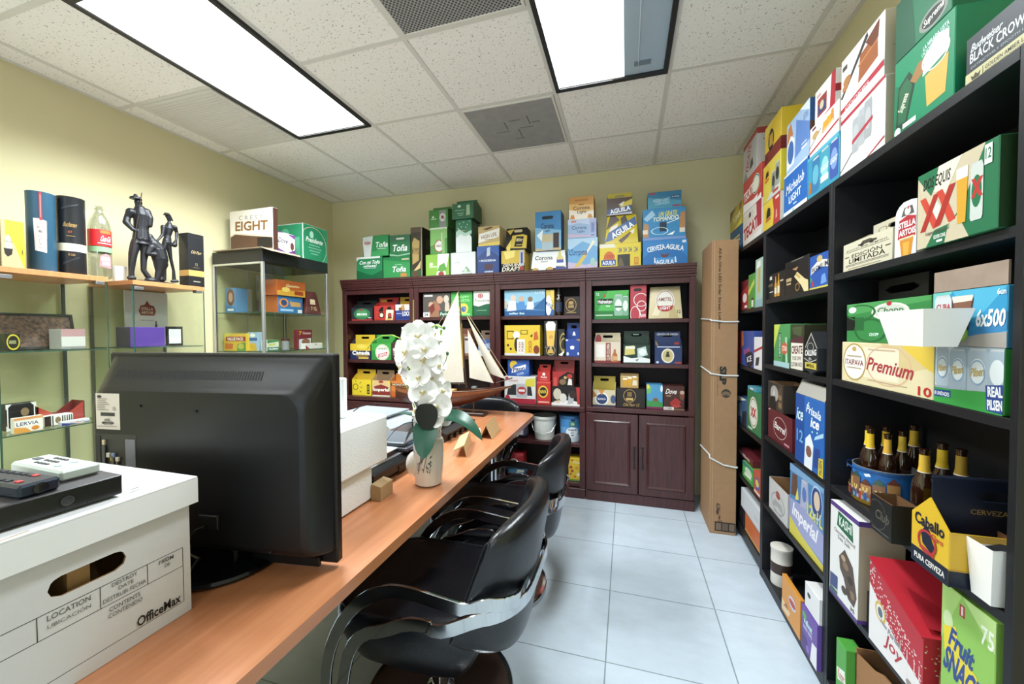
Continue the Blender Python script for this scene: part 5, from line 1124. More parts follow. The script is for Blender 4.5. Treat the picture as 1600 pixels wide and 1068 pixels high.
z = B(T, 829, 885, 391, 'white tapered carton with pale bottle picture on bookcase tops', 'e9ebea', y=3.15, D=.18, group=GT, kind='gable', taper=(.1, .3), F='t Corona 8 56 62 78 20222a;t Extra 28 44 48 54 7a6a4a .2;p 2c2c34 0 0 100 0 100 14 0 14;e 32 14 12 14 dfe4e4;e 12 8 8 10 c89a3c;e 54 10 9 10 c89a3c;b 84 12 22 88 d8c878 e6e8f4;r 74 38 94 54 4a5ab0;p 3a4a9a 70 0 100 0 98 18 72 22', top='e9ebea')
z = B(z, 836, 877, 330, 'blue carton with cut window, on the white tapered carton', '3a86c4', D=.16, y=3.16, group=GT, F='p 7ab4dc 0 0 100 0 100 50 0 60;r 0 0 100 6 c8b080;r 70 6 92 44 3a2a24;r 26 2 68 42 c4b48a;r 26 2 68 22 a8c0cc;p e4eef4 6 40 30 54 26 24;s 48 84 44 8 16242e;t Corona 22 56 72 70 22304a;t Light 38 46 58 54 2c4a6a', side='2a6aa4')
z = B(T, 887, 934, 372, 'sky blue carton with tilted bottle picture, under two others', '6aa8dc', F='p a8cdea 0 100 100 100 100 70 50 90 0 60;p c8b4d4 0 0 100 0 100 24 60 14 0 26;p d8b848 20 6 40 10 66 46 58 54;p eae4c8 56 44 66 52 92 86 84 92;t Corona 4 46 66 66 2a4a7a .15 ;e 84 22 8 14 9cc4b4;p 4a94cc 0 60 40 40 40 46 0 70', **k)
z = B(z, 887, 932, 342, 'pale blue and lilac carton in the middle below the orange one', '8fb0d8', F='p b8c8e8 0 100 100 100 100 60 40 80 0 70;r 76 0 100 100 a4b0dc;t Corona 14 46 66 66 3a5a9a;t Light 34 26 60 42 3a5a9a;p c8a8c4 0 10 76 4 76 14 0 24;r 82 10 94 16 5a6aa8;r 80 24 96 80 8a98d0;r 84 30 92 74 6a7ab8;r 12 84 30 94 d87a5a', **k)
B(z, 889, 928, 307, 'orange and white carton topping the blue pair', 'd8943a', y=3.165, D=.15, group=GT, F='p f2e6d4 0 0 100 0 100 36 60 30 0 44;p e8b45c 0 44 60 30 100 36 100 60 0 70;s 50 84 56 8 b87420;t Corona 16 42 84 58 3a2a1c;t Light 34 22 70 38 4a3a2c;p d88a34 4 2 24 2 20 20 8 20;p d88a34 74 2 96 2 90 18 80 20;r 40 62 60 66 7a4a1c', side='b87a2c')
z = B(T, 936.5, 1002, 380, 'yellow carton with sunburst and dark window on bookcase tops', 'e6cc22', F='p e8e4cc 0 84 40 84 36 100 0 100;r 44 6 74 54 2c2a22;p 6a5a34 44 6 60 6 56 30 50 44;p d86a1e 8 30 36 30 38 50 30 66 22 70 14 62;t 100 12 40 34 56 c22;r 4 10 40 34 2c58a4;t AGUILA 7 14 38 30 fff;t 24 46 62 54 82 2a4a8a;t 24 58 62 66 82 2a4a8a;t 24 70 62 78 82 2a4a8a;t 24 84 62 92 82 2a4a8a;r 84 10 94 40 d86a1e;t 100 85 14 93 36 e6cc22 0 90', **k)
z = B(z, 945, 998, 335, 'yellow and brown tapered carton with diagonal blue banner', 'dcc21e', y=3.165, D=.17, group=GT, kind='gable', taper=(.14, .25), F='p 4a3020 0 50 44 84 28 100 10 100;p 3a2a1c 46 90 62 100 74 70 50 60;p e8e4dc 16 60 40 72 30 44 10 44;p 2c5ea8 0 6 8 40 96 92 100 66 20 12;t AGUILA 14 36 92 58 fff 0 28 .03;p 5a3a20 40 10 84 44 70 20 50 0;p e8e4dc 76 40 92 50 86 30', top='cdb41c')
B(z, 948, 988, 298, 'small yellow carrier with arched slot, top of the yellow stack', '4a3020', y=3.17, D=.13, group=GT, kind='six', h1=.7, top='dcc21e', inner='7a5a20', F='p dcc21e 50 60 100 90 100 40 60 10;p e8e0c4 46 60 70 80 64 50;p 2c4a8a 0 0 100 20 100 54 0 34;t AGUILA 12 14 94 42 fff 0 8 .03;p b8bcd0 0 0 100 0 100 14 0 4')
z = B(T, 1004, 1075, 374, 'bright blue carton with arched white lettering, bottom right of tops', '2a86d4', F='p 1f74c4 0 30 20 60 50 72 80 60 100 30 100 0 0 0;t CERVEZA 10 58 50 78 fff 0 10;t AGUILA 52 58 92 78 fff 0 -10;p 6a3a34 40 48 50 40 62 48 56 34 50 26 44 34;r 28 10 72 30 3a94e0;t AGUILA 30 4 70 22 fff;p e8f0f8 26 10 30 10 28 32 26 32;p e8f0f8 72 10 76 10 74 32 72 32;r 88 84 96 94 dfe8f4', y=3.155, group=GT)
z = B(z, 1004, 1072, 325, 'blue carton with yellow lettering and two drink glasses', '2f8fcf', F='p 9fd0ee 2 70 22 96 30 80 10 60;p c88a4a 0 10 14 10 14 50 4 56;p e8d8c4 0 20 12 20 12 34 0 34;p c8843c 86 30 98 30 98 86 88 82;p e8d8cc 86 20 98 20 98 34 86 34;t UN_GRATIS 38 74 80 90 e8e04a .2 3 .03;t TOMANDO 24 60 84 74 e8f0d8 .2 3 .03;r 40 26 56 56 1c3048;p fff 56 50 84 62 88 70 84 64 58 53;o 40 28 20 12 dff .1;p fff 56 14 76 26 70 14;r 0 0 100 8 7a9ad8', y=3.16, group=GT)
B(z, 1012, 1065, 299, 'teal blue carton with red corner, highest at the right end', '2c7fae', y=3.17, D=.15, group=GT, side='1a4a6a', F='p 4aa0c4 0 0 100 0 100 40 0 70;t AGUILA_LIGHT 16 42 66 60 bfe4f0 0 3;t CERVEZA 22 24 66 40 a8d8ea 0 3;r 70 56 96 74 1c4a7a;t 18_LATAS 72 60 94 70 cfe8f4;p c83a44 6 84 22 88 20 98 4 94;r 74 8 98 16 a83a54')
# first bookcase, three rows
r1, r2, r3 = SH[0]
k1 = dict(kind='six', D=.16)
B(r1, 549, 582, 469, 'black carrier with green emblem and red foot, first bookcase upper shelf', '2c3034', group=G1, y=3.16, F='r 0 0 100 12 b02a2c;e 50 52 40 44 2f7a4a;p 4a9a5a 20 30 80 30 70 80 30 80;t BECKS 26 42 74 58 fff 0 0 .03;e 46 84 8 8 b03a3a;r 80 18 94 26 c0c4c4', top='25292c', h1=.62, **k1)
B(r1, 584.5, 616.5, 464, 'red carrier with black bottle shapes, first bookcase upper shelf', 'c42f28', group=G1, y=3.16, F='p 1a1512 20 60 34 92 46 92 44 60;p 1a1512 54 66 70 94 84 94 82 60;p e8d8b8 56 0 90 0 96 70 60 74;e 36 36 14 22 1a1512;e 36 36 9 14 e8d8b8;p 3a2a20 66 10 86 10 84 50 70 50;e 76 34 10 12 b03a2c;r 4 0 30 10 a82820;r 60 0 84 12 d8a83c', P='r 8 50 40 80 e0a02c', top='c9322a', h1=.62, **k1)
B(r1, 617.5, 643, 463, 'yellow and blue carrier beside the red one, first bookcase upper shelf', '2a3f8c', group=G1, y=3.16, F='r 0 62 100 100 e0dccc;p b8884a 30 62 60 62 56 96 40 96;t LOCO 44 26 96 56 f0ece0 0 0 .03;e 30 70 10 12 7a4a2a;r 4 8 100 20 1f2f74;r 6 40 40 44 c0c8e0', top='dba42c', h1=.66, **k1)
B(r2, 547, 579, 523, 'yellow carrier with navy base band, first bookcase middle shelf', '232f5a', group=G2, y=3.16, F='r 0 56 100 100 e3bc22;t Canada 10 28 96 54 f0ece4 .1 0 .03;e 60 28 34 14 8a6a34;t Canada 10 30 96 56 f2eee4 .1 0 .03;r 40 4 90 14 d8b43a;e 56 82 24 14 e8cc48', top='e3bc22', h1=.64, **k1)
B(r2, 580, 611, 523, 'green carrier with white oval, first bookcase middle shelf', '3aa43c', group=G2, y=3.145, F='p 2c8a34 0 0 100 0 100 30 0 60;e 56 46 36 48 e6e2d6;o 56 46 34 44 b8a878 .08;t cervecera 34 62 80 74 4a8a4a .2;p c22f2c 34 12 80 28 82 50 36 34;t CERVEZA 38 24 78 38 fff 0 16', top='36a03c', h1=.66, **k1)
B(r2, 611.5, 622, 535, 'narrow dark maroon box beside the green carrier', '4a2a2a', group=G2, y=3.15, F='r 0 0 100 12 2a1a1a;e 52 60 30 10 d8d0cc;t VINO 24 38 80 50 d8d0cc;r 26 28 76 34 a88')
B(r2, 623, 643, 527, 'brown carton partly hidden by the orchid, first bookcase middle shelf', '7a4632', group=G2, y=3.17, F='r 10 30 90 60 c09468;r 10 10 90 20 5a2f24')
B(r3, 550, 580, 578, 'yellow carrier with smiling sun, first bookcase lower shelf', 'e5c51c', group=G3, y=3.16, F='o 18 52 14 20 2a2416 .2;p 2a2416 40 50 52 54 52 48;p 2a2416 36 74 46 84 48 80;p 2a2416 36 28 46 18 48 24;p 2a2416 18 82 22 82 20 96;r 78 10 92 70 2a2416;t EL_SOL 81 18 89 62 e5c51c 0 90', top='e0b020', h1=.63, **k1)
B(r3, 581, 609.5, 579, 'cream carrier with dark red oval lettering, first bookcase lower shelf', 'd8b07a', group=G3, y=3.15, F='p 8c2a24 0 0 100 0 100 26 90 60 50 76 10 60 0 26;t Imperial 8 26 94 54 f6efe0 0 0 .03;p e8c83a 0 60 20 96 4 100;p e8c83a 100 60 84 96 100 100;e 50 92 14 8 a83a2c;r 0 0 100 8 d8d0b8', top='8a6a4a', h1=.62, **k1)
B(r3, 611, 642, 585, 'orange carrier with pale loaf picture, first bookcase lower shelf', 'd8742c', group=G3, y=3.16, F='r 0 68 100 84 5a2f1c;t MONTANA 6 70 92 82 f0d8b0;e 60 36 32 28 e6c084;e 66 42 18 14 f0e0b8;p c85a1c 0 0 40 0 20 30 0 40', top='e07f2c', h1=.72, **k1)
# second bookcase
r1, r2, r3 = SH[1]
B(r1, 661, 703.5, 458, 'dark carton with people drinking, second bookcase upper shelf', '6a625a', group=G1, F='r 0 0 100 100 57504a;e 62 72 12 16 c89a7a;p 9a6a4a 20 0 60 0 56 60 40 70 24 40;e 30 50 10 14 c8a084;p 7a2f2a 20 40 40 60 44 30 30 10;e 86 74 10 16 c8bcae;p c8b8a4 80 10 98 10 96 60 82 60;p b0604a 46 20 66 30 60 52 46 46;r 0 0 24 20 d8d8d4;t 24 4 4 18 16 222;r 60 0 100 24 1f5a4c;t Peroni 64 6 98 18 d8e4d8 .2;r 4 86 36 94 d8d8d8', y=3.15)
B(r1, 704.5, 738, 456, 'bright green carton behind the tall sail, second bookcase upper shelf', '3aac44', group=G1, F='r 0 86 100 100 2f9a3c;t HAPPY 36 74 86 84 9ce08c;t EARTH 36 60 86 70 9ce08c;e 60 32 22 22 d8c83a;e 60 30 12 12 3a6ab0;r 20 6 90 12 8cd884', y=3.15)
B(r1, 739.5, 766, 446, 'white over dark green carton, second bookcase upper shelf right', 'e9e6de', group=G1, F='r 0 0 100 48 17603e;p e9e6de 0 44 30 38 100 52 100 60 0 60;e 42 80 16 9 b52f2c;o 42 80 10 6 f0e0d8 .3;t Presidente 8 56 96 68 8a8e84 .2;r 20 22 80 24 8cc0a0;r 0 0 100 6 0f4a30', y=3.15)
B(r2, 722, 736, 513, 'brown carton with grey can glimpsed between the sails', '8a5a44', group=G2, F='r 30 10 80 70 b8bcc0;r 0 80 100 100 6a3a2a;r 30 56 80 64 444', y=3.16)
B(r2, 747, 767, 516, 'blue and brown carrier right of the sails, second bookcase', '3a5a9a', group=G2, y=3.16, F='r 0 0 100 36 c8d0d8;p 8aa4d0 0 36 60 50 100 40 100 80 0 60;e 60 20 20 12 c05a4a', top='7a6250', h1=.66, kind='six', D=.15)
mb = MB(); rc = .028; mb.lathe([(rc*.9, 0), (rc, .006), (rc, .115), (rc*.9, .123), (rc*.88, .12)], [mat('can_aluminium', 'a8acb0', .3, .6)]*2+[mat('can_aluminium', 'a8acb0', .3, .6)]*2, 24)
x_, z_ = PY(741, 590, 3.2); tag(mb.build('drink_can', None, (x_, 3.2, r3+.001)), 'plain grey drink can behind the ship mast, second bookcase', 'can')
B(r3, 664, 690, 584, 'pale carton hidden behind orchid and ship, second bookcase lower shelf', 'b8a888', group=G3, y=3.18, F='r 10 20 90 60 8a5a3a;r 10 70 90 84 d8d0b8')
# third bookcase
r1, r2, r3 = SH[2]
B(r1, 788, 852, 453, 'wide blue carton with group of people, third bookcase upper shelf', '4a8ac0', group=G1, F='p a8d0e4 0 40 100 100 0 100;p 8ac0dc 0 100 100 100 100 60 50 40 0 70;e 22 70 7 12 d8c0a8;p e8e6e0 6 20 30 20 28 58 12 60;e 42 66 7 11 c8a88c;p 4a8ad0 32 20 52 20 50 56 36 56;e 64 64 6 10 8a6a54;p d8dce0 54 24 74 24 72 54 58 54;p 1f5a9a 0 0 100 0 100 18 50 24 0 18;t miller_lite 12 6 50 14 dff;p 2a62a0 70 26 100 70 100 20;t LITE 76 84 98 94 cde;r 0 30 6 60 c8b8a0', y=3.155)
B(r1, 853, 866, 453, 'narrow blue and yellow carton end with white oval lettering', 'd8b84a', group=G1, F='p 2a5ea8 0 0 100 0 100 20 60 30 0 60;e 30 40 40 40 e8ecf0;t LITE 10 24 58 56 1f4a94 0 60 .04;r 60 60 100 100 e4c65a', y=3.15)
def bottle(name, label, loc, h, r, glass, labc, neckc, cap='222', group=None, art=''):
    t = thing(name, label, 'bottle', loc, 0, group); g = mat('brown_bottle_glass', glass, .08, spec=.8, coat=.6)
    MB().lathe([(r*.9, 0), (r, .005), (r, h*.52), (r*.93, h*.58), (r*.55, h*.68), (r*.42, h*.75), (r*.38, h*.94), (r*.44, h*.945), (r*.44, h*.965), (r*.36, h*.97)], g, 22).build('body', t)
    if labc: MB().lathe([(r*1.01, h*.12), (r*1.01, h*.46)], mat('bottle_label', labc, .45), 22, cap=(False, False)).build('label', t)
    if neckc:
        nl = MB(); nl.lathe([(r*.535, h*.70), (r*.44, h*.76), (r*.415, h*.9)], mat('neck_label', neckc, .4), 22, cap=(False, False))
        nl.lathe([(r*.55, h*.695), (r*.535, h*.705)], mat('neck_label', 'e8e4dc', .4), 22, cap=(False, False)); nl.build('neck_label', t)
    if cap: MB().lathe([(r*.5, h*.955), (r*.47, h*1.0), (r*.3, h*1.005)], mat('crown_cap', cap, .35, .4), 16).build('cap', t)
    return t
x_, z_ = PY(873, 470, 3.17)
bottle('beer_bottle', 'brown bottle with dark label between carton and small dark box', (x_, 3.17, r1+.001), .235, .03, '1c0f0a', '2c3550', '2a2420', 'a03a30')
B(r1, 881, 906.5, 463, 'small black carton with gold square crest, third bookcase upper shelf', '2b211c', group=G1, F='o 44 54 34 36 b8904a .1;r 28 44 60 72 8a6a34;t OLD_PARR 26 38 62 50 d8b060;r 16 12 76 16 a88a4a;r 32 60 56 74 b8904a', y=3.165)
B(r2, 788, 844, 508, 'yellow carton with small drawings, third bookcase middle shelf', 'e2bd28', group=G2, F='r 0 0 100 8 d8d8d2;r 7 54 26 82 2a2418;r 9 57 24 79 e2bd28;e 34 68 10 12 e8e4d8;r 46 70 66 84 2a2418;r 48 72 64 82 e2bd28;e 36 36 8 24 2a2a28;r 36 8 58 54 efe9dc;t POKER 40 14 46 46 c22 0 90;t POKER 48 14 55 46 222 0 90;t POKER 68 12 78 50 c85a1e 0 90;e 90 20 8 14 8a3a1e;p c85a1e 82 50 96 54 92 80 84 76;e 10 34 3 4 2a2418;e 18 22 3 4 2a2418;p 2a2418 72 64 80 72 78 60', y=3.155)
B(r2, 850, 871, 501, 'tall black carton with full beer glass picture, middle shelf', '2a2622', group=G2, F='p e6b648 22 28 74 28 84 74 16 74;p eeeee8 16 72 84 72 88 90 70 98 30 98 12 90;o 52 54 12 4 6a4a1a .3;p d8a838 26 8 72 8 68 18 32 18;p c8a868 40 14 60 14 58 28 42 28;o 50 16 34 14 c8b888 .1;r 10 24 14 26 fff', D=.15, y=3.155)
B(r2, 872, 882.5, 514, 'black carton with gold swirl beside the glass picture carton', '26241c', group=G2, F='o 80 52 60 34 a8904a .2;o 90 40 60 28 a8904a .2;p e8e4d8 0 4 60 0 100 20 60 14', y=3.165)
B(r2, 883.5, 907, 504, 'blue carrier with pale crests, third bookcase middle shelf', '2146a4', group=G2, y=3.155, F='p e8ecf4 30 56 46 62 60 56 56 40 34 40;e 14 14 8 10 d8e0f0;e 86 16 6 8 d8e0f0;r 0 88 16 96 e8ecf4;p c89a4a 70 96 100 84 100 100', P='p e8ecf4 38 20 62 20 56 44 44 44', top='2146a4', h1=.52, kind='six', D=.15)
z = B(r3, 788, 837, 588, 'white and red carton with grey can picture, under the blue one', 'dcdcdc', group=G3, F='r 0 0 100 18 b8283c;p 2f2f34 8 30 90 30 86 62 70 70 30 70 12 60;n 56 22 36 52 b4b8bc c43a3c;p d8c83a 66 64 98 64 98 96 70 90;t Heineken 14 80 44 90 c88;e 10 20 8 10 c22c3c;e 8 92 6 6 c22c3c;r 46 44 66 52 e8e8e8', y=3.15)
B(z, 793, 827, 561, 'royal blue carton with slanted white lettering on white-red carton', '2350a8', group=G3, F='e 28 66 18 28 e0b62c;e 60 40 40 38 3a6ac0;p f0f0ee 18 18 82 42 86 72 22 48;t Piton 24 30 80 56 1f3f8c .1 12 .03;t LAGER 44 10 76 22 cfe0f4 0 12', y=3.16, D=.15)
z = B(r3, 838.5, 860.5, 596, 'red carton with yellow oval, under the small red carrier', 'cf2c26', group=G3, F='e 46 56 36 26 e8c43a;e 46 56 28 20 2a1c14;t NAVA 22 48 70 64 e8c43a 0 0 .03;r 10 8 90 14 f0b0a8;r 0 92 100 100 e4504a', y=3.15)
B(z, 840, 859.5, 570, 'small red carrier with white crest, on the red carton', 'cc2c28', group=G3, y=3.155, F='p f4eae4 40 60 60 60 62 80 50 90 38 80;t Kuba 26 34 76 54 f4eae4 .2;r 20 14 80 18 e88', top='cf322c', h1=.6, kind='six', D=.12)
z = B(r3, 861.5, 908, 604, 'black, white and red carton under the taller red carrier', '201b1a', group=G3, F='p e8e4e0 0 0 100 0 100 20 60 30 0 14;e 20 60 14 30 c9bca8;e 40 40 12 24 d8d0c4;p b0b4b8 54 8 74 14 78 70 60 66;p c8302c 88 10 100 10 100 98 84 98;e 72 60 12 20 3a2a24;p d8c0a0 6 20 30 30 26 10', y=3.15)
B(z, 863, 897, 562, 'red and black carrier with bottle tops, third bookcase lower shelf', 'b52c2c', group=G3, y=3.16, F='p 1e1714 26 0 100 0 100 90 70 100 50 80 30 60;e 48 30 16 20 8a6a4a;p e8e0d4 70 10 92 10 90 50 76 54;e 80 70 12 16 c8302c;r 6 0 20 60 d84a44;e 60 60 8 10 c8a060', top='b8403e', h1=.56, kind='six', D=.14)
# open lower shelves of the third bookcase
b = MB(); wp = mat('white_pail_plastic', 'd9dad4', .4); b.lathe([(.082, 0), (.095, .165), (.099, .166), (.102, .172), (.102, .19), (.099, .195), (.094, .192), (.02, .188)], wp, 36); x_, z_ = PY(851, 665, 3.25)
p_ = tag(b.build('bucket', None, (x_, 3.245, .436)), 'white lidded pail on the open shelf above the chair backs', 'bucket')
h = MB(); h.tube([(-.102, 0, .165), (-.106, -.03, .13), (-.075, -.08, .075), (0, -.1, .05), (.075, -.08, .075), (.106, -.03, .13), (.102, 0, .165)], .0025, steel, 6); h.build('handle', p_)
b = MB(); bm_ = [mat('blue_pail_print', '4a86c0', .4)]*6; b.lathe([(.078, 0), (.084, .055), (.088, .12), (.092, .19), (.096, .195), (.096, .212), (.09, .214)], [mat('blue_pail_white', 'cfdcea', .4), mat('blue_pail_print', '6aa0d0', .4), mat('blue_pail_print', '4a86c0', .4), mat('pail_rim', '3a6a9c', .4), mat('pail_rim', '3a6a9c', .4), mat('pail_rim', '3a6a9c', .4)], 36)
def fnb(xx, zz, k): an = -PI/2+.3+(xx/100-.5)*1.8; r = .079+.0145*zz/100+.0012+.0003*k; return (r*math.cos(an), r*math.sin(an), .2*zz/100)
draw(b, 'e 50 40 34 22 e8eef4;t PREMIUM 30 46 72 54 2a3a5a;t ICE 42 34 58 43 2a3a5a;r 44 26 58 30 4a5a7a;r 34 66 70 84 3a8a5a;t GEL 42 70 62 80 eef;r 42 88 62 94 1c2a3a', fnb, .17, .2, curve=20); x_, z_ = PY(891.5, 670, 3.24)
tag(b.build('bucket', None, (x_, 3.24, .436)), 'blue printed pail right of the white pail', 'bucket')
b = MB(); b.lathe([(.04, 0), (.058, .02), (.062, .06), (.055, .1), (.03, .128), (.012, .135)], mat('mottled_wrap', '4a4a5e', .35, noise=.8, nscale=60, hex2='2a2438'), 24); b.box(.0, .03, -.064, -.060, .03, .075, mat('paper_tag', 'c8c8cc', .5)); x_, z_ = PY(815, 675, 3.22)
tag(b.build('gift_bag', None, (x_, 3.22, .436)), 'dark mottled wrapped pack left of the white pail', 'bag')
zb = .116
B(zb, 888, 908, 716, 'yellow carton with red berries at bottom of the open bookcase', 'e3bb1e', name='snack_box', cat='box', F='r 0 0 100 8 6a9a3c;e 20 60 12 6 b8342c;e 30 44 12 6 b8342c;e 18 30 10 5 c85a2c;t Muesli 40 78 96 90 efe0a0 .2;e 80 30 14 8 efe6c8;e 66 58 12 6 d88a2c;r 20 88 36 94 c83a2c;e 52 20 8 4 c8402c', y=3.16, D=.12)
B(zb, 874, 887, 711, 'plain brown box behind the yellow one, bottom open shelf', '5c3a22', name='storage_box', cat='box', y=3.24, D=.14, F='r 10 60 90 84 7a4a2a')
mb = MB(); mb.lathe([(.03, 0), (.036, .01), (.036, .05), (.03, .06), (.03, .085), (.034, .088), (.034, .1), (.03, .103)], mat('green_jar_plastic', '1f6a44', .35), 24); x_, z_ = PY(871, 738, 3.19)
tag(mb.build('jar', None, (x_, 3.195, zb)), 'dark green jar with lid on the bottom open shelf', 'jar')
B(zb, 793, 819, 733, 'blue and white box under the red one, seen below the chair arms', '4a8cc4', name='snack_box', cat='box', y=3.16, D=.14, F='r 0 0 100 22 8a2a2c;p e8e4d0 50 30 100 60 100 100 60 100;e 30 56 18 26 6ab0dc')
B(zb+.075, 797, 818, 708, 'red and white box seen between the chair arms', 'c02a30', name='snack_box', cat='box', y=3.165, D=.12, F='e 30 20 34 40 e8dcd8;e 30 20 24 28 b8283a;p d84a50 40 60 100 90 100 100 30 100')
# fourth bookcase
r1, r2, r3 = SH[3]
B(r1, 928.5, 983, 454, 'green carton with two cans, fourth bookcase upper shelf', '2f9c3c', group=G1, F='p 48b84c 10 30 40 100 100 100 80 30;p 1f7a30 0 0 100 0 100 26 0 30;r 8 52 54 72 16301c;t Heineken 10 55 52 69 f0f4ee 0 0 .02;p c8302c 26 78 34 78 30 90;n 70 12 24 74 8ab89c e4ece4;n 90 12 18 68 7aac8c dfe8df;r 60 40 80 46 2a6a3a;t 12 6 84 14 94 dfe;r 4 12 54 16 bfe4bf;r 34 44 46 48 cfe8cf', y=3.15)
B(r1, 984.5, 1010.5, 445, 'red carrier box with white curved line drawing, fourth bookcase upper shelf', 'c43a48', group=G1, F='o 66 56 46 20 f2e8e6 .1;o 70 38 30 16 f2e8e6 .14;o 30 14 30 24 f2e8e6 .1;p f2e8e6 50 28 56 30 72 6 66 4;s 46 86 50 9 2a1416;r 72 6 96 14 e8b0b4;r 0 0 100 2 8a2430', y=3.145, D=.14)
B(r1, 1013, 1067, 447, 'pale gold tapered carton with round red crest, fourth bookcase upper shelf', 'd4c494', group=G1, kind='gable', taper=(.12, .4), F='p e8dcb8 10 10 40 90 60 90 30 10;p c0ac74 60 0 90 0 70 60;e 50 56 30 34 e8e4d8;o 50 56 27 31 a83a34 .06;p b52f34 24 40 76 40 70 28 58 22 42 22 30 28;t AMSTEL 28 54 72 66 8a3a34;t LIGHT 34 28 66 38 fff;t 12 86 16 96 26 444;r 30 96 80 97 8a7a4a', y=3.15, top='d4c494')
B(r2, 928.5, 970, 520, 'cream and maroon carrier, fourth bookcase middle shelf', 'dccbb4', group=G2, y=3.15, F='r 0 0 100 12 8a2a2c;r 6 28 40 88 e8e2da;r 44 8 62 96 8a3034;t CLUB_COLOMBIA 47 14 59 92 e8d8c0 0 90;b 78 6 20 60 b8642c d8a868;p c8986a 64 10 74 10 74 40 66 36', P='e 12 30 12 50 b03a40', top='cdbf9a', h1=.7, kind='six', D=.16)
B(r2, 974, 1016, 517, 'dark green carrier with snowy glass picture, fourth bookcase middle shelf', '1f3a2c', group=G2, y=3.15, F='p e8ecec 0 0 100 0 100 26 70 34 30 28 0 40;p d8c868 4 44 44 50 40 96 6 90;p bcd0cc 54 30 92 46 84 92 52 80;e 72 62 14 18 e8efec;r 0 0 100 6 1f3a2c;r 8 78 44 92 e8e4d0;p 8a9a8a 44 20 60 28 52 10', P='r 36 70 60 78 8ab09c', top='1c3426', h1=.58, kind='six', D=.17)
B(r2, 1023, 1066, 518, 'navy carrier with round gold seal, fourth bookcase middle shelf', '22386a', group=G2, y=3.15, F='e 48 46 24 40 e8e2cc;e 48 46 19 32 c8b87a;p 3a342a 40 40 56 40 54 56 42 56;e 48 62 5 7 3a342a;r 8 92 92 97 c8d4e8;p b03a34 74 4 98 4 98 14 76 14;e 10 10 5 6 d8e0ec', P='t CERVEZA_DE_ORIGEN 8 74 92 88 dfe6f0;p b8946a 0 0 16 0 4 40;p b03a34 76 8 96 8 96 26 78 24', top='22386a', h1=.56, kind='six', D=.17)
z = B(r3, 926, 962, 589, 'cream and blue opened carrier with oval seal, fourth bookcase lower shelf', 'd8c8a0', group=G3, y=3.16, F='e 40 44 30 40 e8e8ea;e 40 44 24 32 2a4070;t BLANCA 22 38 58 50 eef;p d88a34 24 100 40 66 52 100;p b8762c 0 100 20 60 0 50;e 90 44 12 26 4a5a8a;r 0 0 100 8 3a4468', top='b8a030', h1=.56, kind='six', D=.15)
z = B(r3, 963, 1008.5, 607, 'black carton with gold square crest and script, fourth bookcase lower shelf', '251d18', group=G3, F='o 46 62 22 34 b8904a .1;r 34 40 58 52 c8a050;t OLD_PARR 33 38 59 52 d8b468 0 0 .03;r 38 58 54 82 8a6a34;t Old_Parr_12 24 8 80 24 b8904a .3', y=3.14, D=.16)
B(z, 969, 998, 584, 'small tan carton with glass pictures, on the black crest carton', 'c09a54', group=G3, F='g 26 10 24 60;g 52 10 24 70;g 78 14 22 74;r 0 86 100 100 8a6a34;r 10 78 60 84 e0c890;p e8dcc0 66 20 92 20 90 54 70 56', y=3.16, D=.12)
B(r3, 1010, 1036, 601, 'blue and green scenic box beside the dark chocolate box', '4a9cd0', group=G3, name='snack_box', cat='box', F='r 0 0 100 8 8a2a5a;p 3a9a4c 0 8 100 8 100 24 60 40 20 30 0 40;p 6ac05c 0 60 24 66 30 90 0 100;e 56 38 16 8 8a5a34;p e8d84a 0 80 20 86 16 100 0 100;e 92 84 8 14 e8f0f4', y=3.15, D=.14)
B(r3, 1036.5, 1070, 603, 'dark brown and red chocolate box at right end of lower shelf', '4a221c', group=G3, name='chocolate_box', cat='box', F='t Dove 12 66 64 88 f4eee8 .3 0 .02;p b02a24 30 30 58 52 84 34 70 14 40 12;p c23c30 40 18 70 26 86 16 60 8;e 88 62 12 20 7a4430;e 88 74 11 8 c8a488;r 0 0 50 12 e8e0d8;t 12_UNID 4 2 40 10 222;r 50 0 100 5 8a6a54;r 14 56 36 60 b8986a', y=3.14, D=.14)

# ------------------------------------------------------------------ tall kraft carton between bookcase and shelving
kc = mat('kraft_carton', 'a17d5a', .75, noise=.08, nscale=30)
x0, x1 = .535, .692; H = 1.93; tc = thing('tall_carton', 'very tall narrow kraft carton tied with white straps', 'carton', ((x0+x1)/2, 2.98, .001)); W = x1-x0; D = .34
mb = MB(); mb.box(-W/2, W/2, -D/2, D/2, 0, H, kc, .003)
dk2 = '4a3a2c'
draw(mb, 't All-In-One_LED_Solar_Street_Lighting -4 80 84 83.4 4a3a2e 0 -90 .004', face_fn('F', W, D, H), W, H) if 0 else None
ff = face_fn('F', W, D, H)
def vtext(s, xc, zt, zb_, w_, c, bold=.012):          # lettering read from the side, running downwards
    def f(u, v): return ff(xc*100+(v-.5)*w_*100, zt*100-(zt-zb_)*100*u, 1)
    mb.text(s, f, ink(c), bold)
vtext('All-In-One LED Solar Street Lighting', .30, .975, .70, .14, '2a2018', .03)
vtext('SLP', .46, .575, .512, .27, '2f2a26', .06); vtext('Solar Lighting Professionals', .26, .575, .475, .06, dk2)
n = 20
ox, oz = .58, .483; rx = .15/1; rz_ = rx*W/H*1.0
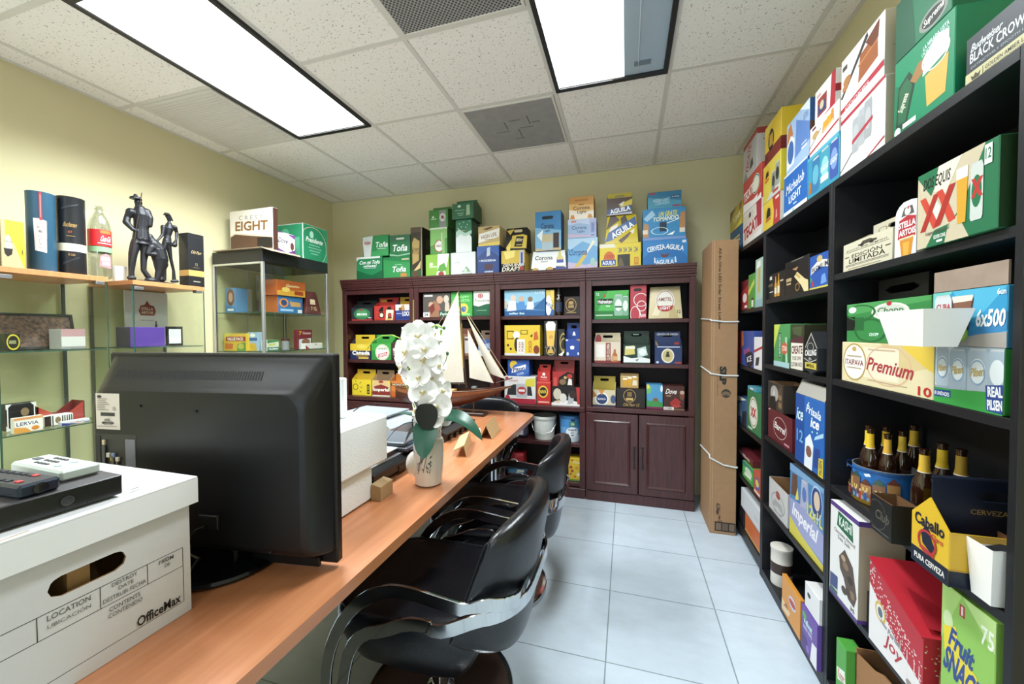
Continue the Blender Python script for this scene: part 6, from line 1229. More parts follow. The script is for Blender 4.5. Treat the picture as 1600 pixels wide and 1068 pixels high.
draw(mb, f'e {ox*100} {oz*100} 18 {18*W/H} 3a322c;'+';'.join(f'p {KRAFT} {ox*100+2*math.cos(a):.2f} {oz*100-.8+2*math.sin(a)*W/H:.2f} {ox*100+18.5*math.cos(a-.05):.2f} {oz*100-.8+18.5*math.sin(a-.05)*W/H:.2f} {ox*100+18.5*math.cos(a+.05):.2f} {oz*100-.8+18.5*math.sin(a+.05)*W/H:.2f}' for a in [.2+k_*.23 for k_ in range(13)])
     + ';r 20 1 97 4.2 2e2620;r 24 1.4 44 3.8 7a6450;r 48 1.4 70 3.8 6a5644;r 74 1.4 94 3.8 7a6450;e 30 9.6 5 1 4a3a2c;e 31 9.6 3 .6 b08a62;e 30 7.6 5 1 4a3a2c;t CE 30 8 40 10.5 4a3a2c 0 -90;p 4a3a2c 34 5 40 5.2 40 6.6 36 6.4;r 30 4.4 48 4.6 4a3a2c;r 9 0 11 100 c4a27a', ff, W, H)
mb.build('body', tc)
for z_, dz in ((1.40, -.0), (1.05, 0), (.465, -.07)):
    s = MB(); e = .004; P = [(-W/2-e, D/2-.01, z_+.03), (-W/2-e, -D/2, z_+.015-dz*.6), (-W/2-e*.5, -D/2-e, z_+.01-dz*.4), (0, -D/2-e, z_+dz*.05), (W/2+e*.5, -D/2-e, z_+dz*.2), (W/2+e, -D/2, z_+dz*.2), (W/2+e, D/2-.01, z_+.01)]
    s.tube(P, .005, mat('white_strap', 'd8dcdc', .5), 8); s.build('strap', tc)
# ------------------------------------------------------------------ cartons on the black shelving (printed fronts look to the room, -x)
def Rr(z0, u0, u1, v1, label, col, x=.722, D=.19, kind='box', name=None, cat=None, group=None, gap=.0012, rz=-PI/2, H=None, **kw):
    vv = v1+12; ya, yb = PX(u0, vv, x)[0]-gap, PX(u1, vv, x)[0]+gap
    if z0 < 1.8: i_ = max(q for q in range(3) if SY[q] < (ya+yb)/2); yb, ya = max(yb, SY[i_]+.0205), min(ya, SY[i_+1]-.0205)
    if H is None: H = PX(u1, v1, x)[1]-z0
    D = min(D, SX1-.012-x)
    if kind == 'six': name = name or 'bottle_carrier'; cat = cat or 'bottle carrier'
    carton(name or 'drink_carton', label, cat or 'carton', group, ya-yb, D, H, (x+D/2, (ya+yb)/2, z0+.001), rz, kind, col, **kw)
    return z0+.001+H
GR = 'cartons on top of the black shelving'; GA, GB_, GC = 'cartons on the nearest black shelves', 'cartons on the middle black shelves', 'cartons on the farthest black shelves'
T = STOP
z = Rr(T, 1141, 1160, 348, 'blue carton at the far end of the black shelving top', '22507a', F='r 20 60 80 66 d8c83a;t CERVEZA 16 40 84 54 d8d8b0 0 0;t NACIONAL 16 24 84 36 9cc4d8;r 20 8 80 12 d8c83a;p 2c6a8c 60 0 100 0 100 40', group=GR)
Rr(z, 1141, 1159, 313, 'yellow and brown carton on the far blue one, shelving top', 'b09a2c', F='p 6a4a24 0 100 0 50 30 80 60 100;t TONA 30 34 90 60 e8e0b0 0 8;p d8c83a 40 0 100 0 100 30;r 80 70 100 100 8a5a2c', group=GR)
z = Rr(T, 1161.5, 1190, 308, 'white and red carton with steep red lettering, lowest of its stack', 'e3d8cc', F='p b8283c 80 30 100 30 100 100 74 100;p d8ccbc 0 50 60 60 60 90 0 90;t TECATE 4 24 94 60 c02838 0 6 .05;p 3a3030 34 74 46 76 44 90 36 88;p eae6e0 20 0 100 0 100 18 40 16', group=GR)
z = Rr(z, 1162, 1190, 252, 'red and white carton with green oval, middle of far stack', 'cf4038', F='p f0ece6 0 0 100 0 100 24 60 18 0 30;e 72 56 20 28 e8e4d0;o 72 56 19 26 3a7a4a .14;t TECATE 4 36 60 66 f4ece8 0 4 .03;p c8302c 80 10 100 16 100 40 86 30', group=GR)
Rr(z, 1162, 1183, 199, 'silver carton with red top flap, highest of the far stack', 'c4c2c0', side='cfcdca', F='r 0 88 100 100 b03a34;t TECATE 10 40 70 66 c43a3c 0 70 .03;p 3a3a3c 50 20 76 26 70 46 56 40;p 8a8a8c 0 0 40 0 20 30', R='r 0 86 100 100 b03a34;r 20 70 80 74 c89', group=GR, D=.16, x=.735)
z = Rr(T, 1193, 1219, 297, 'yellow and red carton with white end, eagle badge, shelving top', 'e2c12a', side='e2e2de', F='p c22f2a 62 0 100 0 100 100 56 100 66 50;e 32 52 22 28 d8b01e;p 1c1a16 20 40 46 44 44 70 30 76 22 64;p c22f2a 16 30 48 34 44 40 20 38;r 74 84 94 92 f0d8c8;p e89a8a 76 20 86 24 84 50 78 48', group=GR)
z = Rr(z, 1193, 1220, 232, 'yellow carton with can pictures, middle of eagle stack', 'd8c23a', side='dcc41e', F='p c8ccc8 20 0 100 0 100 30 40 14;e 24 70 20 22 e2b01e;p 1c1a16 14 62 34 66 32 80 18 78;p c22f2a 10 52 36 56 34 60 14 58;n 62 14 20 50 8a8f84 3a3a34;n 84 20 22 58 9aa094 2a2a28;r 60 8 90 14 c2302a', group=GR)
Rr(z, 1196, 1221, 167, 'yellow and maroon carton topping the eagle stack', 'e3bb1c', F='r 0 0 100 36 8a2420;e 40 56 18 26 2a1c14;r 30 42 52 70 c89a2c;p f0d040 0 100 60 100 0 70;p 5a1814 0 10 20 16 20 30 0 26', R='r 0 0 100 36 7a1f1c;t LAGER 24 12 70 24 e0b060', group=GR, D=.14, x=.735)
z = Rr(T, 1225.5, 1262, 243, 'bright blue carton with white script, bottom of its pair', '1f68c4', F='r 0 0 100 12 e8ecf0;t Michelob 12 54 88 76 f0f4f8 .3 4 .01;t LIGHT 24 28 76 46 f0f4f8 0 4 .02;r 44 18 58 21 c8d8ec;r 40 4 48 10 9cc;r 0 96 100 100 dfe6f0', group=GR)
Rr(z, 1230, 1266, 152, 'pale blue carton with amber bottle picture, above the script carton', '9fbfe8', F='p 5a88d4 40 20 100 30 100 60 44 90;p c87a34 2 60 30 70 20 96 8 90;p e8ecf0 2 10 36 14 38 60 20 72 4 58;e 20 40 14 22 3a6ab8;t ULTRA 74 72 94 84 6a8ac0 0 0;r 68 24 90 28 dfe8f4;r 68 32 90 34 dfe8f4;p dfeaf6 60 100 100 100 100 80', R='r 0 0 100 100 6a4430;r 0 60 100 100 2f5a9a', group=GR, D=.17, x=.73)
z = Rr(T, 1263, 1312, 204, 'teal carton with three can pictures, below white snack carton', '2f9cc0', F='n 28 10 26 80 2f7ab0 58b0cc;n 58 10 28 82 3a9cb8 8cd0dc;n 86 12 24 80 3a5ab0 7a9ad8;t LIGHT 46 44 70 56 eef;t LIGHT 76 44 96 56 eef;p b8682c 4 14 16 14 14 40 8 40;r 46 20 70 34 dfeef4;r 0 92 100 100 48b0cc', group=GR)
z = Rr(z, 1266, 1311, 154, 'white carton with amber drink tray picture, above the teal one', 'ecebe8', F='p c22f3a 0 8 100 34 100 42 0 16;p 333 0 30 44 66 42 68 0 34;p d88a3a 46 42 86 54 84 92 50 84;g 56 48 14 36;g 70 52 14 36;e 22 62 12 12 c8a060;r 10 84 24 92 7a2a2c;p e8c48a 50 44 84 54 84 60 50 50', group=GR)
Rr(z, 1274, 1306, 106, 'small white carton with red stripe topping the teal stack', 'eae8e4', F='p c02838 74 0 100 8 100 100 82 100;r 14 20 60 70 a83a3c;r 18 26 54 52 3a4a84;e 36 46 10 12 d8c8a0;r 10 76 30 84 d8a0a0;p c02838 20 0 80 8 80 14 20 6', R='r 0 40 100 60 b02c34', group=GR, D=.14, x=.735)
z = Rr(T, 1315, 1384, 116, 'large white carton with silver can pack picture, lower of its pair', 'edecea', F='p 444 0 6 60 46 58 48 0 9;n 38 24 16 56 a8acb0 b8bcc0;n 52 28 16 58 b0b4b8 a8acb0;n 66 32 16 58 a0a4a8 b8bcc0;p c03040 30 40 76 54 76 60 30 46;p c02838 0 86 100 96 100 100 0 92;p c02838 60 0 100 14 100 17 56 0', side='cfc0a4', group=GR)
Rr(z, 1316, 1383, 14, 'large white carton with amber block picture, upper of its pair', 'edecea', F='p 3a3a3c 0 34 60 96 64 98 66 90 4 30;p a85a2c 44 30 88 40 86 82 48 74;p c87a3c 44 56 86 66 86 70 44 60;p 7a3a20 60 84 90 96 88 70 74 66;e 16 56 10 8 b8783c;e 12 46 8 6 b8783c;p c02838 0 4 100 16 100 26 0 12;t COOKIES 12 8 70 14 f0d8d8 0 5;r 4 78 16 86 5a4a48', side='cfc0a4', R='e 20 60 2 2 333;e 40 62 2 2 333;e 60 58 2 2 333;e 30 30 2 2 333;r 10 44 90 45 a89878', group=GR)
z = Rr(T, 1400, 1494, 8, 'green carton with bottle pouring into a glass, shelving top', '159060', F='p 0f7a50 0 0 30 0 20 60 0 70;p 1c4430 4 10 24 8 40 56 28 74 8 64;p 2a6a44 8 16 22 14 34 54 24 68 10 60;t Suprema 8 32 30 46 e8e0c8 0 58 .02;p a8743c 30 60 40 52 62 62 58 74 44 74;p e6b048 60 12 88 14 92 56 56 50;p f2eee4 52 52 92 60 92 82 74 88 54 74;o 72 66 22 15 e8e4d8 .1;t LA_MIRADA_LISTA 52 84 92 90 dff 0 6;t UN_NOCHE_DESTAPADO 50 78 92 83 cfe 0 6;e 8 6 6 6 e0f0e8;r 18 6 42 12 e4e8dc', group=GR, D=.2)
Rr(z, 1402, 1490, -70, 'green carton on top of the pouring-bottle carton, near the ceiling', '12754c', F='e 70 18 24 16 8a8f86;e 70 18 19 12 16241c;t Suprema 54 12 88 26 e8e4dc .2 8 .02;p 0c5a3a 0 0 40 0 30 100 0 100', group=GR, D=.18, H=.16)
Rr(T, 1512, 1640, -46, 'black and cream carton at the near end of shelving top', '222a34', F='r 0 0 100 26 cfc690;t BLACK_CROWN 6 44 84 64 dfe6ec 0 0 .02;t Budweiser 8 66 50 82 dfe6ec .3;t DISTINCTIVELY_SMOOTH_LAGER 8 32 90 37 aab4bc 0 0 .005;t GOLDEN_AMBER_LAGER 28 12 90 20 333 0 0 .01;t BREWED_WITH_TOASTED_MALT 28 5 90 9 444 0 0 .005;p 4a4630 10 8 20 8 22 18 18 14 15 20 12 14 8 18;r 25 4 25.6 22 333', group=GR, D=.19)
# --- unit nearest the viewer
a1, a2, a3, a4, a5 = RSH[0]
Rr(a1, 1319, 1396, 320, 'cream carrier with black bold lettering on the nearest unit', 'd4cbb0', kind='six', h1=.60, top='d4cbb0', inner='b8ac8c', D=.17, F='t BOGOTA_BEER_COMPANY 8 70 92 76 3a342a 0 0 .005;r 6 66 94 67.5 444;t EDICIÓN 20 44 82 60 2a241c 0 0 .01;t LIMITADA 14 26 88 42 2a241c 0 0 .01;r 4 49 14 52 2a241c;r 88 49 97 52 2a241c;r 6 20 94 21.5 444;r 6 16 94 17 444;r 12 6 80 9 a89c80;p 4a4438 34 84 40 84 44 92 60 92 64 88 72 86 72 80 34 80;e 42 80 4 4 2a241c;e 62 80 4 4 2a241c', P='o 20 62 9 14 6a6250 .15;p 4a4438 50 10 56 10 60 30 72 28 80 8 84 8 78 34 58 36', group=GA)
mb = MB(); ya, yb = PX(1398, 350, .722)[0], PX(1433, 350, .722)[0]; W = ya-yb-.004; H = PX(1415, 318, .722)[1]-a1; D = .12; wh = ink('e6e6e8')
pts = [(-W/2, 0), (W/2, 0), (W/2, H)]+[(W*(.5-.5*i/8), H*(1+.04*math.sin(PI/2*i/8))) for i in range(1, 5)]+[(-W*.1, H*1.03), (-W*.3, H*.98), (-W*.44, H*.9), (-W/2, H*.8)]
mb.prism([(x, -D/2, z) for x, z in pts], (0, D, 0), wh)
draw(mb, 'p c22a34 14 34 96 34 98 70 60 76 20 70;t STELLA 18 54 96 66 f6f0ee 0 0 .035;t ARTOIS 20 39 96 51 f6f0ee 0 0 .035;p d88a20 34 0 78 0 88 32 24 32;p e8a838 44 0 66 0 70 26 40 26;p 5a5a54 30 76 90 76 80 92 44 92;e 60 84 14 8 e4e0d8;e 62 90 4 3 c22a34;r 22 33 92 35.5 e8d8a0', face_fn('F', W, D, H), W, H)
tag(mb.build('drink_carton', None, (.722+D/2, (ya+yb)/2, a1+.001), -PI/2), 'white rounded-top carton with red band and beer glass', 'carton', GA)
yy0, yy1 = PX(1433, 340, .700)[0], PX(1561, 300, .700)[0]; H = PX(1561, 211, .700)[1]-a1
carton('drink_carton', 'large green and sand carton with red double cross, nearest unit', 'carton', GA, yy0-yy1-.003, .19, H, (.700+.095, (yy0+yy1)/2, a1+.001), -PI/2, 'box', '1e7548', side='22401f',
       F='p cdbf9e 0 0 30 0 62 42 86 100 40 100 20 76 0 100;p 1e7548 0 100 0 96 20 66 38 100;p cdbf9e 0 20 10 50 0 90;p 1e7548 14 0 26 20 60 24 50 0;p e4dcc8 30 100 60 100 40 62 24 70;p cdbf9e 40 0 70 0 56 30 44 20;t DOS_EQUIS 9 74 46 91 26261e .1 0 .02;p d8402c 4 66 12 67 33 24 24 22;p b8281e 5 22 13 22 32 67 24 66;p d8402c 28 68 36 69 54 26 45 24;p b8281e 25 24 34 24 53 70 45 70;p d8d4cc 23 45 29 58 35 46 29 32;g 61 18 14 66;n 78 16 14 66 c8d0c8 1e7548;p c8302a 72 42 76 42 85 64 81 64;p c8302a 72 64 76 64 85 42 81 42;r 86 74 94 96 dfe8df;t 12 87 80 93 92 1e7548;t ELEVEN_CANS 26 8 42 13 f0f0ea;t Lager_Especial 14 15 46 20 5a5a4a .3;r 30 3 38 6 f0f0ea')
z = Rr(a2, 1315.5, 1460, 541, 'cream carton with red Premium script, nearest unit', 'e2d2a4', F='p d8c084 50 100 100 100 100 60 72 40;p e8c23a 70 100 100 100 100 50 92 60;p ecdfc0 30 90 70 90 70 20 30 20;o 58 52 24 44 dcb08a .06;e 18 52 16 46 b89a4a;e 18 52 14.4 42 f0ece2;e 18 84 3 6 c8a050;t ITAIPAVA 5.5 44 30.5 58 8a2230 0 0 .02;r 8 64 28 68 b8a888;r 8 36 28 39 b8a888;t Premium 36 34 84 64 b8303a .35 -3 .015;r 36 84 66 87 d0b090;r 36 14 78 16 c8a888;t 10 88 4 99 22 c22', group=GA, x=.716)
H = .125; y0_, y1_ = PX(1323, 490, .724)[0], PX(1456, 490, .724)[0]
carton('drink_carton', 'green carton lying above the Premium carton', 'carton', GA, y0_-y1_-.004, .15, H, (.724+.075, (y0_+y1_)/2, z+.001), -PI/2, 'box', '2f8a40', F='p 46a050 0 70 100 90 100 100 0 100;r 0 30 13 66 0c120c;p 1f6a30 13 30 26 30 26 64 13 64;e 58 74 22 20 e0e0d4;e 58 74 18 16 c8d0c0;t Chopp 44 66 74 84 2f6a3a .2;o 20 76 22 20 1f6a30 .14;o 34 30 22 30 1f6a30 .14;e 9 84 6 8 dfe;t CHOPP 34 16 46 24 dfe;e 58 92 3 5 c22a34')
hp = MB(); q0, q1 = PX(1369, 450, .80)[0], PX(1446, 450, .80)[0]; wq = (q0-q1)/2; hp.slotted(-wq, wq, 0, .075, -.003, .003, (0, .04, wq*.72, .012), ink('1f1d1b'))
tag(hp.build('handle_board', None, (.81, (q0+q1)/2, z+.003+H), -PI/2), 'black slotted handle board standing on the green carton', 'carton')
def tray(label, loc, rz, W, W2, D, H, col='e8e6e2'):
    mb = MB(); m = mat('white_tray_board', col, .55); t_ = .002
    def wall(A): mb.add(A, [[0, 1, 2, 3]], m); mb.add([(p[0]*.985, p[1]*.985, p[2]+.001) for p in A], [[3, 2, 1, 0]], m)
    a = [(-W/2, -D/2, 0), (W/2, -D/2, 0), (W/2, D/2, 0), (-W/2, D/2, 0)]; k = W2/W; kd = 1+(W2-W)/D*.6; b_ = [(x*k, y*kd, H) for x, y, _ in a]
    for i in range(4): j = (i+1) % 4; wall([a[i], a[j], b_[j], b_[i]])
    mb.add(a, [[0, 1, 2, 3]], m)
    return tag(mb.build('paper_tray', None, loc, rz), label, 'tray')
y0_, y1_ = PX(1380, 500, .630)[0], PX(1456, 500, .630)[0]
tray('white tapered paper tray in front of the green carton', (.66, (y0_+y1_)/2, z+.002), -PI/2, (y0_-y1_)*.7, y0_-y1_-.004, .06, .082)
zc = Rr(a2, 1461.5, 1571, 545, 'green carton with four silver cans, under the cola picture carton', '2f9a3c', F='r 0 26 100 100 9cb0bc;p dfe8ec 0 100 30 100 20 30 0 30;n 12 30 22 68 b4c4d4 e8f0f4;n 37 26 26 70 a8bccc e8f0f4;n 66 26 28 72 b0c0d0 e8f0f4;n 92 28 24 70 a8bccc e8f0f4;o 12 62 9 18 8ab0d8 .12;o 37 60 10 19 8ab0d8 .12;o 66 60 11 20 8ab0d8 .12;t Pilsen 5 56 20 68 c8a84a .3 10;t Pilsen 28 54 46 68 c8a84a .3 10;t Pilsen 57 54 76 68 c8a84a .3 10;p 34a844 0 24 100 34 100 0 0 0;p 1f4a9a 0 10 28 12 28 24 0 22;t 8_UNIDADES 1 13 26 20 fff;p 2a4aa0 80 4 100 2 100 46 78 42;t REAL 81 26 100 42 fff 0 4 .04;t PILSEN 81 6 100 22 fff 0 4 .04', group=GA, x=.716)
zc = Rr(zc, 1458, 1576, 445, 'blue carton with cola glass and lime picture, nearest unit', '2a9ad0', F='p 6ac8c0 0 50 30 100 0 100;p 48b4dc 30 100 100 100 60 40;p 2f86c4 50 20 100 60 100 30 70 14;p a8a098 0 0 100 0 100 26 70 22 40 14 0 20;n 16 4 26 90 cfd6da e0e4e8;t CUBA 6 66 28 78 b83a3c 0 0 .03;t LIBRE 5 53 28 64 2a4a9a 0 0 .03;t Ron+Cola 8 34 26 44 b8763c;r 10 12 24 22 8aa4c4;p 5a2a1e 32 28 54 28 60 84 30 84;p 8a5a44 34 60 56 62 58 82 32 82;p e0d8cc 32 78 58 80 60 90 30 90;e 44 22 10 14 8cc43c;e 45 22 7 10 b8dc5c;t 6x500 64 34 99 64 fff .1 0 .03;t 6un 89 86 99 96 fff', side='3a8ab8', group=GA, x=.716)
fb = MB(); q0, q1 = PX(1456, 440, .716)[0]-.003, PX(1575, 430, .716)[0]+.003; fb.box(-(q0-q1)/2, (q0-q1)/2, -.002, .002, 0, .048, mat('grey_kraft_flap', 'a08c7c', .8, noise=.25, nscale=16)); fo = fb.build('carton_flap', None, (.721, (q0+q1)/2, zc+.002), -PI/2)
tag(fo, 'brownish cardboard flap standing above the cola picture carton', 'cardboard')
# round tin, bottles
yc = PX(1392, 720, .80)[0]; TR = .078
def tin_box():
    t = thing('biscuit_tin', 'round blue tin with painted street scene and gold foot', 'tin', (.80, PX(1382, 720, .80)[0], a3+.001)); R = TR; H = .118
    mb = MB(); mb.lathe([(R*.98, 0), (R*1.01, .004), (R*1.01, .012), (R, .014), (R, H-.004), (R*1.015, H-.003), (R*1.015, H), (R*.97, H), (R*.96, .01)], [mat('tin_gold', 'b8923c', .3, .6)]*3+[mat('tin_blue_print', '2f6fb8', .35), mat('tin_rim', 'b8bcc4', .25, .7), mat('tin_rim', 'b8bcc4', .25, .7), mat('tin_rim', 'b8bcc4', .25, .7), mat('tin_inside', '8a8a88', .4, .5)], 48, cap=(True, True))
    def fn(x, z, k): an = PI+(x/100-.5)*2.6+.35; r = R+.0004+.00025*k; return (r*math.cos(an), r*math.sin(an), .014+(H-.018)*z/100)
    random.seed(5); a = 'r 0 0 100 16 a8c4dc;'
    for i, (c, rf) in enumerate((('a8742c', '5a3a24'), ('c89a54', '8a4a34'), ('8a5a3a', '3a5a4a'), ('b8844a', '6a3a2c'), ('9a6a4a', '4a6a5a'), ('c08a4c', '7a3a30'))):
        x0 = 4+i*15.5; h_ = 50+9*(i % 3); a += f'r {x0} 14 {x0+14} {h_} {c};p {rf} {x0-1} {h_} {x0+15} {h_} {x0+7} {h_+20};r {x0+3} 30 {x0+5} 42 e8d070;r {x0+8} 30 {x0+10} 42 e8d070;'
    for i in range(14): x0 = 3+i*6.8; c = random.choice(['b03a34', '3a5a9a', '8a3a5a', '2a3a4a', 'c8643c']); a += f'p {c} {x0} 4 {x0+4} 4 {x0+3.4} 28 {x0+.6} 28;e {x0+2} 32 1.6 4 d8b090;'
    a += 'r 0 94 100 100 1f4a8c;p e8eef4 10 76 16 80 14 90 8 84;p e8eef4 60 80 66 84 64 92 58 88'
    draw(mb, a, fn, .2, H, curve=26); mb.build('body', t); return t
tin_box(); tx, ty = .80, PX(1382, 720, .80)[0]
lab = ['brown bottle with pale yellow neck label, leftmost in the round tin', 'brown bottle with yellow neck label, second from left in the tin', 'brown bottle with short dark-badged label, front of the tin']
for i, (u, x, hh) in enumerate(((1358, .790, .228), (1377, .768, .224), (1392, .745, .0))):
    pass
bs = [(-.028, .031, .235, 'e0c23a'), (-.044, -.012, .235, 'e0bc2c'), (-.014, -.041, .225, 'd8a83c'), (.030, -.028, .235, 'd8b43a'), (.018, .03, .235, 'd8b838')]
bl = ['brown bottle with pale yellow neck label, leftmost in the round tin', 'brown bottle with bright yellow neck label, second from left in the tin', 'brown bottle with short badged neck label at the right front of the tin',
      'brown bottle behind the badged one inside the tin', 'brown bottle at the rear of the round tin']
for (dx, dy, h_, nc), l_ in zip(bs, bl): bottle('beer_bottle', l_, (tx+dx, ty+dy, a3+.013), h_, .0215, '2a1408', None, nc, None, 'bottles on the nearest unit')
for (u, x, h_, nc, l_) in ((1445, .79, .235, 'd8b03a', 'brown bottle with badged neck, just right of the tin'), (1473, .84, .25, 'dcb82c', 'brown bottle with large yellow neck label behind the yellow carrier'), (1503, .845, .25, 'a8862c', 'brown bottle with dim yellow neck label, farthest right'), (1428, .91, .25, 'c8a22c', 'brown bottle at the back right of the tin')):
    bottle('beer_bottle', l_, (x, PX(u, 700, x)[0], a3+.001), h_, .0255, '2a1408', None, nc, None, 'bottles on the nearest unit')
y0_, y1_ = PX(1388, 790, .705)[0], PX(1424, 800, .705)[0]
carton('bottle_carrier', 'low open black carton with grey lettering before the tin', 'carton', GA, y0_-y1_, .012+.06, .085, (.705+.001, (y0_+y1_)/2, a3+.001), -PI/2, 'open', '1d1c1c', F='o 34 50 44 40 4a4640 .06;t Poker 26 40 90 66 5a564c .2;r 10 8 90 11 5a564c', inner='7a5434') if 0 else \
carton('open_carton', 'low open black carton with grey lettering before the tin', 'carton', GA, y0_-y1_, .06, .10, (.692, (y0_+y1_)/2-.004, a3+.001), -PI/2, 'open', '1d1c1c', F='o 34 50 44 40 4a4640 .06;t Club 26 40 90 66 5a564c .2;r 10 8 90 11 5a564c', inner='7a5434')
# yellow carrier, its gabled end towards the room, its long side towards the viewer
def yellow_carrier():
    x0, ye0, ye1 = .668, PX(1424, 850, .668)[0], PX(1482, 870, .668)[0]; Wd = ye0-ye1; L = .235; hb = .118; pk = .172; Hh = .225; navy_ = ink('141c30'); yl = ink('e2b418'); yl2 = ink('d2a21a'); kf = ink('8a5a34'); t_ = .003
    t = thing('bottle_carrier', 'yellow and navy bottle carrier with horse head badge', 'bottle carrier', (x0, (ye0+ye1)/2, a3+.001), 0, GA); w = Wd/2
    mb = MB()
    for x in (0, L-t_): mb.prism([(x, -w, 0), (x, w, 0), (x, w, hb), (x, .0, pk), (x, -w, hb)], (t_, 0, 0), yl if x == 0 else kf)
    for s in (-1, 1): mb.box(t_, L-t_, min(s*w, s*(w-t_)), max(s*w, s*(w-t_)), 0, hb, yl2, 0, {'B' if s < 0 else 'F': kf})
    mb.box(t_, L-t_, -w+t_, w-t_, 0, t_, kf)
    def fe(x, z, k): return (-.0003*k, w-2*w*x/100, pk*z/100)
    draw(mb, 'r 0 0 100 22 141c30;t PURA_CERVEZA 10 7 92 15 e8e4dc 0 0 .03;t Caballo 10 56 90 72 1a2036 0 0 .03;t Claro 56 46 88 54 c8302c .2 0 .01;p 1a2036 34 34 60 26 70 34 58 44 52 56 40 58 30 48;o 46 38 26 16 c22f30 .2;p c22f30 26 26 66 22 66 27 28 31', fe, 2*w, pk, .0003)
    def fs(x, z, k): return (L*x/100, -w-.0003*k, hb*z/100)
    draw(mb, 'r 0 0 100 30 141c30;r 0 30 100 33 b88a18;t C 20 42 46 90 141c30 0 0 .05;t aballo 50 44 96 84 141c30 0 0 .05', fs, L, hb, .0003); mb.build('body', t)
    h = MB(); h.M = Matrix.Translation((L/2, 0, 0)); h.slotted(-L/2+.0035, L/2-.0035, .004, Hh, -.002, .002, (.0, Hh-.04, .035, .011), navy_); h.M = None
    draw(h, 't CERVEZA_IMPORTADA 30 64 96 69 a8843c 0 0 .01;r 0 98 100 100 2a3448', lambda x, z, k: (L*x/100, -.0022-.0003*k, Hh*z/100), L, Hh, .0003); h.build('handle_panel', t)
    for s in (-1, 1):
        d_ = MB(); d_.box(L*.5-.001, L*.5+.001, min(s*.003, s*(w-t_)), max(s*.003, s*(w-t_)), .003, hb*.95, kf); d_.build('divider', t)
yellow_carrier()
tray('white open tray with flared sides at the shelf edge, right', (.752, 1.0245, a3+.002), -PI/2, .046, .064, .10, .115)
Rr(a4, 1297, 1342, 815, 'tall white and purple bar carton on the nearest unit', 'e8e6e4', name='snack_box', cat='box', F='r 0 95 100 100 5a3a8c;r 0 0 100 4 5a3a8c;p 1f6a44 26 78 84 74 80 92 30 94;t KASHI 34 80 78 90 e8f0e8;t Chocolate_Almond 16 70 90 74 7a7a7a;t Sea_Salt 30 65 74 69 7a7a7a;p 5a4436 36 48 56 60 84 50 98 24 90 12 70 14 54 30 40 36;e 60 44 10 4 8a6a4c;e 76 34 10 4 3a2a20;e 84 22 8 4 8a6a4c;e 52 50 8 3 b89a74;e 70 20 9 4 4a3628;e 56 18 9 4 4a3a30;p 3a4a84 4 8 32 10 32 24 4 22;r 4 4 32 8 2f6a5a;t 35 78 6 92 10 444', side='b09a80', R='t 35 20 8 70 14 333;r 0 95 100 100 5a3a8c;r 0 0 100 4 5a3a8c', group=GA, x=.70, D=.12)
carton('gift_box', 'black box with small gold emblem behind the bar carton', 'box', GA, .09, .09, .26, (.88, min(1.60, PX(1366, 850, .837)[0]), a4+.001), -PI/2, 'box', '1c1b1d', F='e 50 66 14 5 b8923c;t BLACK_LABEL 16 46 84 51 8a7038;r 30 40 70 41.5 8a7038')
Rr(a4, 1353, 1367, 936, 'small plain black box at the foot of the bar carton', '202327', name='gift_box', cat='box', group=GA, x=.725, D=.08)
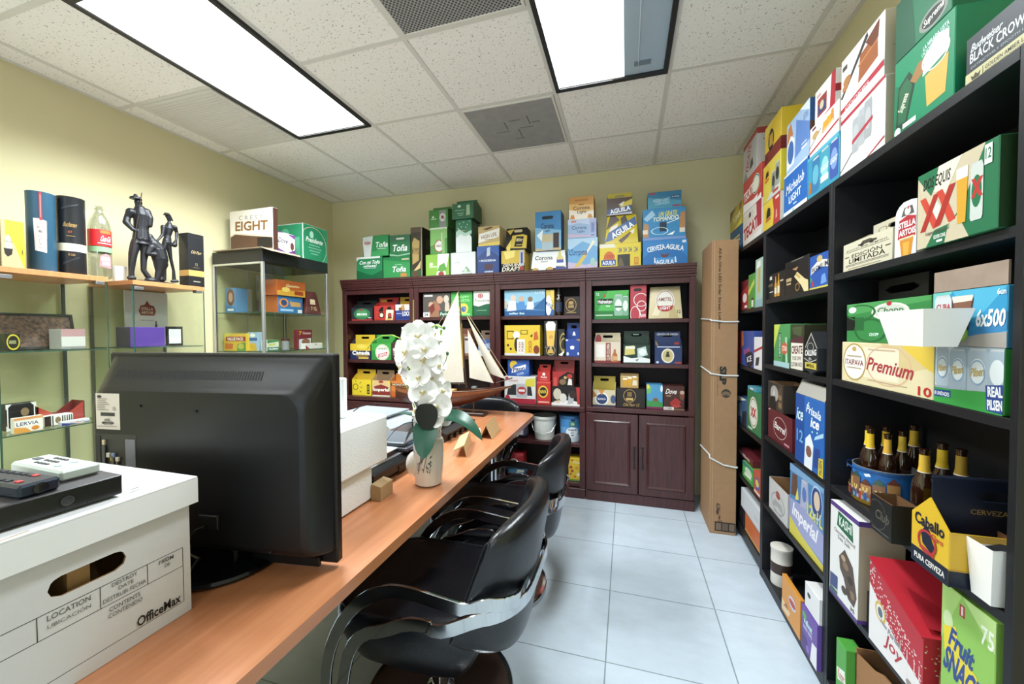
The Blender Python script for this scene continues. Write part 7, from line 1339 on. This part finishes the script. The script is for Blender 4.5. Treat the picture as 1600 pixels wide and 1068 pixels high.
def tea_bag():
    x0 = .705; ya, yb = PX(1358, 960, x0)[0], PX(1442, 1040, x0)[0]; W = ya-yb; D = .15; H = .20; P_ = .25
    t = thing('tea_carton', 'red and white slant-topped carton with white tree pattern', 'carton', (x0+D/2, (ya+yb)/2, a4+.001), -PI/2, GA)
    red = ink('c4202e'); wh = ink('e9e4e2'); mb = MB(); a, b = W/2, D/2; hl, hr = .245, .165
    mb.add([(-a, -b, 0), (a, -b, 0), (a, b, 0), (-a, b, 0), (-a, -b, hl), (a, -b, hr), (a, b, hr), (-a, b, hl)], [[0, 1, 5, 4], [1, 2, 6, 5], [2, 3, 7, 6], [3, 0, 4, 7], [3, 2, 1, 0]], [wh, ink('d8ccc4'), wh, wh, wh])
    mb.add([(-a, -b-.004, hl), (a, -b-.004, hr), (a, b, hr), (-a, b, hl), (-a, -b-.004, hl+.003), (a, -b-.004, hr+.003), (a, b, hr+.003), (-a, b, hl+.003)], [[4, 5, 6, 7], [0, 1, 5, 4], [1, 2, 6, 5], [2, 3, 7, 6], [3, 0, 4, 7]], red)
    mb.add([(-a*.8, -b*.3, hl-.012), (a*.9, -b*.8, hr+.02), (a*.9, b*.4, hr+.012)], [[0, 1, 2]], ink('b01a28'))
    def fF(x, z, k): return (W*(x/100-.5), -b-.00007*k, (hl+(hr-hl)*x/100)*z/100)
    H = hr
    random.seed(9); A = 'p c4202e 0 100 100 100 100 26 70 34 40 48 0 70;'
    for i in range(150):
        x = random.uniform(0, 98); z = 100-x*.42-random.uniform(0, 34)
        if 30 < z < 99: A += f'd {x:.1f} {z:.1f} 1.3 1 f0dcdc;'
    for x in (62, 74, 86, 94): A += f'p f0e0e0 {x} 10 {x+1.6} 10 {x+1} 50 {x+.2} 50;'
    A += 'e 24 50 11 12 d8b44a;e 24 50 8 9 e8e4dc;e 24 50 5 6 5a6a7a;t Joy 34 12 66 34 c4202e .2 0 .01;t Perfect 40 36 66 44 8a8a90 .2;t Teas 24 38 38 44 9a9a9e .2;e 80 6 6 5 9a8a80'
    draw(mb, A, fF, W, .24, .0003, 1)
    B_ = 'p c4202e 0 20 100 10 100 100 0 100;'
    for i in range(90): B_ += f'd {random.uniform(2, 98):.1f} {random.uniform(46, 96):.1f} 1.6 1.1 {random.choice(["d8b074", "f0dcdc", "c8986a"])};'
    for x in (20, 46, 70): B_ += f'p d8a878 {x} 14 {x+6} 14 {x+4} 56 {x+2} 56;'
    draw(mb, B_, face_fn('R', W, D, H), D, H, .0003, 1); mb.build('body', t)
tea_bag()
Rr(a4, 1470, 1557, 985, 'lime green fruit snack box on the nearest unit', '8cc44c', name='snack_box', cat='box', H=.335, F='p a8d468 0 60 40 100 0 100;p b8dc80 40 100 100 80 100 100;p b8302c 36 86 46 86 46 94 36 94;r 39 87 43 93 e8d0d0;e 14 76 10 7 c8e0a0;t 75 76 80 98 92 eef4e0 0 0 .02;p e8d020 4 70 30 76 40 60 70 56 90 44 98 26 70 30 40 42 8 54;t Fruit 18 58 66 72 2a4a94 0 -12 .04;t SNACKS 8 38 92 56 2a4a94 0 -12 .04;r 20 26 70 29 e8f4d8;e 30 14 8 10 6a3a7a;e 20 6 8 8 e07a4a;e 44 6 9 9 c83a4a;r 50 20 76 22 e8f4d8', group=GA, x=.716, D=.15)
Rr(a5, 1306, 1322, 1016, 'green packet at the bottom of the nearest unit', '4aa838', name='snack_box', cat='box', F='p f0f0e0 20 30 100 40 90 60 10 50;t Knorr 24 36 90 52 c22a2a 0 6;p c8302a 0 0 50 0 30 20', group=GA, x=.715, D=.05)
mb = MB(); kf = mat('kraft_sheet', '9a6e48', .8); W = .15; pr_ = [(-W, 0), (W, 0), (W, .16)]+[(W*.2+.1*math.cos(a), .19+.06*math.sin(a)) for a in (0, .5, 1, 1.5, 2, 2.6)]+[(-W, .2)]
mb.prism([(x, -.003, z) for x, z in pr_], (0, .006, 0), kf); mb.prism([(-W, -.003, 0), (-W, .16, 0), (-W, .16, .22), (-W, -.003, .22)], (.004, 0, 0), kf)
tag(mb.build('cardboard_sheet', None, (.745, PX(1385, 1050, .745)[0], a5+.001), -PI/2), 'folded kraft cardboard on the bottom board, nearest unit', 'cardboard')
# --- middle unit
b1, b2, b3, b4, b5 = RSH[1]
Rr(b1, 1200.5, 1226, 421, 'black carton with two pale bottle pictures, middle unit', '1d1a19', F='b 48 6 14 80 d89a34 e8d8b8;b 66 6 14 88 d8922c e8d8b8;p d8d4cc 10 78 26 78 24 92 12 92;t NOBEL 2 50 34 62 8a7a5a;r 10 26 34 30 c8c8c8;r 76 60 94 66 c8b890', group=GB_)
Rr(b1, 1227, 1264, 396, 'black slotted carton with slanted gold bottle, middle unit', '191614', F='p e2cf94 42 50 54 62 86 36 98 30 100 0 84 0 72 20;p c8a85a 46 54 52 60 70 44 64 40;e 56 18 10 12 8a6a34;e 56 18 7 8 241c14;r 6 40 30 50 b8a070;r 8 30 28 36 b8a070;s 30 84 36 12 050505;r 30 96 80 98 8a8478;p b8845a 34 74 60 76 50 66', group=GB_, kind='box')
z_ = Rr(b1, 1265.5, 1296.5, 381, 'blue carrier with arched pale lettering, middle unit', '2456b4', kind='six', h1=.86, top='151518', inner='1a2a4a', D=.15, F='p e8e2d0 6 44 50 62 96 56 96 76 50 84 8 64;t PREMIUM 10 52 94 70 2a3a6a 0 8 .02;e 52 86 14 10 c8b06a;p d8c848 0 0 100 0 100 6 0 5;p c8302c 10 8 26 10 20 30;p 3a9a5c 0 20 16 26 8 40;p 6a9ae0 60 10 90 14 80 40 64 36', group=GB_)
Rr(b2, 1209.5, 1234, 506, 'green and yellow can pattern carton, middle unit', '4a9c54', F='p c8d84a 0 40 40 100 0 100;p 2f7a44 50 0 100 0 100 70 64 40;p a8d8b0 78 0 92 0 84 70 74 70;r 0 0 100 12 a8d0d4;r 34 20 46 80 2a5a34;t HEINEKEN 36 24 45 76 d8e4d0 0 90;e 70 44 20 14 d05a34;t STAR 56 38 86 50 f0e4d8', group=GB_)
Rr(b2, 1235.5, 1256, 507, 'cream and dark carton lettered CREATE, middle unit', '3a3a26', F='r 4 2 96 60 ece4d4;t CREATE 8 36 92 54 6a2a34 0 3 .03;t YOUR_OWN 14 22 84 31 5a4a44 0 3;t CUSTOM_6_PACK 8 8 92 18 5a4a44 0 3;p 5a2a34 0 60 100 60 100 76 0 66;p 4a5a34 20 80 80 74 90 96 10 96', group=GB_)
mb = MB(); ya, yb = PX(1257, 550, .70)[0], PX(1278, 550, .70)[0]; W = ya-yb; H = PX(1269, 518, .70)[1]-b2; D = .05
mb.prism([(x*W, -D/2, z*H) for x, z in ((-.5, .12), (-.1, .06), (0, 0), (.1, .06), (.5, .12), (.5, .62), (0, 1), (-.5, .62))], (0, D, 0), ink('2b2d31'))
def fd(x, z, k): return (W*(x/100-.5), -D/2-.0004*k, H*z/100)
draw(mb, 'p c8c4b8 50 97 96 62 92 62 50 93 8 62 4 62;r 8 14 92 28 d8c03a;t IMPERIAL 20 17 80 25 3a3420;t CALLING 8 44 92 58 f0eee8 .1 4 .03;o 50 64 24 10 c8c4b8 .1;t IPA 40 33 60 40 c8c4b8;p c8c4b8 4 38 50 30 96 38 96 36 50 28 4 36', fd, W, H)
tag(mb.build('bottle_carrier', None, (.725, (ya+yb)/2, b2+.001), -PI/2), 'black pointed carton with yellow strip at the middle unit', 'carton', GB_)
Rr(b2, 1285, 1296, 506, 'maroon carrier with high handle beside the black pointed carton', '6a2430', x=.752, kind='six', h1=.6, top='6a2a34', inner='7a4a34', D=.15, F='t Supper 20 52 90 66 e8d8d0 .2;r 10 20 90 26 d8a8a8;r 20 10 80 14 c89', P='r 10 40 90 50 c08890', group=GB_)
zt_ = Rr(b3, 1200, 1238, 663, 'maroon tray box under the dark photo box, middle unit', '6a1f28', kind='open', inner='2a1414', F='t Barrel 30 40 74 62 f0e4e0 .3 -4 .02;o 52 50 28 34 d8c0b0 .05;r 70 8 90 14 c89;p e8d8d0 0 92 10 94 8 98', H=.155, group=GB_, D=.16)
Rr(zt_, 1200, 1224, 594, 'open-flapped dark photo box standing on the maroon tray', '3a332d', kind='open', inner='9a7650', F='e 44 60 26 30 a8a49c;p 1a1816 10 0 60 0 50 50 20 46;p c8c4bc 30 50 50 56 44 80;r 70 10 94 90 5a4634;r 72 16 92 34 8a6a44;r 72 44 92 62 8a6a44', H=.135, group=GB_, D=.12)
Rr(b3, 1243, 1289, 630, 'bright blue carton with white bottles and grey flaps, middle unit', '2468c0', F='p 1c4fa4 0 0 34 0 34 100 0 100;t 12 6 30 30 48 6ab0e8;t ice 6 62 30 80 dff .2;t Prisala 42 76 92 88 eef4fa .2 -6;t ice 58 60 86 74 fff .2 0 .03;p e8eef4 36 0 64 0 68 36 56 50 40 40;e 52 24 10 8 8a5a44;p 2a4a9a 68 6 90 10 88 36 72 34;p d8c02c 84 0 100 0 100 26 86 24;t PILSEN 88 3 96 22 333 0 90;p a8d4f0 70 44 100 54 100 60 74 50;e 50 92 2 1.4 dff;e 80 56 2 1.4 dff;e 64 54 2 1.4 dff', group=GB_, x=.706)
ya, yb = PX(1243, 610, .706)[0], PX(1289, 620, .706)[0]; zf = PX(1289, 630, .706)[1]; fl = MB(); w_ = (ya-yb)/2-.002; gk = mat('grey_flap', '9c9890', .75)
fl.add([(-w_, -.001, 0), (w_, -.001, 0), (w_*.95, .02, .05), (-w_*.95, .02, .05)], [[0, 1, 2, 3]], gk); fl.add([(-w_, .0, 0), (-w_, .1, 0), (-w_*.9, .1, .055), (-w_*.95, .02, .06)], [[0, 1, 2, 3]], gk)
tag(fl.build('carton_flap', None, (.708, (ya+yb)/2, zf+.003), -PI/2), 'grey open flaps of cardboard above the bright blue carton', 'cardboard')
Rr(b4, 1201.5, 1231, 775, 'open white box with crest at left end of the middle unit', 'c9c7c4', kind='open', inner='9a7048', F='e 50 66 12 12 b0443a;o 50 40 36 30 8a8a8a .08;p a8a8a8 20 20 50 30 80 20 70 46 30 46;r 30 10 70 13 888', H=.16, group=GB_)
Rr(b4, 1234, 1288, 765, 'blue, lilac and yellow carton with large white script, middle unit', '4a86c0', F='p 9aa0d0 0 16 100 10 100 44 50 56 0 50;p d8c83c 0 0 100 0 100 8 40 14 0 24;p b8a8c8 34 50 60 60 56 94 38 90;p 6a4a3c 4 56 26 60 24 90 8 88;e 82 76 14 20 2f4a8c;e 82 78 8 12 e0c4a8;t Imperial 10 22 84 46 f4f2f8 .2 -4 .03;t 12x1L 56 50 98 66 e8dc3c 0 -3 .03;p e8d84a 18 54 30 58 26 74;n 47 54 16 36 a8b4d0 5a7ac0;p 7aa8d4 0 90 100 94 100 100 0 100;o 82 76 15 21 b8d0e8 .1', T='e 50 50 30 30 8a94a0', side='2f5a8c', top='6a7a88', group=GB_)
yq = PX(1223, 880, .77)[0]; mb = MB(); mb.lathe([(.046, 0), (.047, .005), (.047, .06), (.0475, .062), (.0475, .115), (.047, .117), (.047, .175), (.049, .178), (.049, .19), (.045, .192)], [mat('canister_white', 'd8d2c8', .45)]*3+[mat('canister_dark', '3a2a24', .45)]+[mat('canister_white', 'd8d2c8', .45)]*5, 28)
tag(mb.build('canister', None, (.765, yq, b5+.001)), 'white canister with dark middle band, bottom of the middle unit', 'canister')
Rr(b5, 1222, 1251, 880, 'orange box with small round badge, bottom of the middle unit', 'e08f2c', name='snack_box', cat='box', H=.17, F='e 60 60 20 16 c8c4d8;e 60 60 18 8 c23a34;p e8c89a 0 4 40 10 50 26 0 34;p b86a2c 10 20 40 26 30 40', group=GB_, x=.696, D=.018)
Rr(b5, 1253, 1284, 893, 'purple and white box, front box at bottom of the middle unit', '6a4aa8', name='snack_box', cat='box', H=.175, F='p e8e6ea 60 0 100 0 100 50 70 46;t Velvet 14 62 70 78 cfe 0 0 .02;t HAND_WIPES 14 50 70 58 e8e4f4;e 20 80 14 8 5aa84c;p 4a2f84 0 0 60 0 40 30 0 40;e 44 14 10 8 8a6ac0', group=GB_, x=.695, D=.12)
Rr(b5+.177, 1258, 1284, 880, 'white slotted box lying on the purple and white box', 'e6e4e4', name='storage_box', cat='box', H=.10, F='s 30 60 24 18 1a1a1c', group=GB_, x=.70, D=.11)
# --- far unit
c1, c2, c3, c4, c5 = RSH[2]
Rr(c1, 1156.5, 1169, 436, 'red carton with white mark on the far unit upper shelf', 'b03238', F='e 60 40 26 16 e8d8d8;p 7a1f28 0 60 100 80 100 100 0 100;r 60 6 90 14 eee', group=GC)
Rr(c1, 1169.5, 1179, 426, 'green carton with yellow diagonal, far unit upper shelf', '4a9c3c', F='p c8d44a 0 40 100 70 100 84 0 54;r 50 0 90 30 3a2a1c;r 54 4 86 24 e8e4d0', group=GC)
Rr(c1, 1180.5, 1191, 401, 'tall pale green glass-pattern carton, far unit upper shelf', 'a4c4b4', F='p c8a84a 40 30 70 30 74 80 44 80;p e8f0e8 20 80 80 84 76 96 24 94;r 0 0 100 16 8ab4c4', group=GC)
Rr(c2, 1151.5, 1177, 517, 'red and blue carton with black oval, far unit', '3a52a4', F='p c43038 0 0 30 0 40 100 0 100;p d8783c 30 50 44 60 40 100 30 100;e 80 22 24 22 181c2c;t ICE 66 14 92 30 eef 0 10;t SUN 46 36 80 50 d84a74 .2 10', group=GC)
Rr(c2, 1178, 1191, 527, 'white carton with red stroke, far unit second shelf', 'e0dee0', F='p c0303a 0 50 100 66 100 74 0 58;p 3a3a40 20 10 60 14 70 40 30 36', group=GC, x=.715)
Rr(c3, 1152, 1166.5, 625, 'dark blue carton at left of far unit third shelf', '3a5c88', F='p 8ab0c8 10 20 50 30 40 80 14 70;p 2a2a34 50 0 100 0 100 60 60 50;p d8d8c8 0 80 60 90 100 100 0 100', group=GC)
z_ = Rr(c3, 1167.5, 1190, 618, 'green carton with red crossed letters in white oval, far unit', '2a7c48', F='e 46 50 30 38 e8e4d4;o 46 50 27 34 8a8a5a .08;t XX 26 38 66 62 c42c2c 0 0 .06;r 10 6 40 10 cfe0cf', group=GC)
Rr(z_, 1168, 1181, 607, 'small teal box on the green oval carton, far unit', '4a9cb0', F='r 30 30 70 70 e0e8e8', group=GC, D=.12)
z_ = Rr(c4, 1160, 1176, 718, 'green and white carton on far unit fourth shelf', '4aa844', F='e 60 60 34 26 c8e4c0;p e8ecd8 20 20 90 30 80 50 20 40;p 2c7a8c 0 80 100 90 100 100 0 100', group=GC, H=.10)
Rr(z_, 1154, 1176, 705, 'dark red flat box on the green and white carton, far unit', '6a2028', F='t ICHIBAN 6 30 80 70 e4d8d0', group=GC, H=.045, x=.735)
Rr(c4, 1177.5, 1191, 735, 'red and orange packet at right end of far unit fourth shelf', 'c8503c', name='snack_box', cat='box', F='e 50 50 34 26 4a5ab0;e 50 52 24 16 e8c84a;r 10 6 90 16 e8d8c8', group=GC, x=.712, D=.08, H=.13)
z_ = Rr(c5, 1164, 1189.5, 810, 'orange box on the bottom board of the far unit', 'd8642c', name='snack_box', cat='box', F='r 0 0 100 12 e0a050', group=GC, H=.125)
Rr(z_, 1158, 1189.5, 757, 'white carton on the orange box, far unit bottom', 'd2d6da', F='r 0 0 100 6 b8bcc0;r 70 30 90 50 c4c8cc', group=GC, H=.12, x=.715)
Rr(c5, 1154, 1162.5, 790, 'black box left of the orange box, far unit bottom', '1f1d22', name='storage_box', cat='box', F='r 10 20 50 60 3a3038', group=GC, H=.13)
# ------------------------------------------------------------------ final touches
